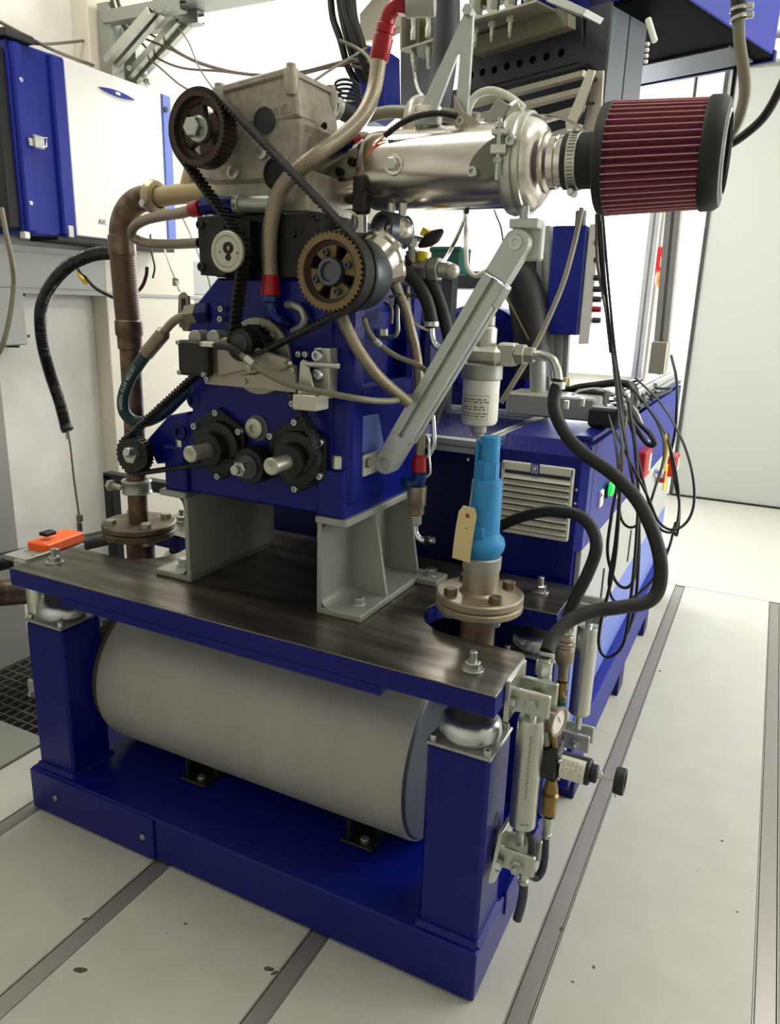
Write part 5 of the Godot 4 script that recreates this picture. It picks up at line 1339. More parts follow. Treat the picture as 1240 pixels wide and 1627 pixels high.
	single("sealing_plug", "yellow plastic plug above the silver tee fitting", "plug", G().lathe(Vector3(-0.4099, 1.7059, -0.44), Vector3(-0.4074, 1.7254, -0.44) - Vector3(-0.4099, 1.7059, -0.44), [Vector2(0, 0), Vector2(0, 0.012), Vector2(0.02, 0.015), Vector2(0.024, 0.013), Vector2(0.024, 0)], 18), M.yellow)
	single("sealing_plug", "flat yellow plastic plug above the black rubber boot", "plug", G().lathe(Vector3(-0.4312, 1.7678, -0.5), Vector3(-0.4214, 1.7844, -0.5) - Vector3(-0.4312, 1.7678, -0.5), [Vector2(0, 0), Vector2(0, 0.017), Vector2(0.02, 0.018), Vector2(0.022, 0)], 18), M.yellow)
	single("rubber_boot", "black spindle-shaped rubber boot on a lead beside the yellow caps", "cable boot", G().tube([Vector3(-0.4202, 1.7403, -0.44), Vector3(-0.4101, 1.7462, -0.44), Vector3(-0.3934, 1.7564, -0.44), Vector3(-0.3768, 1.7651, -0.44), Vector3(-0.3637, 1.7737, -0.44), Vector3(-0.3572, 1.778, -0.44)], 0.01, 14, func(s): return 0.004 + 0.014 * sin(clampf(s / 0.075, 0.0, 1.0) * PI)), M.black)
	var q1 := single("fuel_line", "ribbed grey fuel line crossing the right flank of the block to the strut", "hose", G().tube(smooth([Vector3(-0.4425, 1.5674, -0.2), Vector3(-0.4358, 1.5321, -0.22), Vector3(-0.4242, 1.5058, -0.25), Vector3(-0.3948, 1.4798, -0.28), Vector3(-0.358, 1.4626, -0.31), Vector3(-0.3337, 1.4413, -0.34)]), 0.0065, 10), M.hose_grey)
	part("line_joint", G().cyl(Vector3(-0.4334, 1.5175, -0.235), Vector3(-0.4241, 1.5044, -0.25), 0.009, 12), M.zinc_dull, q1)
	var bt := thing("bracket_tube", "bent silver rod bracket with a round nut on the top right of the block", "bracket", Vector3(-0.4987, 1.5254, -0.42))
	part("bent_rod", G().tube(smooth([Vector3(-0.5095, 1.5154, -0.42), Vector3(-0.4801, 1.5167, -0.42), Vector3(-0.4623, 1.5302, -0.42), Vector3(-0.4637, 1.5663, -0.42), Vector3(-0.4649, 1.599, -0.42)]), 0.006, 10), M.zinc, bt)
	part("second_rod", G().tube(smooth([Vector3(-0.5064, 1.6043, -0.43), Vector3(-0.4876, 1.5891, -0.43), Vector3(-0.4863, 1.5513, -0.43)]), 0.005, 10), M.bronze, bt)
	part("round_nut", G().cyl(Vector3(-0.5096, 1.5186, -0.42), Vector3(-0.5102, 1.5377, -0.42), 0.019, 20), M.zinc, bt)
	var sr := single("sensor_riser", "slim silver quick coupling standing among the hoses right of the block", "coupling", G().lathe(Vector3(-0.4251, 1.6438, -0.4), Vector3.DOWN, [Vector2(0, 0), Vector2(0, 0.008), Vector2(0.012, 0.008), Vector2(0.012, 0.011), Vector2(0.03, 0.011), Vector2(0.03, 0.007), Vector2(0.045, 0.007), Vector2(0.045, 0.01), Vector2(0.065, 0.01), Vector2(0.065, 0)], 14), M.zinc)
	part("grey_lead", G().tube(smooth([Vector3(-0.4225, 1.5801, -0.4), Vector3(-0.4112, 1.5605, -0.4), Vector3(-0.3932, 1.5489, -0.4), Vector3(-0.3704, 1.5373, -0.42)]), 0.004, 8), M.cable_white, sr)
	for q in [[[Vector3(-0.4416, 1.6162, -0.33), Vector3(-0.4224, 1.6232, -0.36), Vector3(-0.3981, 1.6187, -0.4)], "black cable tie bridging the braided riser hose"]]:
		single("cable_tie", q[1], "cable tie", G().tube(smooth(q[0]), 0.004, 6), M.black)

	# aluminium profile strut
	var s0 := Vector3(-0.4342, 1.2072, -0.325)
	var s1 := Vector3(-0.1274, 1.7382, -0.325)
	var dx := (s1 - s0).normalized()
	var bs := Basis(dx, Vector3.BACK.cross(dx), Vector3.BACK)
	var L := (s1 - s0).length()
	var st := thing("profile_strut", "long slotted aluminium profile strut propping up the polished drum diagonally", "strut", s0)
	var xs := Transform3D(bs, s0)
	var w := 0.0285
	# slotted section: two flats with a groove between, on all sides that show
	var sec := [Vector2(-w, -w), Vector2(w, -w), Vector2(w, -0.006), Vector2(0.014, -0.006), Vector2(0.014, 0.006), Vector2(w, 0.006), Vector2(w, w), Vector2(0.006, w), Vector2(0.006, 0.014), Vector2(-0.006, 0.014), Vector2(-0.006, w), Vector2(-w, w), Vector2(-w, 0.006), Vector2(-0.014, 0.006), Vector2(-0.014, -0.006), Vector2(-w, -0.006)]
	var xb := Transform3D(Basis(bs.y, bs.z, bs.x), s0 + bs.z * -0.014)
	part("slotted_bar", G().prism(sec, 0.075, L - 0.09, xb, 0.0008), M.alu_profile, st)
	for e in [[0.0, 1.0], [L, -1.0]]:
		var o: Vector3 = s0 + dx * e[0]
		var po := []
		for i in 13:
			var a := PI / 2 + PI * i / 12.0
			po.append(Vector2(cos(a), sin(a)) * w)
		po.append_array([Vector2(0.085, -w), Vector2(0.085, w)])
		var jb := Basis(dx * e[1], Vector3.BACK.cross(dx * e[1]), Vector3.BACK)
		var jt := part("joint_eye", G().prism(po, -0.03, 0.0165, Transform3D(jb, o), 0.003), M.alu_profile, st)
		part("pivot_screw", G().lathe(o + Vector3(0, 0, 0.0165), Vector3.BACK, [Vector2(0, 0.017), Vector2(0.003, 0.016), Vector2(0.003, 0.007), Vector2(0.001, 0.006), Vector2(0.001, 0)], 24), M.bolt, jt)
	part("top_block", G().box(s1 + Vector3(0.012, 0.04, -0.02), Vector3(0.064, 0.02, 0.06), 0.002).box(s1 + Vector3(0.02, 0.005, -0.042), Vector3(0.05, 0.08, 0.03), 0.004), M.alu_profile, st)
	part("foot_block", G().box(s0 + Vector3(-0.012, 0.005, -0.02), Vector3(0.03, 0.045, 0.03), 0.003), M.alu_profile, st)
	var fp := part("foot_plate", G().box(Vector3(-0.462, 1.208, -0.2912), Vector3(0.008, 0.055, 0.09), 0.002), M.alu_profile, st)
	part("foot_screw", G().hexa(Vector3(-0.458, 1.2149, -0.2633), Vector3.RIGHT, 0.024, 0.01), M.bronze, fp)
	part("clamp_edge", G().box(s0 + dx * (L - 0.115) - bs.y * 0.034, Vector3(0.05, 0.008, 0.04), 0.002, bs), M.zinc, st)

	# water strainer with its hose
	var f := Vector3(-0.29, 0, -0.6)
	var ft := thing("strainer", "grey strainer with pale cylindrical bowl and printed label hanging behind the strut", "filter", Vector3(-0.29, 1.28, -0.6))
	part("bowl", G().lathe(f + Vector3(0, 1.285, 0), Vector3.UP, [Vector2(0, 0), Vector2(0, 0.035), Vector2(0.004, 0.046), Vector2(0.012, 0.05), Vector2(0.1, 0.05), Vector2(0.125, 0.051), Vector2(0.128, 0.048), Vector2(0.128, 0)], 40), M.white, ft)
	part("bowl_ring", G().lathe(f + Vector3(0, 1.41, 0), Vector3.UP, [Vector2(0, 0), Vector2(0, 0.053), Vector2(0.003, 0.056), Vector2(0.04, 0.055), Vector2(0.044, 0.05), Vector2(0.048, 0.0)], 36), M.stand, ft)
	part("cast_head", G().box(f + Vector3(0.01, 1.475, 0), Vector3(0.1, 0.05, 0.09), 0.014).cyl(f + Vector3(0.0, 1.45, 0), f + Vector3(0.0, 1.55, 0), 0.034, 24, 0.006).box(f + Vector3(0.07, 1.48, 0.0), Vector3(0.05, 0.06, 0.05), 0.006), M.alu, ft)
	part("vent_cap", G().cyl(f + Vector3(0.005, 1.55, 0), f + Vector3(0.005, 1.58, 0), 0.022, 20, 0.003), M.stand, ft)
	part("head_bolt", G().hexa(f + Vector3(-0.05, 1.49, 0.02), Vector3.UP, 0.024, 0.03), M.alu, ft)
	part("drain_plug", G().lathe(f + Vector3(0, 1.285, 0), Vector3.DOWN, [Vector2(0, 0.022), Vector2(0.02, 0.022), Vector2(0.024, 0.016), Vector2(0.03, 0.016), Vector2(0.034, 0.004), Vector2(0.045, 0.003), Vector2(0.045, 0)], 20), M.grey_box, ft)
	var lab := part("label", G().lathe(f + Vector3(0, 1.3, 0), Vector3.UP, [Vector2(0, 0.0504), Vector2(0.075, 0.0504)], 20, 0.0, TAU, Vector3.UP), M.cream, ft)
	label_print(lab, f + Vector3(0, 1.3, 0), 0.0506)
	part("outlet_nut", fitting_nut(f + Vector3(0.093, 1.482, 0.0), f + Vector3(0.118, 1.482, 0.0), 0.05), M.zinc, ft)
	part("hose_nut", fitting_nut(f + Vector3(0.118, 1.482, 0.0), f + Vector3(0.142, 1.482, 0.0), 0.038), M.zinc, ft)
	part("outlet_elbow", G().tube(smooth([f + Vector3(0.14, 1.482, 0), f + Vector3(0.165, 1.482, 0.005), f + Vector3(0.195, 1.472, 0.015), f + Vector3(0.212, 1.445, 0.025), f + Vector3(0.218, 1.42, 0.03)]), 0.0125, 16), M.zinc, ft)
	var e := f + Vector3(0.218, 1.425, 0.03)
	var hw := [e]
	hw.append_array([Vector3(-0.073, 1.3605, -0.55), Vector3(-0.0303, 1.2989, -0.52), Vector3(0.0315, 1.2558, -0.49), Vector3(0.1098, 1.2204, -0.46), Vector3(0.176, 1.1723, -0.43), Vector3(0.2221, 1.1076, -0.41), Vector3(0.2483, 1.041, -0.4), Vector3(0.2529, 0.9796, -0.39), Vector3(0.2327, 0.9476, -0.37), Vector3(0.1779, 0.934, -0.34), Vector3(0.1201, 0.9212, -0.31), Vector3(0.0771, 0.9012, -0.27), Vector3(0.056, 0.8741, -0.23), Vector3(0.0516, 0.8497, -0.195)])
	var w1 := single("water_hose", "long black rubber hose swinging out right from the strainer and back to the regulator", "hose", G().tube(smooth(hw, 10), 0.0165, 18), M.rubber)
	part("hose_clamp", G().ring(e + Vector3(0, -0.004, 0), e + Vector3(0, -0.022, 0), 0.0195, 0.0165, 28), M.zinc, w1)
	part("lower_clamp", G().ring(Vector3(0.0506, 0.8504, -0.193), Vector3(0.0507, 0.8423, -0.19), 0.0195, 0.0165, 28), M.zinc_dull, w1)
	single("return_hose", "shorter black rubber hose arching in front of the louvred vent down to the quick coupling", "hose", G().tube(smooth([Vector3(-0.2168, 0.9987, -0.6), Vector3(-0.1349, 1.0526, -0.56), Vector3(-0.054, 1.0902, -0.52), Vector3(0.0252, 1.1033, -0.48), Vector3(0.0731, 1.0839, -0.45), Vector3(0.0941, 1.0409, -0.43), Vector3(0.0829, 0.9764, -0.42), Vector3(0.0607, 0.9086, -0.41), Vector3(0.0502, 0.8626, -0.4), Vector3(0.0506, 0.8341, -0.39)], 10), 0.0155, 18), M.rubber)


# characters set one by one along the outside of a hose
func hose_lettering(parent: Node3D, pts: Array, text: String, r: float) -> void:
	var f := SystemFont.new()
	f.font_names = PackedStringArray(["Droid Sans"])
	var d := 0.05
	for ch in text.reverse():
		if ch != " ":
			var s := 0.0
			var i := 0
			while i < pts.size() - 2 and s + (pts[i + 1] - pts[i]).length() < d:
				s += (pts[i + 1] - pts[i]).length()
				i += 1
			var t: Vector3 = -(pts[i + 1] - pts[i]).normalized()
			var p: Vector3 = pts[i].lerp(pts[i + 1], (d - s) / (pts[i + 1] - pts[i]).length())
			var o := (Vector3(0.45, 0.15, 1.0) - t * Vector3(0.45, 0.15, 1.0).dot(t)).normalized()
			var tm := TextMesh.new()
			tm.text = ch
			tm.font = f
			tm.font_size = 16
			tm.pixel_size = 0.0008
			tm.depth = 0.0006
			var mi := MeshInstance3D.new()
			mi.name = "printed_letter"
			mi.mesh = tm
			mi.material_override = M.ink_white
			mi.transform = Transform3D(Basis(t, o.cross(t), o), p + o * r - org[parent])
			parent.add_child(mi, true)
			d += 0.0088
		else:
			d += 0.006


# three blocks of small unreadable print and a thin border wrapped on the bowl
func label_print(parent: Node3D, at: Vector3, r: float) -> void:
	var g := G()
	var a0 := 0.15
	var f := func(a: float, y: float) -> Vector3: return at + Vector3(sin(a) * r, y, cos(a) * r)
	for row in [0.058, 0.051, 0.038, 0.031, 0.02, 0.013]:
		var k := 0
		while k < 16:
			var w := rng.randi_range(1, 3)
			for q in w:
				var b: float = -0.55 + (k + q) * 0.085 - a0
				g.quad(f.call(b, row), f.call(b + 0.075, row), f.call(b + 0.075, row + 0.0028), f.call(b, row + 0.0028), f.call(b, 0) - at)
			k += w + 1
	for i in 20:
		var b0: float = -0.72 - a0 + i * 0.0825
		for y in [0.005, 0.069]:
			g.quad(f.call(b0, y), f.call(b0 + 0.0825, y), f.call(b0 + 0.0825, y + 0.0008), f.call(b0, y + 0.0008), f.call(b0, 0) - at)
	for b in [-0.72 - a0, 0.93 - a0]:
		g.quad(f.call(b, 0.005), f.call(b + 0.015, 0.005), f.call(b + 0.015, 0.07), f.call(b, 0.07), f.call(b, 0) - at)
	part("label_print", g, M.ink, parent)


# damper with clevis blocks, hung beside a plate corner
func damper(x: float, z: float, y0: float, y1: float, label: String) -> void:
	var t := thing("damper", label, "damper", Vector3(x, y0 - 0.12, z), "gas dampers between plate and base")
	var sx: float = 1.0 if x > -0.7 else -1.0
	var xe: float = 0.0 if x > -0.7 else -1.505
	part("cylinder", G().lathe(Vector3(x, y0, z), Vector3.UP, [Vector2(0, 0), Vector2(0, 0.024), Vector2(0.008, 0.031), Vector2(y1 - y0 - 0.008, 0.031), Vector2(y1 - y0, 0.028), Vector2(y1 - y0 + 0.002, 0.0)], 32), M.zinc, t)
	part("piston_rod", G().cyl(Vector3(x, y1, z), Vector3(x, y1 + 0.04, z), 0.011, 16), M.chrome, t)
	part("lower_pin", G().cyl(Vector3(x, y0 - 0.05, z), Vector3(x, y0, z), 0.0115, 16), M.zinc, t)
	var u := part("upper_bracket", G().box(Vector3(xe + sx * 0.006, y1 + 0.055, z), Vector3(0.012, 0.1, 0.12), 0.002).box(Vector3(x, y1 + 0.052, z + 0.032), Vector3(0.09, 0.055, 0.012), 0.003).box(Vector3(x, y1 + 0.052, z - 0.032), Vector3(0.09, 0.055, 0.012), 0.003).box(Vector3(x, y1 + 0.045, z), Vector3(0.03, 0.03, 0.03), 0.004), M.zinc, t)
	part("clevis_bolt", G().hexa(Vector3(x + sx * 0.005, y1 + 0.05, z + 0.038), Vector3.BACK, 0.028, 0.012), M.bolt, u)
	part("plate_bolt", G().hexa(Vector3(xe + sx * 0.012, y1 + 0.05, z + 0.05), Vector3(sx, 0, 0), 0.02, 0.012), M.bolt, u)
	var l := part("lower_bracket", G().prism([Vector2(-0.075, -0.06), Vector2(-0.05, -0.075), Vector2(0.06, -0.075), Vector2(0.075, 0.03), Vector2(-0.02, 0.04)], xe + sx * 0.006 - 0.005, xe + sx * 0.006 + 0.005, Transform3D(SIDE.basis, Vector3(0, y0 - 0.06, z)), 0.001).box(Vector3(x, y0 - 0.075, z + 0.03), Vector3(0.09, 0.055, 0.012), 0.003).box(Vector3(x, y0 - 0.075, z - 0.03), Vector3(0.09, 0.055, 0.012), 0.003), M.zinc, t)
	part("clevis_bolt", G().hexa(Vector3(x + sx * 0.005, y0 - 0.08, z + 0.036), Vector3.BACK, 0.028, 0.012).cyl(Vector3(x + sx * 0.005, y0 - 0.08, z + 0.04), Vector3(x + sx * 0.005, y0 - 0.08, z + 0.062), 0.008, 12), M.bolt, l)
	part("bracket_bolt", G().hexa(Vector3(xe + sx * 0.011, y0 - 0.085, z + 0.052), Vector3(sx, 0, 0), 0.024, 0.012), M.bolt, l)


func right_front_fittings() -> void:
	# safety valve on its flange in the right bight
	var c := Vector3(-0.176, 0, -0.37)
	var fl := thing("valve_flange", "pale brown round pipe flange with hexagon bolts in the right bight of the plate", "pipe flange", Vector3(-0.176, 0.62, -0.37))
	part("riser_stub", G().cyl(c + Vector3(0, 0.62, 0), c + Vector3(0, 0.85, 0), 0.046, 28), M.brown_pipe, fl)
	part("lower_flange", G().cyl(c + Vector3(0, 0.848, 0), c + Vector3(0, 0.868, 0), 0.113, 60, 0.004), M.flange_bright, fl)
	part("upper_flange", G().cyl(c + Vector3(0, 0.87, 0), c + Vector3(0, 0.892, 0), 0.113, 60, 0.004), M.flange_bright, fl)
	part("weld_neck", G().lathe(c + Vector3(0, 0.89, 0), Vector3.UP, [Vector2(0, 0.058), Vector2(0.004, 0.052), Vector2(0.008, 0.047), Vector2(0.07, 0.046)], 36), M.flange_bright, fl)
	part("threaded_socket", G().lathe(c + Vector3(0, 0.953, 0), Vector3.UP, [Vector2(0, 0.04), Vector2(0.002, 0.049), Vector2(0.034, 0.05), Vector2(0.038, 0.046), Vector2(0.038, 0.02)], 36), M.zinc_dull, fl)
	for k in 4:
		var a := PI / 2 * k + 0.75
		var p := c + Vector3(cos(a) * 0.084, 0.892, sin(a) * 0.084)
		part("flange_bolt", G().hexa(p, Vector3.UP, 0.03, 0.018), M.flange, fl)
		part("flange_nut", G().hexa(p - Vector3(0, 0.045, 0), Vector3.DOWN, 0.03, 0.016), M.zinc_dull, fl)
	var v := thing("safety_valve", "light blue painted safety valve standing on the right pipe flange", "safety valve", c + Vector3(0, 0.975, 0))
	part("body", G().lathe(c + Vector3(0, 0.975, 0), Vector3.UP, [Vector2(0, 0), Vector2(0, 0.04), Vector2(0.018, 0.042), Vector2(0.03, 0.052), Vector2(0.045, 0.056), Vector2(0.062, 0.052), Vector2(0.072, 0.041), Vector2(0.082, 0.039), Vector2(0.2, 0.038), Vector2(0.212, 0.036), Vector2(0.216, 0.03), Vector2(0.218, 0)], 40), M.sky_blue, v)
	part("hex_bonnet", G().hexa(c + Vector3(0, 1.19, 0), Vector3.UP, 0.05, 0.045), M.sky_blue, v)
	part("cap", G().cyl(c + Vector3(0.003, 1.23, 0), c + Vector3(0.003, 1.297, 0), 0.0235, 28, 0.003), M.sky_blue, v)
	part("side_lever", G().box(c + Vector3(-0.03, 1.235, 0.0), Vector3(0.01, 0.1, 0.014), 0.003), M.sky_blue, v)
	part("cast_rib", G().box(c + Vector3(0.0, 1.06, 0.04), Vector3(0.03, 0.03, 0.012), 0.004), M.sky_blue, v)
	# paper tag: a slightly curled card
	var tg := thing("paper_tag", "buff paper tag with reddish eyelet tied to the light blue safety valve", "tag", Vector3(-0.2029, 1.0551, -0.31))
	var pg := G()
	var top := Vector3(-0.1975, 1.1286, -0.31)
	var bot := Vector3(-0.2068, 0.9915, -0.3)
	var wx := Vector3(0.046, -0.006, -0.004)
	for i in 8:
		var f0 := i / 8.0
		var f1 := (i + 1) / 8.0
		var cut0: float = 0.62 if i == 0 else 1.0
		var o0 := Vector3(0, 0, 0.006 * sin(f0 * PI))
		var o1 := Vector3(0, 0, 0.006 * sin(f1 * PI))
		var p0 := top.lerp(bot, f0) + o0
		var p1 := top.lerp(bot, f1) + o1
		for dz in [0.0, 0.0012]:
			var o := Vector3(0, 0, dz)
			pg.quad(p0 - wx * 0.5 * cut0 + o, p0 + wx * 0.5 * cut0 + o, p1 + wx * 0.5 + o, p1 - wx * 0.5 + o, Vector3(0, 0, 1.0 if dz > 0 else -1.0))
	part("card", pg, M.paper, tg)
	var ey := top.lerp(bot, 0.16) + Vector3(0.001, 0, 0.0045)
	part("eyelet", G().ring(ey, ey + Vector3(0, 0, 0.0015), 0.0055, 0.0022, 16), M.red, tg)
	for k in 2:
		var p := top.lerp(bot, 0.38 + 0.45 * k) + Vector3(0.004 - 0.006 * k, 0, 0.0078 - 0.004 * k)
		part("pen_mark", G().box(p, Vector3(0.0025, 0.004, 0.0006), 0), M.ink, tg)
	part("tie_wire", G().tube(smooth([ey, Vector3(-0.198, 1.1719, -0.33), c + Vector3(-0.03, 1.19, 0.025), Vector3(-0.203, 1.1473, -0.33), ey], 5), 0.0008, 5), M.zinc_dull, tg)

	damper(0.05, -0.12, 0.437, 0.722, "silver gas damper with printed text at the near right corner of the base")
	damper(0.05, -0.69, 0.437, 0.722, "plain silver gas damper at the far right corner of the base, beside the quick coupling")
	damper(-1.555, -0.12, 0.437, 0.722, "silver gas damper half hidden behind the left front post")
	# text and dash printed on the near damper
	var near: Node3D = get_node("damper")
	var pr := G()
	for q in [[0.255, 0.16, 0.0], [0.215, 0.1, 0.5]]:
		pass
	for col in [[-0.10, 0.10, 0.255], [-0.02, 0.085, 0.255]]:
		var y: float = col[2]
		while y > col[1] - 0.0:
			var hgt := rng.randf_range(0.002, 0.007)
			var a: float = col[0] + 0.35
			for s in 1:
				var a0 := a + s * 0.03
				pr.quad(Vector3(0.05 + sin(a0) * 0.0312, 0.437 + y - hgt, -0.12 + cos(a0) * 0.0312), Vector3(0.05 + sin(a0 + 0.04) * 0.0312, 0.437 + y - hgt, -0.12 + cos(a0 + 0.04) * 0.0312), Vector3(0.05 + sin(a0 + 0.04) * 0.0312, 0.437 + y, -0.12 + cos(a0 + 0.04) * 0.0312), Vector3(0.05 + sin(a0) * 0.0312, 0.437 + y, -0.12 + cos(a0) * 0.0312), Vector3(sin(a0), 0, cos(a0)))
			y -= hgt + 0.004
	for s in 6:
		var a0 := 0.12 + s * 0.11
		pr.quad(Vector3(0.05 + sin(a0) * 0.0312, 0.462, -0.12 + cos(a0) * 0.0312), Vector3(0.05 + sin(a0 + 0.11) * 0.0312, 0.462, -0.12 + cos(a0 + 0.11) * 0.0312), Vector3(0.05 + sin(a0 + 0.11) * 0.0312, 0.464, -0.12 + cos(a0 + 0.11) * 0.0312), Vector3(0.05 + sin(a0) * 0.0312, 0.464, -0.12 + cos(a0) * 0.0312), Vector3(sin(a0), 0, cos(a0)))
	part("printed_text", pr, M.ink, near)

	# pressure regulator with gauge
	var r := thing("pressure_regulator", "black pressure regulator with white label, round gauge and disc knob at the right post", "pressure regulator", Vector3(0.0999, 0.5936, -0.16))
	var ra := Vector3(0.0992, 0.6016, -0.16)
	part("body", G().lathe(ra - Vector3(0.04, 0, 0), Vector3.RIGHT, [Vector2(0, 0), Vector2(0, 0.034), Vector2(0.006, 0.04), Vector2(0.05, 0.04), Vector2(0.056, 0.03), Vector2(0.058, 0)], 32).box(ra - Vector3(0.01, 0, 0), Vector3(0.06, 0.07, 0.06), 0.008), M.black, r)
	for k in 4:
		part("body_screw", G().cap_screw(ra + Vector3(0.016, 0.032 * sin(k * 1.57 + 0.7), 0.032 * cos(k * 1.57 + 0.7)), Vector3.RIGHT, 0.005, 0.006), M.bolt, r)
	var hb := part("spring_housing", G().cyl(ra + Vector3(0.018, 0, 0), ra + Vector3(0.085, 0, 0), 0.03, 32, 0.003), M.black, r)
	part("label", G().lathe(ra + Vector3(0.02, 0, 0), Vector3.RIGHT, [Vector2(0, 0.0304), Vector2(0.055, 0.0304)], 24, -1.9, 1.3), M.cream, hb)
	var lp := G()
	for i in 7:
		for j in 5:
			if rng.randf() < 0.75:
				var a := 0.05 + i * 0.14
				lp.quad(ra + Vector3(0.024 + j * 0.0095, sin(a) * 0.0307, cos(a) * 0.0307), ra + Vector3(0.031 + j * 0.0095, sin(a) * 0.0307, cos(a) * 0.0307), ra + Vector3(0.031 + j * 0.0095, sin(a + 0.03) * 0.0307, cos(a + 0.03) * 0.0307), ra + Vector3(0.024 + j * 0.0095, sin(a + 0.03) * 0.0307, cos(a + 0.03) * 0.0307), Vector3(0, sin(a), cos(a)))
	part("label_print", lp, M.ink, hb)
	part("end_nut", G().cyl(ra + Vector3(0.085, 0, 0), ra + Vector3(0.1, 0, 0), 0.021, 8, 0.002), M.black, r)
	part("stem", G().cyl(ra + Vector3(0.1, 0, 0), ra + Vector3(0.145, 0, 0), 0.0045, 12).hexa(ra + Vector3(0.1, 0, 0), Vector3.RIGHT, 0.014, 0.01), M.zinc, r)
	part("disc_knob", G().lathe(ra + Vector3(0.138, 0, 0), Vector3.RIGHT, [Vector2(0, 0), Vector2(0, 0.027), Vector2(0.003, 0.03), Vector2(0.02, 0.03), Vector2(0.022, 0.028), Vector2(0.022, 0.022), Vector2(0.018, 0.02), Vector2(0.018, 0)], 36), M.rubber, r)
	var ga := Vector3(0.0896, 0.7074, -0.16)
	var gd := Vector3(0.96, 0.0, 0.28).normalized()
	var gg := part("gauge_case", G().lathe(ga - gd * 0.012, gd, [Vector2(0, 0), Vector2(0, 0.028), Vector2(0.004, 0.032), Vector2(0.022, 0.032), Vector2(0.022, 0.035), Vector2(0.028, 0.035), Vector2(0.028, 0.029), Vector2(0.025, 0.029)], 36), M.bronze, r)
	part("gauge_dial", G().lathe(ga + gd * 0.012, gd, [Vector2(0, 0.029), Vector2(0.001, 0.029), Vector2(0.001, 0)], 30), M.white, gg)
	part("gauge_needle", G().box(ga + gd * 0.0145 + Vector3(0, 0.006, 0), Vector3(0.001, 0.022, 0.0015), 0, Basis(gd, 0.6)), M.ink, gg)
	part("gauge_stem", G().cyl(ga - Vector3(0, 0.03, 0), Vector3(ra.x, ra.y + 0.035, ra.z), 0.008, 12), M.brass, r)
	part("outlet_nipple", G().cyl(Vector3(0.0497, 0.8373, -0.19), Vector3(0.0537, 0.791, -0.19), 0.014, 16).hexa(Vector3(0.0503, 0.8296, -0.19), Vector3.DOWN, 0.034, 0.035).hexa(Vector3(0.0533, 0.7957, -0.19), Vector3.DOWN, 0.03, 0.018), M.zinc, r)
	part("supply_tube", G().tube(smooth([Vector3(0.0537, 0.791, -0.19), Vector3(0.0594, 0.7574, -0.18), Vector3(0.0672, 0.7165, -0.17), ra - Vector3(0.02, -0.03, 0)]), 0.012, 14), M.zinc_dull, r)
	# couplings
	var q := single("quick_coupling", "ribbed bronze quick coupling with silver nuts below the shorter rubber hose", "coupling", G().lathe(Vector3(0.0506, 0.8341, -0.39), Vector3(0.0606, 0.671, -0.36) - Vector3(0.0506, 0.8341, -0.39), [Vector2(0, 0), Vector2(0, 0.012), Vector2(0.02, 0.012), Vector2(0.02, 0.017), Vector2(0.028, 0.02), Vector2(0.034, 0.02), Vector2(0.036, 0.018), Vector2(0.04, 0.024), Vector2(0.046, 0.0225), Vector2(0.05, 0.024), Vector2(0.054, 0.0225), Vector2(0.058, 0.024), Vector2(0.085, 0.023), Vector2(0.1, 0.013), Vector2(0.135, 0.012), Vector2(0.135, 0)], 24), M.bronze)
	part("top_nut", G().hexa(Vector3(0.0514, 0.8257, -0.39), Vector3.DOWN, 0.03, 0.016), M.zinc, q)
	part("brass_nut", G().hexa(Vector3(0.0591, 0.6995, -0.362), Vector3.DOWN, 0.026, 0.022).cyl(Vector3(0.0598, 0.6795, -0.36), Vector3(0.0624, 0.6446, -0.35), 0.01, 14).hexa(Vector3(0.0607, 0.6663, -0.355), Vector3.DOWN, 0.024, 0.016), M.brass, q)
	part("green_joint", G().cyl(Vector3(0.0646, 0.6558, -0.35), Vector3(0.0664, 0.6118, -0.34), 0.014, 14), M.teal_box, q)
	var bl := single("brass_coupling", "brass hose coupling with silver tail hanging below the black regulator", "coupling", G().lathe(Vector3(0.0989, 0.555, -0.16), Vector3.DOWN, [Vector2(0, 0), Vector2(0, 0.011), Vector2(0.012, 0.014), Vector2(0.03, 0.018), Vector2(0.036, 0.014), Vector2(0.04, 0.02), Vector2(0.05, 0.02), Vector2(0.052, 0.017), Vector2(0.09, 0.018), Vector2(0.095, 0.012), Vector2(0.095, 0)], 24), M.brass)
	part("silver_tail", G().lathe(Vector3(0.1004, 0.4552, -0.16), Vector3.DOWN, [Vector2(0, 0.012), Vector2(0.018, 0.013), Vector2(0.02, 0.01), Vector2(0.045, 0.01), Vector2(0.046, 0.012), Vector2(0.056, 0.012), Vector2(0.056, 0)], 18), M.zinc, bl)
	var lh := single("loop_hose", "grey rubber hose hanging in a tight loop below the brass coupling", "hose", G().tube(smooth([Vector3(0.0987, 0.3883, -0.16), Vector3(0.101, 0.3449, -0.16), Vector3(0.0984, 0.3043, -0.16), Vector3(0.0889, 0.2863, -0.15), Vector3(0.0783, 0.3004, -0.14), Vector3(0.0757, 0.348, -0.13), Vector3(0.0763, 0.3957, -0.125), Vector3(0.0695, 0.4226, -0.12)]), 0.0095, 12), M.grey_dark)
	part("brass_elbow", G().cyl(Vector3(0.0612, 0.3788, -0.16), Vector3(0.0455, 0.3798, -0.16), 0.013, 14), M.brass, lh)
	var lo := single("lower_hose", "short grey hose with silver ferrule hanging below the near damper bracket", "hose", G().tube(smooth([Vector3(0.0701, 0.303, -0.1), Vector3(0.0724, 0.2754, -0.1), Vector3(0.0695, 0.2345, -0.1), Vector3(0.0633, 0.1951, -0.1)], 6), 0.011, 12), M.grey_dark)
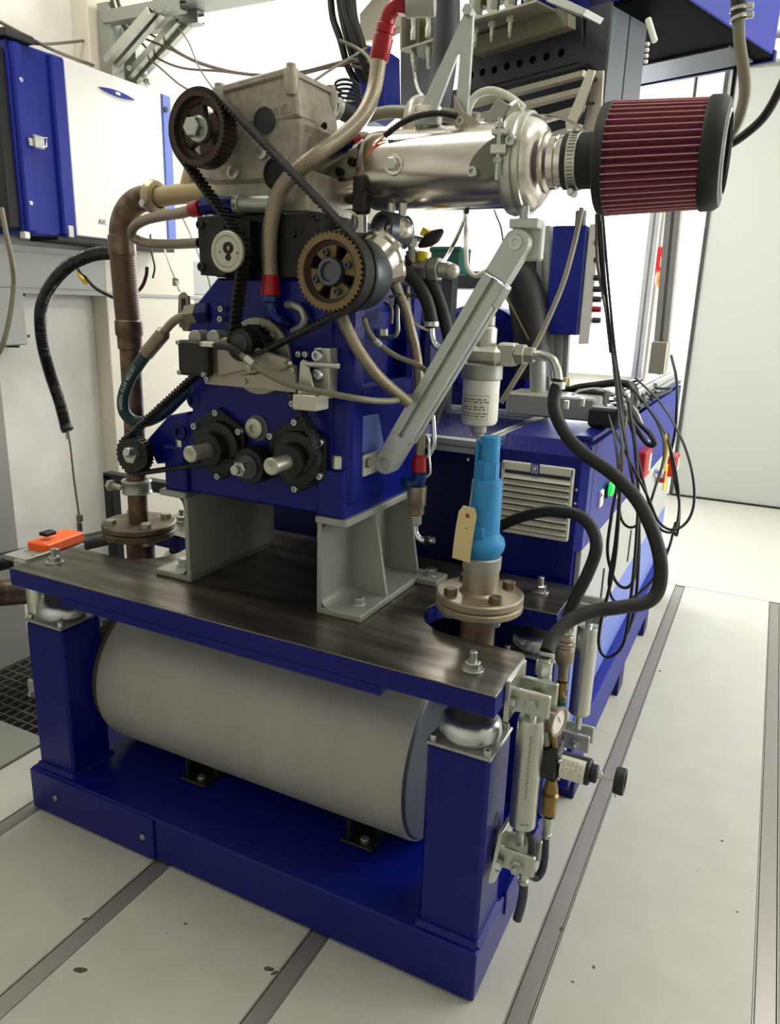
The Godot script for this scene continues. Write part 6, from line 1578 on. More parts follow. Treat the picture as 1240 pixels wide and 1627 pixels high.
	part("ferrule", G().lathe(Vector3(0.0693, 0.3327, -0.1), Vector3.DOWN, [Vector2(0, 0), Vector2(0, 0.01), Vector2(0.02, 0.01), Vector2(0.022, 0.014), Vector2(0.03, 0.013), Vector2(0.03, 0)], 16), M.zinc, lo)


# a loose cable: line of points, radius, material
func cable(called: String, label: String, pts: Array, r: float, m: Material, group := "") -> MeshInstance3D:
	var o := single(called, label, "cable", G().tube(smooth(pts, 7), r, 7), m)
	if group:
		o.set_meta("group", group)
	return o


func dyno_cabinet() -> void:
	# long blue base behind the engine
	var b := thing("machine_bed", "long blue steel base rail running back along the floor behind the engine bed", "machine base", Vector3(-0.4, 0, -2.0))
	part("side_beam", G().box(Vector3(-0.004, 0.19, -1.95), Vector3(0.06, 0.16, 2.35), 0.004), M.blue_box, b)
	part("side_beam", G().box(Vector3(-1.1, 0.19, -1.95), Vector3(0.06, 0.16, 2.35), 0.004), M.blue_box, b)
	for z in [-0.95, -1.75, -2.45, -3.0]:
		part("floor_foot", G().box(Vector3(-0.01, 0.055, z), Vector3(0.07, 0.11, 0.12), 0.004).prism([Vector2(-0.1, 0.11), Vector2(0.1, 0.11), Vector2(0.06, 0.02), Vector2(-0.06, 0.02)], -0.02, 0.01, Transform3D(SIDE.basis, Vector3(0, 0, z)), 0.002), M.blue_dark, b)
	# switch cabinet
	var c := thing("switch_cabinet", "glossy blue switch cabinet with a cream louvred vent behind the engine plate", "cabinet", Vector3(-0.15, 0.27, -1.8))
	var prof := [Vector2(0.76, 0.28), Vector2(3.0, 0.28), Vector2(3.0, 1.235), Vector2(0.80, 1.235), Vector2(0.76, 1.195)]
	part("body", G().prism(prof, -0.275, -0.03, SIDE, 0.003), M.blue, c)
	part("edge_chamfer", G().prism([Vector2(-0.031, -0.77), Vector2(-0.012, -0.79), Vector2(-0.012, -2.99), Vector2(-0.031, -2.99)], -1.225, -0.91, Transform3D(Basis(Vector3.RIGHT, Vector3.BACK, Vector3.DOWN), Vector3.ZERO), 0.001), M.blue_box, c)
	part("side_panel", G().box(Vector3(-0.02, 1.07, -1.92), Vector3(0.018, 0.31, 2.15), 0.002), M.blue_box, c)
	part("white_panel", G().box(Vector3(-0.02, 0.73, -1.89), Vector3(0.018, 0.355, 2.2), 0.003), M.door, c)
	part("lower_panel", G().box(Vector3(-0.02, 0.41, -1.9), Vector3(0.018, 0.275, 2.2), 0.003), M.blue_pale, c)  # blue paint made paler to carry the strong side light on it
	for z in [-1.2, -1.75]:
		part("panel_handle", G().box(Vector3(-0.009, 0.66, z), Vector3(0.006, 0.14, 0.012), 0.002), M.grey_dark, c)
	part("lid_edge", G().box(Vector3(-0.04, 1.243, -1.9), Vector3(0.05, 0.016, 2.2), 0.003), M.blue, c)
	# louvred vent
	var v := part("vent_grille", G().box(Vector3(-0.155, 1.053, -0.758), Vector3(0.216, 0.216, 0.006), 0.002), M.cream, c, "cream louvred vent")
	part("vent_shade_sheet", G().box(Vector3(-0.155, 1.048, -0.7545), Vector3(0.2, 0.18, 0.002), 0), M.grey_dark, v)  # flat dark sheet paints the shade in the gaps between the slats
	for e in [[-0.2585, 0.009, 1.053, 0.216], [-0.0515, 0.009, 1.053, 0.216]]:
		part("vent_rim", G().box(Vector3(e[0], e[2], -0.75), Vector3(e[1], e[3], 0.012), 0.002), M.cream, v)
	part("vent_rim", G().box(Vector3(-0.155, 0.95, -0.75), Vector3(0.21, 0.012, 0.012), 0.002), M.cream, v)
	for i in 9:
		part("louvre_slat", G().prism([Vector2(-0.014, -0.006), Vector2(-0.011, -0.007), Vector2(0.002, 0.004), Vector2(-0.001, 0.0055)], -0.256, -0.054, Transform3D(SIDE.basis, Vector3(0, 0.967 + 0.0192 * i, -0.752)), 0.0004), M.cream, v)
	part("vent_head", G().box(Vector3(-0.155, 1.15, -0.751), Vector3(0.214, 0.026, 0.014), 0.003), M.cream, v)
	var em := part("badge", G().box(Vector3(-0.16, 1.148, -0.744), Vector3(0.026, 0.034, 0.004), 0.001), M.blue_box, v, "small blue badge")
	part("badge_frame", G().annulus([Vector2(-0.009, -0.012), Vector2(0.009, -0.012), Vector2(0.009, 0.012), Vector2(-0.009, 0.012)], [Vector2(-0.007, -0.01), Vector2(0.007, -0.01), Vector2(0.007, 0.01), Vector2(-0.007, 0.01)], -0.7418, -0.7412, Transform3D(Basis(), Vector3(-0.16, 1.149, 0))).box(Vector3(-0.16, 1.151, -0.7415), Vector3(0.009, 0.010, 0.0006), 0).box(Vector3(-0.16, 1.143, -0.7415), Vector3(0.009, 0.002, 0.0006), 0), M.white, em)
	for y in [1.1, 1.06]:
		part("door_rivet", G().cyl(Vector3(-0.038, y, -0.7605), Vector3(-0.038, y, -0.756), 0.004, 10), M.zinc, c)
	# controls on the side
	var wl := part("white_rocker", G().box(Vector3(-0.009, 1.0288, -0.9902), Vector3(0.01, 0.055, 0.045), 0.003), M.white, c)
	part("rocker_dot", G().box(Vector3(-0.003, 1.0437, -0.9724), Vector3(0.002, 0.008, 0.008), 0.001), M.ink, wl)
	var gl := part("pilot_lamp_base", G().box(Vector3(-0.008, 1.037, -1.09), Vector3(0.016, 0.05, 0.05), 0.004), M.grey_dark, c)
	part("pilot_lamp", G().lathe(Vector3(0, 1.0429, -1.0768), Vector3.RIGHT, [Vector2(0, 0.024), Vector2(0.01, 0.022), Vector2(0.014, 0.014), Vector2(0.015, 0)], 20), M.green_lamp, gl, "lit green pilot lamp")
	part("name_plate", G().box(Vector3(-0.009, 1.0408, -1.3033), Vector3(0.006, 0.15, 0.07), 0.001), M.cream, c)
	for p in [[1022, 735], [1070, 738]]:
		var at := on_side(p[0])
		var k := part("isolator_switch", G().box(at, Vector3(0.045, 0.11, 0.16), 0.006), M.red, c, "red isolator switch")
		part("switch_plate", G().box(at + Vector3(-0.018, -0.05, 0.12), Vector3(0.006, 0.13, 0.09), 0.002), M.yellow, k)
		part("switch_label", G().box(at + Vector3(0.0235, 0.0, -0.03), Vector3(0.002, 0.07, 0.05), 0), M.cream, k)
	var ky := part("lock_cylinder", G().cyl(Vector3(-0.01, 0.8695, -2.2887), Vector3(-0.01, 0.8695, -2.2887) + Vector3(0.04, 0, 0), 0.018, 16), M.chrome, c)
	part("key_tag", G().cyl(Vector3(0, 0.8362, -2.3916), Vector3(0, 0.8362, -2.3916) + Vector3(0.03, 0, 0), 0.03, 16), M.red, ky)
	part("panel_screw", G().cyl(Vector3(-0.011, 1.0729, -1.9055), Vector3(-0.011, 1.0729, -1.9055) + Vector3(0.01, 0, 0), 0.014, 12), M.chrome, c)

	# guard of perforated blue sheet in an aluminium profile frame
	var g := thing("shaft_guard", "dark blue perforated shaft guard with aluminium profile frame behind the engine stands", "guard", Vector3(-0.72, 0.27, -1.1))
	var s := part("perforated_front", G().box(Vector3(-0.72, 0.73, -0.79), Vector3(0.87, 0.87, 0.006), 0.001), M.blue_dark, g)
	var s2 := part("perforated_top", G().box(Vector3(-0.72, 1.19, -1.1), Vector3(0.85, 0.006, 0.6), 0.001), M.blue, g)
	holes(s, 70, 66, Vector3(-1.14, 0.33, -0.7865), Vector3(0.0125, 0, 0), Vector3(0, 0.0125, 0), Vector3.BACK)
	holes(s2, 68, 46, Vector3(-1.14, 1.1935, -0.82), Vector3(0.0125, 0, 0), Vector3(0, 0, -0.0125), Vector3.UP)
	part("front_profile", profile_bar(Vector3(-1.16, 1.185, -0.79), Vector3(-0.36, 1.185, -0.79), 0.04), M.alu_profile, g)
	part("side_profile", profile_bar(Vector3(-0.335, 1.19, -0.83), Vector3(-0.335, 1.19, -1.42), 0.04), M.alu_profile, g)
	part("rear_profile", profile_bar(Vector3(-1.16, 1.2, -1.42), Vector3(-0.36, 1.2, -1.42), 0.04), M.alu_profile, g)
	part("corner_block", G().box(Vector3(-0.315, 1.155, -0.79), Vector3(0.075, 0.095, 0.05), 0.003), M.black, g)
	part("corner_leg", G().box(Vector3(-0.31, 0.7, -0.795), Vector3(0.06, 0.85, 0.045), 0.003), M.black, g)
	for p in [Vector3(-0.3852, 1.1438, -0.786), Vector3(-0.7973, 1.1587, -0.786)]:
		part("guard_screw", G().sph(p, Vector3(0.008, 0.008, 0.006), 10), M.chrome, g)

	# machined block and post on the cabinet top
	var m := thing("adapter_block", "grey machined adapter block with a round post on top of the blue cabinet", "machined block", Vector3(-0.2357, 1.2469, -1.2))
	part("block", G().box(Vector3(-0.235, 1.285, -1.2), Vector3(0.3, 0.075, 0.16), 0.006).box(Vector3(-0.06, 1.275, -1.13), Vector3(0.06, 0.06, 0.1), 0.006), M.stand, m)
	part("round_post", G().cyl(Vector3(-0.2937, 1.2744, -1.2), Vector3(-0.3082, 1.4453, -1.2), 0.028, 24), M.stand, m)
	for p in [Vector3(-0.1001, 1.323, -0.8032), Vector3(-0.0754, 1.323, -0.8936)]:
		part("dowel", G().cyl(p, p + Vector3(0, 0.025, 0), 0.008, 12), M.zinc, m)
	# blue box on upright profiles
	var pr := thing("upright_profiles", "pair of aluminium uprights carrying a blue wiring box above the cabinet", "frame", Vector3(-0.3461, 1.2909, -1.6))
	part("upright", profile_bar(Vector3(-0.3772, 1.2385, -1.6), Vector3(-0.435, 1.9006, -1.6), 0.05), M.alu_profile, pr)
	part("upright", profile_bar(Vector3(-0.3412, 1.2896, -1.62), Vector3(-0.3823, 1.9017, -1.62), 0.045), M.alu_profile, pr)
	part("upright", profile_bar(Vector3(-0.3156, 1.3409, -1.62), Vector3(-0.3215, 1.51, -1.62), 0.03), M.alu_profile, pr)
	var wb := thing("wiring_box", "narrow upright blue wiring box with grey connector strip in front of the bright window", "wiring box", Vector3(-0.2923, 1.5126, -1.55))
	part("case", G().box((Vector3(-0.3259, 1.8907, -1.56) + Vector3(-0.3067, 1.5118, -1.56)) * 0.5, Vector3(0.125, 0.385, 0.1), 0.004), M.blue_box, wb)
	var cs := part("connector_strip", G().box((Vector3(-0.24, 1.883, -1.56) + Vector3(-0.2142, 1.4928, -1.56)) * 0.5, Vector3(0.04, 0.42, 0.09), 0.003), M.white, wb)
	part("top_gland", G().cyl(Vector3(-0.2911, 1.8902, -1.56), Vector3(-0.2922, 1.9484, -1.56), 0.02, 14), M.grey_dark, wb)
	for y in [385, 412, 440, 458, 474, 490, 508]:
		part("connector", G().cyl(on_row(y), on_row(y) + Vector3(0.03, 0, 0.0), 0.011, 10), M.grey_dark if y != 490 else M.red, cs)
	# aluminium frame with glazing at the far side of the cabinet
	var af := thing("glazed_frame", "tall aluminium profile frame standing on the far end of the blue cabinet", "frame", Vector3(-0.05, 1.3507, -2.3638))
	part("upright", profile_bar(Vector3(-0.05, 1.3533, -2.3197), Vector3(-0.05, 2.0151, -2.0908) + Vector3(0, 0.35, 0), 0.06), M.grey_box, af)
	part("upright", profile_bar(Vector3(-0.22, 1.2642, -2.812), Vector3(-0.22, 1.2642, -2.812) + Vector3(0, 1.0, 0), 0.05), M.frame_white, af)
	part("sill_profile", profile_bar(Vector3(-0.06, 1.275, -1.45), Vector3(-0.06, 1.275, -2.95), 0.05), M.alu_profile, af)
	part("end_plate", G().box(Vector3(-0.045, 1.4059, -2.2351), Vector3(0.07, 0.14, 0.09), 0.004), M.alu_plate, af)
	var fe := thing("fire_box", "red wall box with a white patch seen beside the bright window", "wall box", Vector3(-0.5503, 2.0169, -5.6))
	part("case", G().box(Vector3(-0.5549, 2.0332, -5.62), Vector3(0.12, 0.2, 0.1), 0.01), M.red, fe)
	part("white_patch", G().box(Vector3(-0.5392, 2.0095, -5.56), Vector3(0.03, 0.08, 0.01), 0), M.white, fe)
	part("knob", G().sph(Vector3(-0.5382, 1.8751, -5.6), Vector3(0.05, 0.08, 0.05), 14), M.orange, fe)

	# things lying on the cabinet: brass valves, looms
	var br := thing("brass_valve", "small brass valve cluster on the cabinet top beside the round post", "valve", Vector3(-0.2705, 1.3178, -1.35))
	part("body", G().cyl(Vector3(-0.2928, 1.3343, -1.35), Vector3(-0.2335, 1.3386, -1.35), 0.02, 14).cyl(Vector3(-0.2672, 1.3068, -1.35), Vector3(-0.2768, 1.3624, -1.35), 0.018, 14), M.brass, br)
	part("hex_nut", G().hexa(Vector3(-0.2564, 1.3392, -1.35), Vector3.RIGHT, 0.05, 0.025), M.brass, br)
	var dk := thing("terminal_box", "black terminal box lying among the cables on the cabinet top", "terminal box", Vector3(-0.1233, 1.3073, -1.3))
	part("case", G().box(Vector3(-0.1302, 1.3111, -1.3), Vector3(0.1, 0.05, 0.1), 0.005), M.black, dk)
	part("plug", G().box(Vector3(-0.0243, 1.2853, -1), Vector3(0.09, 0.06, 0.08), 0.008), M.black, dk)
	# motor and teal box further back
	var mo := thing("dynamometer", "blue round dynamometer housing behind the strut", "motor", Vector3(-0.5314, 1.4314, -1.5))
	part("housing", G().cyl(Vector3(-0.65, 1.37, -1.5), Vector3(-0.65, 1.37, -1.85), 0.24, 48, 0.02), M.blue, mo)
	part("foot", G().box(Vector3(-0.65, 0.58, -1.68), Vector3(0.4, 1.16, 0.3), 0.01), M.blue_dark, mo)
	part("end_ring", G().ring(Vector3(-0.65, 1.37, -1.48), Vector3(-0.65, 1.37, -1.5), 0.18, 0.1, 40), M.blue_dark, mo)
	var dm := thing("shroud_hose", "wide dark flexible air duct bending down right of the strut top", "duct", Vector3(-0.4557, 1.4355, -1.5))
	part("duct", G().tube(smooth([Vector3(-0.5556, 1.758, -1.5), Vector3(-0.5166, 1.7356, -1.5), Vector3(-0.4697, 1.6725, -1.5), Vector3(-0.4364, 1.5655, -1.5), Vector3(-0.416, 1.4377, -1.5), Vector3(-0.4031, 1.3432, -1.5)]), 0.07, 20), M.black, dm)
	var bb := single("mounting_board", "flat black board behind the top joint of the strut", "board", G().box(Vector3(-0.503, 1.7239, -1.75), Vector3(0.14, 0.22, 0.02), 0.003), M.black)
	bb.set_meta("category", "board")
	var tb := thing("green_box", "dark green plastic box in front of the bright window, left of the strut", "box", Vector3(-0.6924, 1.7568, -1.3))
	part("case", G().box(Vector3(-0.6898, 1.7547, -1.3), Vector3(0.12, 0.09, 0.1), 0.008), M.teal_box, tb)
	part("stand_leg", G().box(Vector3(-0.6898, 1.7547, -1.3) - Vector3(0, 0.29, 0), Vector3(0.05, 0.52, 0.05), 0.004), M.grey_dark, tb)
	part("lid", G().box(Vector3(-0.692, 1.7937, -1.3), Vector3(0.126, 0.02, 0.106), 0.006), M.teal_box, tb)
	var rb := thing("rear_tray", "dark cable tray crossing behind the strut above the dynamometer", "cable tray", Vector3(-0.8918, 1.7122, -1.9))
	part("tray", G().box(Vector3(-0.9067, 1.7093, -1.9), Vector3(0.75, 0.07, 0.3), 0.004), M.grey_dark, rb)

	# tangle of leads on the cabinet top
	for i in 9:
		var pt := []
		var x := rng.randf_range(-0.24, -0.12)
		var z := -1.36 - 0.1 * i
		for k in 7:
			pt.append(Vector3(x + 0.035 * k + rng.randf_range(-0.02, 0.02), 1.255 + rng.randf_range(0.0, 0.05), z + rng.randf_range(-0.09, 0.09)))
		pt[6] = Vector3(0.0, 1.26, z + 0.05)
		cable("top_cable", "black lead in the tangle on the cabinet top behind the adapter block", pt, 0.006, M.cable_black, "leads tangled on the cabinet top")
	# cables that fall over the side of the cabinet
	var gq := "black cables hanging over the side of the blue cabinet"
	var labs := ["black cable hanging in the longest loop, almost down to the far damper", "black cable from below the air filter ending in a loop level with the louvred vent", "black cable falling straight down beside the pilot lamp", "black cable swinging out furthest right past the red switches", "short black cable dropping behind the right red isolator switch", "black cable with a small loop ending beside the pilot lamp", "black cable running along the inner side of the furthest right loop", "black cable crossing from the pilot lamp low under the right red switch"]
	var runs := [
		[Vector3(-0.0971, 1.8545, -1), Vector3(-0.0761, 1.6805, -1.05), Vector3(-0.0468, 1.4936, -1.1), Vector3(0.0087, 1.3307, -1), Vector3(0.0801, 1.2229, -0.75), Vector3(0.1075, 1.1121, -0.62), Vector3(0.1148, 0.9439, -0.6), Vector3(0.0975, 0.7763, -0.6), Vector3(0.1018, 0.702, -0.6), Vector3(0.1295, 0.6823, -0.6), Vector3(0.1641, 0.736, -0.6), Vector3(0.1674, 0.8828, -0.6), Vector3(0.1559, 1.0255, -0.65), Vector3(0.128, 1.1579, -0.75), Vector3(0.042, 1.3335, -1)],
		[Vector3(-0.0978, 1.8739, -1.02), Vector3(-0.0649, 1.6627, -1.06), Vector3(-0.0332, 1.475, -1.1), Vector3(0.0289, 1.3155, -0.98), Vector3(0.0773, 1.1871, -0.75), Vector3(0.0837, 1.0644, -0.66), Vector3(0.0868, 0.9598, -0.65), Vector3(0.1187, 0.8836, -0.65), Vector3(0.1529, 0.8776, -0.65), Vector3(0.1647, 0.9349, -0.66), Vector3(0.1499, 1.065, -0.7), Vector3(0.095, 1.2452, -0.85), Vector3(0.0244, 1.3465, -1.05)],
		[Vector3(-0.039, 1.4746, -1.1), Vector3(0.0177, 1.3335, -0.98), Vector3(0.0988, 1.2074, -0.75), Vector3(0.1394, 1.0989, -0.7), Vector3(0.1606, 1.0004, -0.68), Vector3(0.1737, 0.8268, -0.66), Vector3(0.1645, 0.7441, -0.65)],
		[Vector3(-0.0515, 1.3157, -1.1), Vector3(0.0213, 1.2676, -0.9), Vector3(0.0988, 1.2074, -0.75), Vector3(0.1665, 1.1204, -0.7), Vector3(0.2034, 1.0557, -0.7), Vector3(0.2438, 1.0411, -0.7), Vector3(0.2744, 1.0708, -0.72), Vector3(0.2787, 1.1257, -0.75), Vector3(0.2546, 1.2001, -0.8), Vector3(0.2057, 1.2679, -0.9), Vector3(0.1203, 1.3302, -1.1), Vector3(0.0057, 1.3855, -1.3)],
		[Vector3(-0.0044, 1.3676, -1.25), Vector3(0.1189, 1.3024, -1), Vector3(0.1829, 1.2546, -0.85), Vector3(0.2238, 1.1609, -0.8), Vector3(0.243, 1.0783, -0.78), Vector3(0.2471, 1.0117, -0.76), Vector3(0.2348, 1.0314, -0.76)],
		[Vector3(0.0068, 1.358, -1.25), Vector3(0.1283, 1.2843, -1), Vector3(0.1773, 1.2181, -0.85), Vector3(0.1747, 1.1286, -0.75), Vector3(0.1621, 1.0621, -0.72), Vector3(0.1356, 1.0305, -0.7), Vector3(0.1049, 1.0491, -0.7), Vector3(0.0833, 1.118, -0.74), Vector3(0.0603, 1.2415, -0.85)],
		[Vector3(0.007, 1.3206, -1.1), Vector3(0.0786, 1.2548, -0.9), Vector3(0.1465, 1.1426, -0.75), Vector3(0.1917, 1.0489, -0.72), Vector3(0.2272, 1.0261, -0.72), Vector3(0.244, 1.0416, -0.74), Vector3(0.2408, 1.096, -0.78), Vector3(0.2227, 1.1429, -0.8), Vector3(0.1754, 1.2648, -0.9)],
		[Vector3(-0.0382, 1.3218, -1.05), Vector3(0.0477, 1.2473, -0.8), Vector3(0.0927, 1.1318, -0.68), Vector3(0.1043, 1.0017, -0.64), Vector3(0.1028, 0.8778, -0.63), Vector3(0.1363, 0.8332, -0.63), Vector3(0.1998, 0.8874, -0.66), Vector3(0.2314, 0.9656, -0.72), Vector3(0.2378, 1.0414, -0.78)],
	]
	for i in runs.size():
		cable("hanging_cable", labs[i], runs[i], 0.0045 if i < 3 else 0.0038, M.cable_black, gq)
	var yl := cable("striped_cable", "yellow green earth cable among the black loops beside the pilot lamp", [Vector3(0.0441, 1.3147, -1), Vector3(0.0618, 1.2599, -0.85), Vector3(0.0756, 1.1869, -0.75), Vector3(0.0879, 1.127, -0.7)], 0.004, M.olive)
	yl.set_meta("category", "cable")
	var yw := cable("yellow_lead", "yellow lead hanging in front of the right red isolator switch", [Vector3(0.173, 1.27, -0.86), Vector3(0.1839, 1.2294, -0.84), Vector3(0.1826, 1.1787, -0.82)], 0.0035, M.yellow)
	yw.set_meta("category", "cable")
	cable("far_cable", "single black cable hanging from the far end of the cabinet", [Vector3(0.0313, 1.4289, -2), Vector3(0.0782, 1.3234, -1.9), Vector3(0.1006, 1.1524, -1.85), Vector3(0.0942, 1.0483, -1.85)], 0.006, M.cable_black)
	cable("loom", "thick black cable loom lying across the cabinet top", [Vector3(-0.2923, 1.2842, -1.4), Vector3(-0.2142, 1.3266, -1.35), Vector3(-0.1277, 1.3504, -1.3), Vector3(-0.044, 1.3651, -1.3), Vector3(0.0136, 1.3523, -1.25), Vector3(0.038, 1.3034, -1.1)], 0.014, M.cable_black)
	cable("loom", "black cable loom with pinkish wires dropping over the cabinet edge", [Vector3(-0.0431, 1.3566, -1.3), Vector3(0.0262, 1.3223, -1.1), Vector3(0.0788, 1.282, -0.98), Vector3(0.1275, 1.2598, -0.9), Vector3(0.1438, 1.2351, -0.88), Vector3(0.1201, 1.2332, -0.9), Vector3(0.0644, 1.2667, -1), Vector3(0.0251, 1.2945, -1.08)], 0.008, M.cable_black)
	cable("white_lead", "thin white lead curling over the cables on the cabinet top", [Vector3(-0.198, 1.3105, -1.2), Vector3(-0.1473, 1.34, -1.2), Vector3(-0.0855, 1.3489, -1.2), Vector3(-0.0133, 1.3343, -1.15), Vector3(0.055, 1.3103, -1.05), Vector3(0.0966, 1.278, -0.95)], 0.0035, M.cable_white)
	cable("grey_sheath", "long grey sheathed cable slanting down past the blue wiring box", [Vector3(-0.2041, 1.9149, -1.2), Vector3(-0.2193, 1.801, -1.2), Vector3(-0.2306, 1.6817, -1.15), Vector3(-0.2582, 1.5625, -1.1), Vector3(-0.2875, 1.4631, -1.05), Vector3(-0.3271, 1.3633, -1), Vector3(-0.3563, 1.3019, -0.98)], 0.009, M.hose_grey)
	cable("rising_cable", "black cable rising in front of the bright window below the air filter", [Vector3(-0.1273, 1.8923, -1.1), Vector3(-0.12, 1.7779, -1.15), Vector3(-0.1025, 1.6466, -1.2), Vector3(-0.0728, 1.4667, -1.25)], 0.008, M.cable_black)
	cable("rising_cable", "thin grey cable rising in front of the bright window left of the black one", [Vector3(-0.1384, 1.8858, -1.12), Vector3(-0.1323, 1.742, -1.18), Vector3(-0.0922, 1.5879, -1.2), Vector3(-0.0474, 1.3853, -1.25)], 0.005, M.cable_grey)
	cable("green_lead", "thin yellow green lead slanting down in front of the dark duct", [Vector3(-0.1647, 1.6331, -0.36), Vector3(-0.333, 1.6254, -0.9), Vector3(-0.423, 1.5663, -1.3), Vector3(-0.4139, 1.4867, -1.43)], 0.004, M.olive)
	cable("white_bend", "white plastic tube with a tight bend left of the strut top", [Vector3(-0.2771, 1.816, -0.385), Vector3(-0.4004, 1.8322, -0.7), Vector3(-0.5173, 1.8398, -1), Vector3(-0.5129, 1.768, -1), Vector3(-0.5056, 1.7202, -1), Vector3(-0.4783, 1.6955, -1), Vector3(-0.4472, 1.7073, -1), Vector3(-0.4066, 1.7266, -1)], 0.008, M.cable_white)
	cable("thin_drop", "thin dark wire dropping from the drum past the strut", [Vector3(-0.2131, 1.8189, -0.4), Vector3(-0.2801, 1.8315, -0.6), Vector3(-0.3334, 1.8213, -0.8), Vector3(-0.3399, 1.7832, -0.85), Vector3(-0.3497, 1.7428, -0.9)], 0.003, M.cable_grey)
	cable("silver_lead", "silver braided lead slanting through the bright window gap", [Vector3(-0.2754, 1.8132, -0.385), Vector3(-0.4058, 1.829, -0.7), Vector3(-0.5007, 1.7957, -0.88), Vector3(-0.5125, 1.7484, -0.85), Vector3(-0.3669, 1.6872, -0.45)], 0.006, M.steel_braid)


func on_side(px: float) -> Vector3:
	return Vector3(0, 1.0091, -1.7827) if px < 1050 else Vector3(0.01, 0.8079, -2.8994)


func on_row(y: float) -> Vector3:
	return (Vector3(-0.2266, 1.879, -1.52)).lerp(Vector3(-0.1987, 1.4946, -1.52), (y - 365.0) / 175.0)


# slotted square profile between two points
func profile_bar(a: Vector3, b: Vector3, w: float) -> Geo:
	var d := (b - a).normalized()
	var x := d.cross(Vector3.UP if absf(d.y) < 0.9 else Vector3.BACK).normalized()
	var y := x.cross(d)
	var h := w / 2
	var s := w * 0.11
	var q := w * 0.25
	var sec := []
	for k in 4:
		for p in [Vector2(-h, h), Vector2(-s, h), Vector2(-s, h - q), Vector2(s, h - q), Vector2(s, h)]:
			sec.append(p.rotated(-PI / 2 * k))
	return G().prism(sec, 0.0, (b - a).length(), Transform3D(Basis(x, -y, d), a), 0.0005)


func holes(parent: Node3D, nx: int, ny: int, at: Vector3, dx: Vector3, dy: Vector3, n: Vector3) -> void:
	var mm := MultiMesh.new()
	mm.transform_format = MultiMesh.TRANSFORM_3D
	mm.mesh = G().cyl(Vector3.ZERO, n * 0.0004, 0.0038, 7, 0.0).mesh()
	mm.instance_count = nx * ny
	for j in ny:
		for i in nx:
			mm.set_instance_transform(j * nx + i, Transform3D(Basis(), at + dx * (i + 0.5 * (j % 2)) + dy * j - org[parent]))
	var o := MultiMeshInstance3D.new()
	o.name = "perforation"
	o.multimesh = mm
	o.material_override = M.black
	o.set_meta("kind", "stuff")
	parent.add_child(o, true)


const TURN := Transform3D(Basis(Vector3(0.945519, 0, 0.325568), Vector3(0, 1, 0), Vector3(-0.325568, 0, 0.945519)), Vector3.ZERO)


func tbox(g: Geo, s0: float, s1: float, y0: float, y1: float, n0: float, n1: float, bev := 0.003) -> Geo:
	return g.box(TURN * Vector3((s0 + s1) / 2, (y0 + y1) / 2, (n0 + n1) / 2), Vector3(absf(s1 - s0), absf(y1 - y0), absf(n1 - n0)), bev, TURN.basis)


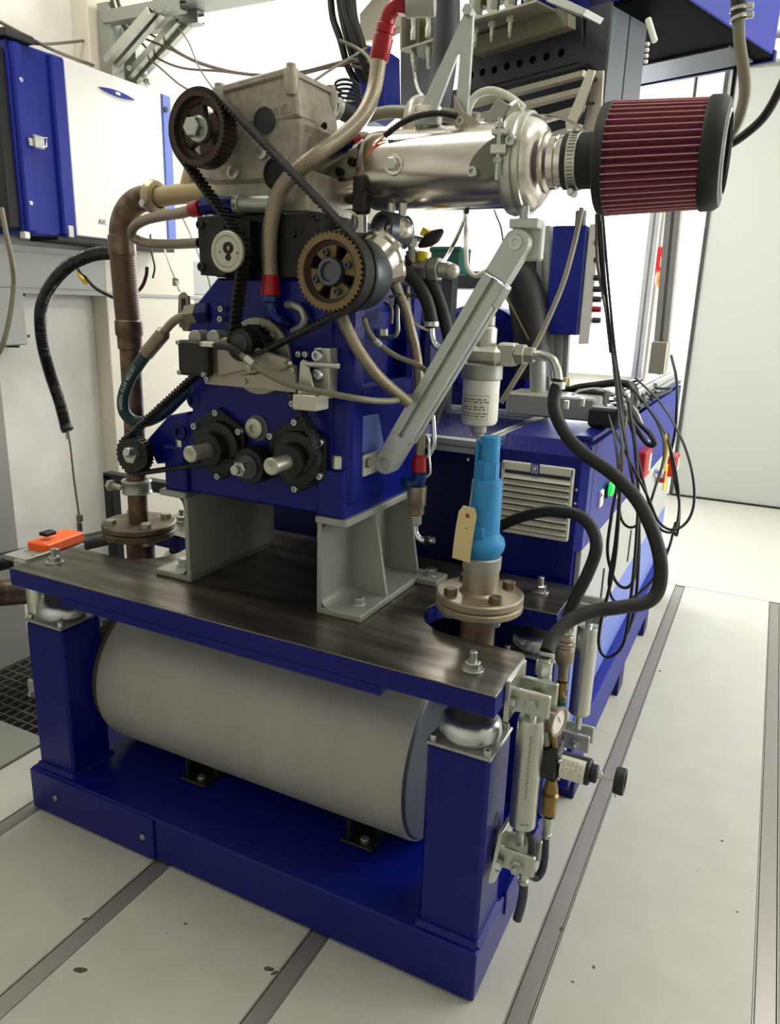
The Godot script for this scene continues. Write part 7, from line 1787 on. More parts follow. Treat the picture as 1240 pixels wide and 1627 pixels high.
# ---------------------------------------------------------------- swivelling media boom above the engine
func overhead_boom() -> void:
	var b := thing("media_boom", "dark grey steel media boom frame hanging above and behind the engine", "boom", TURN * Vector3(-0.8, 2.12, -1.2))
	part("column", tbox(G(), -0.685, -0.6, 2.1, 3.95, -1.37, -1.15), M.grey_dark, b)
	part("lit_side_face", tbox(G(), -0.605, -0.592, 2.1, 3.95, -1.255, -1.152, 0.002), M.grey_frame, b)  # lighter grey paints the window light on the right face of the column
	part("lit_side_face", tbox(G(), -0.605, -0.592, 2.1, 3.95, -1.37, -1.26, 0.002), M.grey_frame, b)  # second half of the right face, lightened the same way
	var bm := part("hole_beam", G().prism([Vector2(-1.1995, 2.5298), Vector2(-0.7027, 2.5157), Vector2(-0.6789, 2.3662), Vector2(-1.1774, 2.3527)], -1.19, -1.15, TURN, 0.002), M.grey_dark, b)
	part("lower_lip", G().prism([Vector2(-1.1568, 2.3376), Vector2(-0.6541, 2.3518), Vector2(-0.6524, 2.3374), Vector2(-1.1556, 2.321)], -1.19, -1.11, TURN, 0.002), M.black, b)
	for p in [Vector3(-0.7116, 2.4044, -1.4612), Vector3(-0.6621, 2.4046, -1.4441), Vector3(-0.6112, 2.4034, -1.4266), Vector3(-0.5593, 2.4057, -1.4087), Vector3(-0.5087, 2.4048, -1.3913), Vector3(-0.4572, 2.4057, -1.3736), Vector3(-0.4047, 2.405, -1.3555), Vector3(-0.3517, 2.4058, -1.3372)]:
		part("round_hole", G().lathe(p, TURN.basis.z, [Vector2(0, 0.0125), Vector2(0.001, 0.012), Vector2(0.001, 0.011), Vector2(0.0003, 0.011), Vector2(0.0003, 0)], 20), M.under_black, bm)
	part("rear_post", G().prism([Vector2(-1.6239, 2.64), Vector2(-1.4348, 2.603), Vector2(-1.4159, 2.3005), Vector2(-1.6088, 2.3257)], -1.33, -1.25, TURN, 0.003), M.grey_frame, b)
	part("rear_infill", G().prism([Vector2(-1.4692, 2.4196), Vector2(-0.7854, 2.4213), Vector2(-0.7527, 2.133), Vector2(-1.4575, 2.2327)], -1.34, -1.3, TURN, 0.002), M.grey_dark, b)
	part("olive_gusset", G().prism([Vector2(-1.7067, 2.7052), Vector2(-1.5822, 2.7674), Vector2(-1.4651, 2.7402), Vector2(-1.4589, 2.6148), Vector2(-1.5968, 2.5955), Vector2(-1.7002, 2.6112)], -1.14, -1.1, TURN, 0.003), M.alu_plate, b)
	# blue media box
	var x := thing("media_box", "big blue media box overhanging at the top right, its black underside showing", "media box", TURN * Vector3(-0.68, 2.5, -1.5))
	part("case", tbox(G(), -0.95, -0.41, 2.512, 3.1, -1.965, -1.15, 0.004), M.blue_box, x)
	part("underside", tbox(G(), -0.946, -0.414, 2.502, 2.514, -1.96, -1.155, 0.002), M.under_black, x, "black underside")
	part("cross_channel", tbox(G(), -0.94, -0.47, 2.494, 2.504, -1.94, -1.72, 0.003), M.grey_dark, x)
	part("end_lip", tbox(G(), -0.955, -0.405, 2.492, 2.53, -1.98, -1.955, 0.003), M.blue_dark, x)
	for i in 4:
		part("connector_stub", G().cyl(Vector3(-0.0767, 2.3904, -1.2955) - Vector3(0, 0.016 * i, 0), Vector3(-0.0667, 2.3884, -1.2921) - Vector3(0, 0.016 * i, 0), 0.006, 8), M.white, x)
	part("white_cable_stub", G().cyl(Vector3(-0.0583, 2.4222, -1.1835), Vector3(-0.0299, 2.3581, -1.1737), 0.009, 10), M.cable_white, x)
	# valve manifold
	var m := thing("valve_manifold", "valve manifold plate with olive cylinders and silver fittings hanging from the boom", "manifold", Vector3(-0.6111, 2.4885, -1.2469))
	part("carrier_plate", G().prism([Vector2(-1.1517, 2.5096), Vector2(-1.0252, 2.5043), Vector2(-0.7332, 2.4977), Vector2(-0.7325, 2.4909), Vector2(-1.0218, 2.4944), Vector2(-1.1511, 2.5)], -1.12, -0.95, TURN, 0.001), M.alu_plate, m)
	part("side_plate", G().prism([Vector2(-1.348, 2.6613), Vector2(-1.3384, 2.6591), Vector2(-1.3297, 2.4837), Vector2(-1.1735, 2.4853), Vector2(-1.1731, 2.4775), Vector2(-1.3326, 2.4762), Vector2(-1.3392, 2.4815)], -1.1, -0.97, TURN, 0.001), M.alu_plate, m)
	part("lower_bar", G().prism([Vector2(-1.0742, 2.486), Vector2(-0.7306, 2.5016), Vector2(-0.6872, 2.4786), Vector2(-0.6832, 2.4421), Vector2(-1.0589, 2.4315)], -1.1, -1.05, TURN, 0.003), M.hose_grey, m)
	part("support_rail", G().prism([Vector2(-0.6997, 2.5056), Vector2(-0.6724, 2.4993), Vector2(-0.5545, 2.4346), Vector2(-0.5654, 2.421), Vector2(-0.6976, 2.4854)], -1.05, -0.95, TURN, 0.002), M.alu_profile, m)
	for p in [Vector3(-0.6313, 2.5356, -1.275), Vector3(-0.5641, 2.5347, -1.2519), Vector3(-0.4971, 2.5332, -1.2288), Vector3(-0.4259, 2.5302, -1.2043)]:
		part("olive_cylinder", G().cyl(p + Vector3(0.0, 0.02, -0.02), p + Vector3(0.0, 0.3, -0.02), 0.032, 20), M.olive, m)
		part("lower_cap", G().hexa(p - Vector3(0, 0.012, 0), Vector3.UP, 0.036, 0.05), M.zinc_dull, m)
	for p in [Vector3(-0.6231, 2.4869, -1.2616), Vector3(-0.5588, 2.491, -1.2395), Vector3(-0.4895, 2.4898, -1.2156), Vector3(-0.9027, 2.4905, -1.3685), Vector3(-0.83, 2.4916, -1.3434)]:
		var n := part("push_fitting", G().hexa(p, Vector3.DOWN, 0.024, 0.016).cyl(p, p + Vector3(0, -0.045, 0), 0.007, 12), M.zinc, m)
		part("collet", G().cyl(p + Vector3(0, -0.03, 0), p + Vector3(0, -0.06, 0), 0.005, 10), M.zinc_dull, n)
	for p in [Vector3(-0.9032, 2.558, -1.3686), Vector3(-0.8336, 2.5545, -1.3447)]:
		part("needle_valve", G().lathe(p + Vector3(0, -0.05, 0), Vector3.UP, [Vector2(0, 0), Vector2(0, 0.012), Vector2(0.03, 0.014), Vector2(0.04, 0.01), Vector2(0.06, 0.013), Vector2(0.09, 0.013), Vector2(0.09, 0)], 14), M.zinc, m)
		part("sight_tube", G().box(p + Vector3(0.03, 0.0, -0.05), Vector3(0.05, 0.13, 0.04), 0.004), M.olive, m)
	# long silver sensor fittings below the plate
	for q in [[Vector3(-0.8987, 2.4697, -1.3671), Vector3(-0.8925, 2.4061, -1.3649)], [Vector3(-0.8289, 2.4718, -1.343), Vector3(-0.8286, 2.4165, -1.3429)]]:
		var d: Vector3 = (q[1] - q[0]).normalized()
		var s := single("pressure_sensor", "slim silver pressure sensor under the manifold, %s" % ("with a white hose" if q[0].x < -0.7 and q == [Vector3(-0.8987, 2.4697, -1.3671), Vector3(-0.8925, 2.4061, -1.3649)] else "next to the thick dark pipe"), "sensor", G().lathe(q[0], d, [Vector2(0, 0.008), Vector2(0, 0.012), Vector2(0.018, 0.012), Vector2(0.018, 0.009), Vector2(0.035, 0.009), Vector2(0.035, 0.007), Vector2(0.06, 0.007), Vector2(0.065, 0.004), Vector2(0.065, 0)], 14), M.zinc)
		s.set_meta("category", "sensor")
	cable("sensor_hose", "thin white hose dropping from the left silver sensor towards the drum", [Vector3(-0.7654, 2.326, -1.1), Vector3(-0.7598, 2.2998, -1.1), Vector3(-0.7, 2.2439, -1), Vector3(-0.5849, 2.1666, -0.8), Vector3(-0.488, 2.0962, -0.6)], 0.005, M.cable_white)
	# louvre of slats with its end bracket
	var l := thing("slat_shelf", "shelf of thin pale slats ending in a triangular bracket beside the boom column", "shelf", Vector3(-0.2216, 2.2213, -1.1868))
	for q in [[Vector2(-1.1255, 2.3047), Vector2(-0.6383, 2.322), Vector2(-0.6409, 2.3048), Vector2(-1.1298, 2.2829)], [Vector2(-1.1196, 2.2555), Vector2(-0.6341, 2.275), Vector2(-0.639, 2.2581), Vector2(-1.1179, 2.2329)], [Vector2(-0.9703, 2.1945), Vector2(-0.634, 2.2252), Vector2(-0.6411, 2.2067), Vector2(-0.9742, 2.1753)], [Vector2(-0.9224, 2.1365), Vector2(-0.6378, 2.1688), Vector2(-0.6449, 2.15), Vector2(-0.9261, 2.1173)]]:
		part("slat", G().prism(q, -1.12, -1.09, TURN, 0.001), M.alu_plate, l)
	part("triangle_bracket", G().prism([Vector2(-0.5624, 2.2915), Vector2(-0.5382, 2.284), Vector2(-0.5687, 2.1771), Vector2(-0.6036, 2.1329), Vector2(-0.6196, 2.1349), Vector2(-0.6261, 2.1534)], -1.006, -0.998, TURN, 0.001), M.alu, l)
	var mp := part("mounting_plate", G().prism([Vector2(-0.56, 2.2894), Vector2(-0.5238, 2.2865), Vector2(-0.5151, 2.1047), Vector2(-0.5567, 2.1097), Vector2(-0.5741, 2.1466), Vector2(-0.5635, 2.2072)], -1.03, -1.02, TURN, 0.001), M.alu_plate, l)
	for p in [Vector3(-0.1937, 2.2654, -1.1433), Vector3(-0.1836, 2.2654, -1.1399), Vector3(-0.1947, 2.2009, -1.1437), Vector3(-0.1846, 2.2011, -1.1402)]:
		part("plate_rivet", G().sph(p, Vector3.ONE * 0.004, 8), M.plate_dark, mp)
	cable("grey_lead_pair", "pair of grey leads passing under the slat shelf to the filter", [Vector3(-0.1647, 1.9993, -0.42), Vector3(-0.1984, 2.0388, -0.55), Vector3(-0.23, 2.0764, -0.7), Vector3(-0.2231, 2.0983, -0.8), Vector3(-0.166, 2.0778, -0.75), Vector3(-0.1186, 2.0498, -0.7), Vector3(-0.0585, 2.0011, -0.6)], 0.004, M.hose_grey)
	# thick dark pipe and hoses from above
	var dp := single("drop_pipe", "thick dark grey pipe dropping from the top behind the triangular hanger plate", "pipe", G().tube(smooth([Vector3(-0.5132, 2.4484, -0.75), Vector3(-0.5049, 2.3295, -0.75), Vector3(-0.5103, 2.224, -0.75), Vector3(-0.508, 2.1394, -0.72), Vector3(-0.5015, 2.0962, -0.68)]), 0.034, 22), M.grey_dark)
	dp.set_meta("category", "pipe")
	single("vacuum_hose", "grey brown hose running level behind the big braided hose to the drum", "hose", G().tube(smooth([Vector3(-0.7094, 2.0726, -0.6), Vector3(-0.6403, 2.0822, -0.58), Vector3(-0.5737, 2.0821, -0.56), Vector3(-0.4867, 2.0679, -0.53), Vector3(-0.4039, 2.0513, -0.5), Vector3(-0.3044, 2.0331, -0.5)]), 0.016, 14), M.hose_grey)
	var gh := single("drain_hose", "beige hose hanging from the media box at the top right, behind the filter", "hose", G().tube(smooth([Vector3(0.2397, 2.2114, -0.6), Vector3(0.2491, 2.1627, -0.6), Vector3(0.2636, 2.1129, -0.6), Vector3(0.2733, 2.0631, -0.6), Vector3(0.2677, 2.0137, -0.6), Vector3(0.2433, 1.9785, -0.62), Vector3(0.2006, 1.9627, -0.65)]), 0.0125, 14), M.hose_grey)
	part("rubber_end", G().cyl(Vector3(0.2312, 2.2712, -0.6), Vector3(0.24, 2.209, -0.6), 0.0155, 18), M.rubber, gh)
	for p in [[Vector3(0.2366, 2.233, -0.6), Vector3(0.2376, 2.2258, -0.6)], [Vector3(0.239, 2.2162, -0.6), Vector3(0.2413, 2.2089, -0.6)]]:
		part("hose_clamp", G().ring(p[0], p[1], 0.018, 0.015, 24).box(p[0] + Vector3(0.022, 0, 0.0), Vector3(0.016, 0.012, 0.012), 0.002), M.zinc, gh)
	single("black_cable", "black cable curving down from the right edge of the picture behind the filter", "cable", G().tube(smooth([Vector3(0.3613, 2.1007, -0.5), Vector3(0.3445, 2.0481, -0.52), Vector3(0.3211, 2.0058, -0.55), Vector3(0.2872, 1.9797, -0.58), Vector3(0.2507, 1.9616, -0.6), Vector3(0.1956, 1.9496, -0.65)]), 0.0095, 12), M.cable_black)
	single("short_rod", "short dark rod hanging under the end of the media box", "rod", G().cyl(Vector3(0.1266, 2.51, -2.0296), Vector3(0.1266, 2.51, -2.0296) - Vector3(0, 0.16, 0), 0.009, 10), M.plate_dark)
	# black cable bundle and blue arm
	var cb := thing("cable_bundle", "thick bundle of black cables dropping from the top edge towards the blue arm", "cable bundle", Vector3(-0.9549, 2.4196, -1))
	for i in 12:
		var o := Vector3(rng.randf_range(-0.055, 0.03), 0, rng.randf_range(-0.03, 0.03))
		var pt := []
		for p in [Vector3(-0.9787, 2.5979, -1), Vector3(-0.9678, 2.492, -1), Vector3(-0.9433, 2.4183, -1), Vector3(-0.9181, 2.3492, -1.02), Vector3(-0.9029, 2.3004, -1.05)]:
			pt.append(p + o + Vector3(rng.randf_range(-0.006, 0.006), 0, 0))
		part("cable", G().tube(smooth(pt), 0.012, 8), M.cable_black, cb)
	var ar := thing("robot_arm", "blue curved support arm behind the top of the braided hose", "arm", Vector3(-0.9611, 2.2986, -1.1))
	part("arm_body", G().prism([Vector2(-0.9498, 2.4289), Vector2(-0.8762, 2.4065), Vector2(-0.866, 2.2338), Vector2(-0.9223, 2.1996), Vector2(-0.9959, 2.2048), Vector2(-1.0312, 2.2308), Vector2(-1.0246, 2.2847), Vector2(-0.9936, 2.3357), Vector2(-0.9994, 2.3874)], -1.22, -1.1, Transform3D(), 0.01), M.blue_box, ar)
	part("arm_screw", G().hexa(Vector3(-1.0008, 2.263, -1.098), Vector3.BACK, 0.02, 0.01), M.bolt, ar)
	var cc := thing("cable_coil", "small coil of black cable behind the right corner of the cam cover", "cable coil", Vector3(-0.8222, 2.1876, -0.75))
	for i in 5:
		var pt := []
		for k in 17:
			var a := TAU * k / 16
			pt.append(Vector3(-0.8136, 2.1786, -0.75) + Vector3(cos(a) * (0.05 - i * 0.003), 0.012 * i - 0.02 + sin(a) * 0.012, sin(a) * 0.03))
		part("winding", G().tube(pt, 0.004, 6), M.cable_black, cc)
	var hs := thing("head_sensor", "dark sensor plug with silver ring on the right rear corner of the cam cover", "sensor plug", Vector3(-0.6905, 2.0824, -0.5))
	part("plug", G().cyl(Vector3(-0.6832, 2.0813, -0.45), Vector3(-0.6524, 2.0648, -0.5), 0.022, 16), M.black, hs)
	part("ring", G().ring(Vector3(-0.666, 2.072, -0.44), Vector3(-0.6608, 2.0695, -0.45), 0.026, 0.014, 20), M.zinc_dull, hs)
	# loom of pale wires from the wall bracket
	var wires := [
		["loom_wire", "pale brown wire sagging from the wall bracket to the boom, uppermost", [Vector3(-2.3215, 2.7449, -1.55), Vector3(-2.2698, 2.7131, -1.6), Vector3(-1.9618, 2.5684, -1.4), Vector3(-1.6079, 2.4376, -1.2), Vector3(-1.361, 2.3751, -1.1), Vector3(-1.1679, 2.3546, -1.05), Vector3(-0.9772, 2.3534, -1), Vector3(-0.8842, 2.3533, -1)]],
		["loom_wire", "pale brown wire sagging from the wall bracket to the boom, middle", [Vector3(-2.3346, 2.7212, -1.55), Vector3(-2.1968, 2.6665, -1.55), Vector3(-1.854, 2.5215, -1.35), Vector3(-1.5488, 2.4235, -1.2), Vector3(-1.3067, 2.3701, -1.1), Vector3(-1.1173, 2.3536, -1.05), Vector3(-0.9419, 2.35, -1), Vector3(-0.8542, 2.3378, -1)]],
		["loom_wire", "pale brown wire sagging from the wall bracket to the boom, lowest", [Vector3(-2.3621, 2.7091, -1.55), Vector3(-2.3189, 2.657, -1.6), Vector3(-2.0415, 2.5511, -1.45), Vector3(-1.7181, 2.4709, -1.3), Vector3(-1.3972, 2.3867, -1.15), Vector3(-1.1876, 2.3581, -1.08), Vector3(-1.0067, 2.3531, -1.03), Vector3(-0.8491, 2.3159, -1)]],
	]
	for w in wires:
		cable(w[0], w[1], w[2], 0.005, M.cable_grey)
	cable("signal_wire", "thin wire falling from the bracket behind the camshaft pulley", [Vector3(-2.0974, 2.7247, -1.5), Vector3(-1.8729, 2.5871, -1.3), Vector3(-1.6517, 2.4206, -1.1), Vector3(-1.4008, 2.26, -0.9), Vector3(-1.2461, 2.1698, -0.8)], 0.003, M.cable_grey)
	cable("signal_wire", "thin wire running from the wall bracket down to the camshaft pulley", [Vector3(-2.5204, 2.725, -1.7), Vector3(-2.2287, 2.5916, -1.5), Vector3(-1.8424, 2.4107, -1.2), Vector3(-1.4878, 2.2729, -0.9), Vector3(-1.3346, 2.2041, -0.8)], 0.004, M.cable_grey)
	cable("boom_lead", "beige lead looping from the boom down behind the braided hose", [Vector3(-0.9305, 2.3817, -0.9), Vector3(-0.863, 2.3505, -0.9), Vector3(-0.7952, 2.2998, -0.85), Vector3(-0.7582, 2.2354, -0.8), Vector3(-0.7383, 2.1807, -0.75), Vector3(-0.7467, 2.1295, -0.7)], 0.005, M.hose_grey)
	cable("boom_lead", "beige lead slanting up from the cam cover to the boom", [Vector3(-0.8315, 2.1883, -0.6), Vector3(-0.8617, 2.2604, -0.75), Vector3(-0.8848, 2.3321, -0.9), Vector3(-0.8919, 2.3843, -1)], 0.004, M.hose_grey)


# ---------------------------------------------------------------- cabinet, bracket and pipes along the left wall
func left_wall_items() -> void:
	var x0 := -2.4
	var c := thing("measuring_cabinet", "white fronted measuring cabinet with blue ends hanging on the left wall", "wall cabinet", Vector3(-2.5, 1.84, -1.3))
	part("white_door", G().box(Vector3(-2.49, 2.195, -1.413), Vector3(0.19, 0.695, 0.565), 0.004), M.white, c)
	part("blue_end", G().box(Vector3(-2.487, 2.195, -1.73), Vector3(0.19, 0.69, 0.062), 0.006), M.blue_pale, c)
	part("blue_end", G().box(Vector3(-2.51, 2.19, -1.0), Vector3(0.2, 0.71, 0.255), 0.006), M.blue_box, c)
	part("side_rib", G().box(Vector3(-2.405, 2.19, -0.905), Vector3(0.03, 0.7, 0.05), 0.008), M.blue_box, c)
	part("side_rib", G().box(Vector3(-2.403, 2.19, -1.095), Vector3(0.03, 0.7, 0.07), 0.008), M.blue_box, c)
	part("rear_case", G().box(Vector3(-2.53, 2.18, -0.85), Vector3(0.21, 0.66, 0.06), 0.006), M.black, c)
	part("top_hinge", G().box(Vector3(-2.43, 2.56, -0.92), Vector3(0.09, 0.03, 0.13), 0.004), M.black, c)
	part("underside", G().box(Vector3(-2.5, 1.835, -1.4), Vector3(0.18, 0.03, 0.72), 0.003), M.black, c)
	for y in [[31, 127], [47, 323]]:
		part("case_screw", G().cyl(Vector3(-2.4, 2.4058, -0.9122) if y[0] == 31 else Vector3(-2.4, 1.9523, -0.9065), (Vector3(-2.4, 2.4058, -0.9122) if y[0] == 31 else Vector3(-2.4, 1.9523, -0.9065)) + Vector3(0.012, 0, 0), 0.009, 12), M.bolt, c)
	var lt := part("toggle_latch", G().box(Vector3(-2.38, 2.189, -0.9588), Vector3(0.02, 0.05, 0.05), 0.004).box(Vector3(-2.385, 2.184, -0.9297), Vector3(0.012, 0.03, 0.03), 0.003), M.zinc, c)
	part("latch_loop", G().tube([Vector3(-2.37, 2.2041, -0.9554), Vector3(-2.37, 2.211, -0.9922), Vector3(-2.37, 2.1774, -0.9885), Vector3(-2.37, 2.1708, -0.9517)], 0.003, 6), M.chrome, lt)
	part("door_lock", G().cyl(Vector3(-2.39, 2.473, -1.7166), Vector3(-2.39, 2.473, -1.7166) + Vector3(0.008, 0, 0), 0.013, 14), M.hub, c)
	part("bottom_clip", G().box(Vector3(-2.4, 1.8605, -1.0949), Vector3(0.03, 0.05, 0.03), 0.004), M.zinc, c)
	part("bottom_clip", G().box(Vector3(-2.4, 1.8254, -0.8713), Vector3(0.03, 0.03, 0.03), 0.004), M.zinc, c)
	part("top_knob", G().sph(Vector3(-2.42, 2.5758, -1.6346), Vector3(0.02, 0.015, 0.02), 12), M.zinc, c)
	# spindle-shaped blue badge and small lettering
	var po := []
	for i in 21:
		var t := -1.0 + 0.1 * i
		po.append(Vector2(t * 0.105, 0.012 * (1.0 - t * t)))
	for i in 19:
		var t := 0.9 - 0.1 * i
		po.append(Vector2(t * 0.105, -0.012 * (1.0 - t * t)))
	var bp := Vector3(-2.393, 2.4718, -1.4132)
	var bd := part("badge", G().prism(po, -0.003, 0.006, Transform3D(SIDE.basis * Basis(Vector3.BACK, -0.02), bp), 0.001), M.blue_box, c, "spindle-shaped blue badge")
	part("badge_dot", G().prism([Vector2(-0.012, -0.006), Vector2(0.014, -0.005), Vector2(0.012, 0.006), Vector2(-0.014, 0.005)], 0.006, 0.0075, Transform3D(SIDE.basis, bp), 0.0005), M.white, bd)
	var f := SystemFont.new()
	f.font_names = PackedStringArray(["Droid Sans"])
	var tm := TextMesh.new()
	tm.text = "AVL"
	tm.font = f
	tm.font_size = 32
	tm.pixel_size = 0.0009
	tm.depth = 0.001
	var mi := MeshInstance3D.new()
	mi.name = "lettering"
	mi.mesh = tm
	mi.material_override = M.hub
	mi.transform = Transform3D(SIDE.basis, Vector3(-2.394, 1.9177, -1.2799) - org[c])
	c.add_child(mi, true)
	# strut bracket with cable channel
	var b := thing("wall_bracket", "galvanised strut channel bracket with diagonal braces above the white wall cabinet", "wall bracket", Vector3(-2.5, 2.5, -1.56))
	part("wall_channel", channel(Vector3(-2.5, 2.3, -1.5), Vector3(-2.5, 2.86, -1.5), 0.07), M.zinc_dull, b)
	part("wall_channel", channel(Vector3(-2.5, 2.3, -1.65), Vector3(-2.5, 2.86, -1.65), 0.07), M.zinc_dull, b)
	part("arm_channel", channel(Vector3(-2.5, 2.8, -1.48), Vector3(-2.05, 2.8, -1.48), 0.05), M.zinc_dull, b)
	part("arm_channel", channel(Vector3(-2.5, 2.8, -1.63), Vector3(-2.08, 2.8, -1.63), 0.05), M.zinc_dull, b)
	for q in [[Vector3(-2.48, 2.6208, -1.4503), Vector3(-2.1942, 2.7824, -1.44)], [Vector3(-2.48, 2.6153, -1.4981), Vector3(-2.1748, 2.7852, -1.48)], [Vector3(-2.48, 2.5945, -1.5808), Vector3(-2.1732, 2.7839, -1.58)], [Vector3(-2.48, 2.5838, -1.6236), Vector3(-2.1438, 2.78, -1.62)]]:
		part("diagonal_brace", channel(q[0], q[1], 0.03), M.zinc, b)
	for p in [Vector3(-2.1174, 2.766, -1.44), Vector3(-2.164, 2.786, -1.55), Vector3(-2.46, 2.609, -1.5623)]:
		part("strut_bolt", G().hexa(p + Vector3(0.02, 0, 0.02), Vector3(1, 0, 1), 0.022, 0.014), M.chrome, b)
	var tr := thing("perforated_tray", "slotted grey cable tray on the bracket arm at the top edge", "cable tray", Vector3(-1.8, 2.83, -1.56))
	part("tray_floor", G().box(Vector3(-1.5, 2.83, -1.56), Vector3(1.4, 0.004, 0.2), 0.0), M.zinc_dull, tr)
	part("tray_side", G().box(Vector3(-1.5, 2.86, -1.46), Vector3(1.4, 0.06, 0.004), 0.0), M.grey_frame, tr)
	for i in 16:
		part("slot", G().box(Vector3(-2.15 + 0.09 * i, 2.855, -1.4575), Vector3(0.045, 0.012, 0.003), 0), M.black, tr)
	for q in [["fall_cable", "grey cable dropping from the ceiling into the wall bracket, left of its twin", [Vector3(-2.4422, 2.9296, -1.45), Vector3(-2.4652, 2.8389, -1.5), Vector3(-2.467, 2.7916, -1.55), Vector3(-2.4468, 2.7527, -1.6)]], ["fall_cable", "grey cable dropping from the ceiling into the wall bracket, right of its twin", [Vector3(-2.4124, 2.9256, -1.45), Vector3(-2.4337, 2.8474, -1.5), Vector3(-2.4314, 2.8001, -1.55), Vector3(-2.4078, 2.7536, -1.6)]]]:
		cable(q[0], q[1], q[2], 0.009, M.cable_grey)
	cable("wall_cable", "dark cable slanting across the wall above the white cabinet", [Vector3(-2.5337, 2.6421, -0.9), Vector3(-2.4521, 2.5921, -1), Vector3(-2.4533, 2.5747, -1.15), Vector3(-2.5735, 2.6143, -1.5), Vector3(-2.6066, 2.6258, -1.75)], 0.007, M.cable_grey)
	cable("wall_cable", "grey cable running level from the cabinet top to the wall bracket", [Vector3(-2.4735, 2.5721, -1), Vector3(-2.4659, 2.5901, -1.1), Vector3(-2.5587, 2.6793, -1.35), Vector3(-2.6448, 2.7743, -1.6), Vector3(-2.6725, 2.8335, -1.75)], 0.006, M.cable_grey)
	# cable trunking along the wall
	var k := thing("cable_trunking", "long grey cable trunking along the left wall under the white cabinet", "cable trunking", Vector3(-2.61, 1.6, -0.6))
	part("trunking_body", G().box(Vector3(-2.601, 1.7, -0.6), Vector3(0.09, 0.2, 3.6), 0.004), M.grey_box, k)
	part("trunking_lid", G().box(Vector3(-2.556, 1.695, -0.6), Vector3(0.01, 0.15, 3.6), 0.002), M.grey_box, k)
	part("lower_ledge", G().box(Vector3(-2.595, 1.604, -0.6), Vector3(0.1, 0.02, 3.6), 0.003), M.grey_box, k)
	single("trunking_drop", "narrow grey trunking drop on the wall behind the brown riser", "cable trunking", G().box(Vector3(-2.62, 1.36, -1.82), Vector3(0.06, 0.46, 0.08), 0.003), M.grey_box, Vector3(-2.62, 1.13, -1.82))
	var j := thing("junction_box", "grey wall junction box with a round cable gland at the left edge", "junction box", Vector3(-2.6, 1.5043, -0.9279))
	part("case", G().box(Vector3(-2.6, 1.49, -0.78), Vector3(0.1, 0.23, 0.34), 0.008), M.grey_box, j)
	part("lid", G().box(Vector3(-2.547, 1.49, -0.78), Vector3(0.012, 0.222, 0.332), 0.003), M.grey_box, j)
	part("gland", G().cyl(Vector3(-2.6, 1.4021, -0.9159) + Vector3(0, 0.03, 0), Vector3(-2.6, 1.3641, -0.9114), 0.03, 16), M.plate_dark, j)
	for p in [Vector3(-2.545, 1.5911, -0.9519), Vector3(-2.545, 1.4146, -0.9539)]:
		part("lid_screw", G().cyl(p, p + Vector3(0.004, 0, 0), 0.007, 10), M.plate_dark, j)
	single("side_cupboard", "grey steel cupboard standing against the left wall at the picture edge", "cupboard", G().box(Vector3(-2.53, 0.66, -0.1), Vector3(0.24, 1.32, 1.2), 0.006), M.grey_box, Vector3(-2.53, 0, -0.15))
	cable("wall_hose", "thin cream cable hanging down in front of the junction box", [Vector3(-2.3689, 1.9164, -0.75), Vector3(-2.3551, 1.819, -0.75), Vector3(-2.3527, 1.7302, -0.76), Vector3(-2.3656, 1.6345, -0.77), Vector3(-2.3811, 1.5112, -0.75), Vector3(-2.4009, 1.3988, -0.72), Vector3(-2.4444, 1.3214, -0.7)], 0.01, M.hose_grey)
	# black corrugated conduit with its probe
	var cp := smooth([Vector3(-1.7569, 1.748, -0.75), Vector3(-1.867, 1.7502, -0.78), Vector3(-1.9715, 1.7403, -0.8), Vector3(-2.1, 1.7065, -0.82), Vector3(-2.2199, 1.6442, -0.84), Vector3(-2.3051, 1.564, -0.85), Vector3(-2.3428, 1.4873, -0.86), Vector3(-2.3415, 1.3845, -0.86), Vector3(-2.3111, 1.2687, -0.86), Vector3(-2.2687, 1.1526, -0.86), Vector3(-2.2407, 1.0395, -0.86)], 90)
	var cd := single("corrugated_conduit", "fat black corrugated conduit arching on the left and ending in a thin probe", "conduit", G().tube(cp, 0.024, 16, func(s): return 0.0238 + 0.0013 * sin(s * 1150.0)), M.black_gloss)
	part("smooth_end", G().cyl(Vector3(-2.2461, 1.0579, -0.86), Vector3(-2.2333, 1.0375, -0.86), 0.0255, 20), M.black, cd)
	part("probe_rod", G().tube([Vector3(-2.2333, 1.0375, -0.86), Vector3(-2.2264, 0.9674, -0.86), Vector3(-2.2212, 0.8155, -0.86), Vector3(-2.2087, 0.6553, -0.86)], 0.0045, 10), M.bronze, cd, "thin bronze probe rod")
	part("probe_collar", G().cyl(Vector3(-2.2385, 1.0261, -0.86), Vector3(-2.2341, 0.9994, -0.86), 0.009, 12), M.zinc_dull, cd)
	part("probe_gland", G().hexa(Vector3(-2.2074, 0.667, -0.86), Vector3.DOWN, 0.026, 0.03).cyl(Vector3(-2.2113, 0.6318, -0.86), Vector3(-2.2124, 0.5881, -0.86), 0.012, 12), M.bronze, cd)
	var ylw := cable("marked_cable", "dark cable with a yellow sleeve sagging behind the corrugated conduit", [Vector3(-2.0799, 1.7195, -0.84), Vector3(-2.1372, 1.6914, -0.9), Vector3(-2.1601, 1.6691, -0.95), Vector3(-2.1141, 1.6302, -0.95), Vector3(-2.0462, 1.602, -0.95), Vector3(-1.9612, 1.5843, -0.95), Vector3(-1.8667, 1.625, -0.95), Vector3(-1.83, 1.6731, -0.95), Vector3(-1.8206, 1.7107, -0.95)], 0.007, M.cable_black)
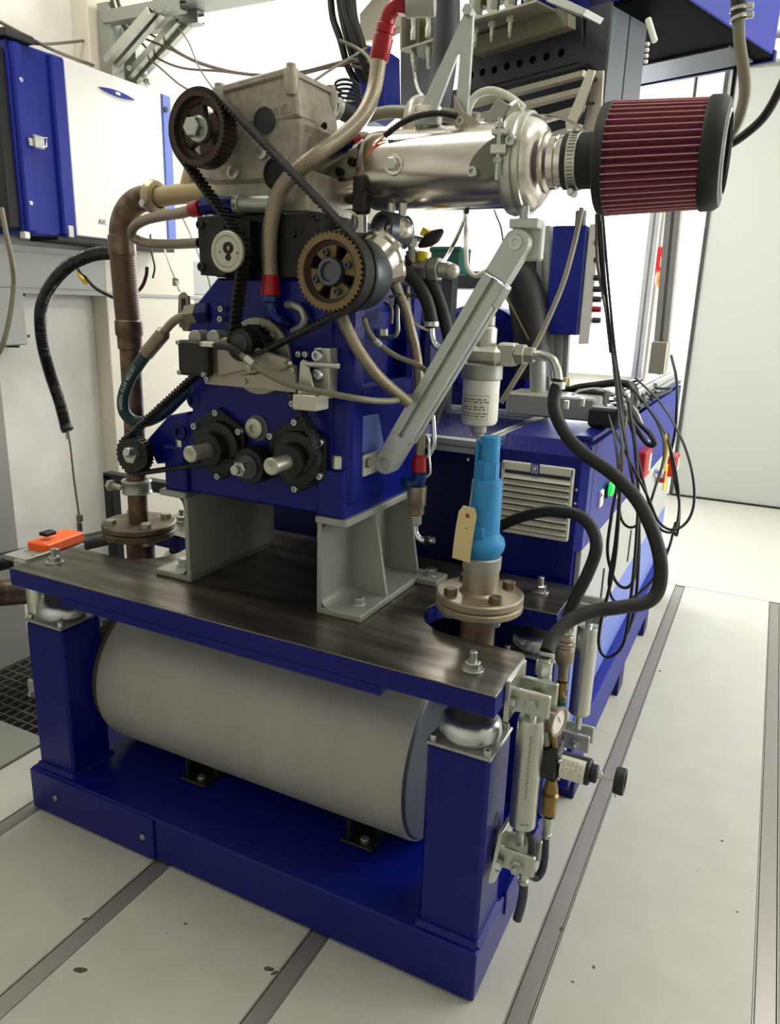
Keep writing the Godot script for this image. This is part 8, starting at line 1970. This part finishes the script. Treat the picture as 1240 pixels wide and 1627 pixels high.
	part("yellow_sleeve", G().tube(smooth([Vector3(-2.2019, 1.7156, -0.95), Vector3(-2.1977, 1.6884, -0.95), Vector3(-2.1824, 1.6638, -0.95), Vector3(-2.1592, 1.6443, -0.95)]), 0.0095, 10), M.yellow, ylw)
	cable("hook_lead", "thin white lead with a hook beside the braided riser section", [Vector3(-1.8434, 1.8356, -1), Vector3(-1.8431, 1.7936, -1), Vector3(-1.8391, 1.7583, -1), Vector3(-1.8293, 1.711, -1), Vector3(-1.8422, 1.6703, -1)], 0.004, M.hub)
	# pipes along the wall and the orange actuator
	var pp := thing("supply_pipe", "dark grey pipe running along the left wall behind the orange actuator", "pipe", Vector3(-2.1, 0.6, -0.6))
	part("pipe", G().cyl(Vector3(-2.1, 0.6179, -0.2847), Vector3(-2.1, 0.5472, -1.1729), 0.034, 24), M.plate_dark, pp)
	var p2 := thing("return_pipe", "brown steel pipe below the grey one at the left picture edge", "pipe", Vector3(-2.05, 0.45, -0.4))
	part("pipe", G().cyl(Vector3(-2.05, 0.5372, -0.2392), Vector3(-2.05, 0.3743, -0.8419), 0.05, 24), M.brown_pipe, p2)
	var ac := thing("valve_actuator", "orange topped damper actuator sitting on the pipe at the left", "valve actuator", Vector3(-1.95, 0.6322, -0.5152))
	part("orange_cover", G().box(Vector3(-1.95, 0.6802, -0.5261), Vector3(0.1, 0.038, 0.19), 0.005, rot_y(6)), M.orange, ac)
	part("grey_base", G().box(Vector3(-1.95, 0.6488, -0.5286) - Vector3(0, 0.02, 0), Vector3(0.1, 0.05, 0.18), 0.004, rot_y(6)), M.grey_box, ac)
	part("clutch_button", G().box(Vector3(-1.95, 0.7225, -0.4905), Vector3(0.04, 0.014, 0.05), 0.003), M.black, ac)
	part("bracket_lug", G().box(Vector3(-1.95, 0.6562, -0.3976), Vector3(0.14, 0.02, 0.1), 0.003), M.grey_box, ac)
	var bf := thing("pipe_trestle", "black square tube frame standing behind the flanged foot of the riser", "trestle", Vector3(-2.2348, 0.41, -1))
	part("leg", G().box(Vector3(-2.15, 0.42, -1.0), Vector3(0.05, 0.82, 0.05), 0.003), M.black, bf)
	part("top_bar", G().box(Vector3(-1.85, 0.815, -1.0), Vector3(0.65, 0.05, 0.05), 0.003), M.black, bf)
	part("leg", G().box(Vector3(-1.55, 0.42, -1.0), Vector3(0.05, 0.82, 0.05), 0.003), M.black, bf)


# galvanised C channel
func channel(a: Vector3, b: Vector3, w: float) -> Geo:
	var d := (b - a).normalized()
	var x := d.cross(Vector3.BACK if absf(d.z) < 0.9 else Vector3.UP).normalized()
	var y := x.cross(d)
	var h := w / 2
	var t := w * 0.1
	var sec := [Vector2(-h, -h), Vector2(h, -h), Vector2(h, h), Vector2(h * 0.5, h), Vector2(h * 0.5, h - t), Vector2(h - t, h - t), Vector2(h - t, -h + t), Vector2(-h + t, -h + t), Vector2(-h + t, h - t), Vector2(-h * 0.5, h - t), Vector2(-h * 0.5, h), Vector2(-h, h)]
	return G().prism(sec, 0.0, (b - a).length(), Transform3D(Basis(x, -y, d), a), 0.0004)
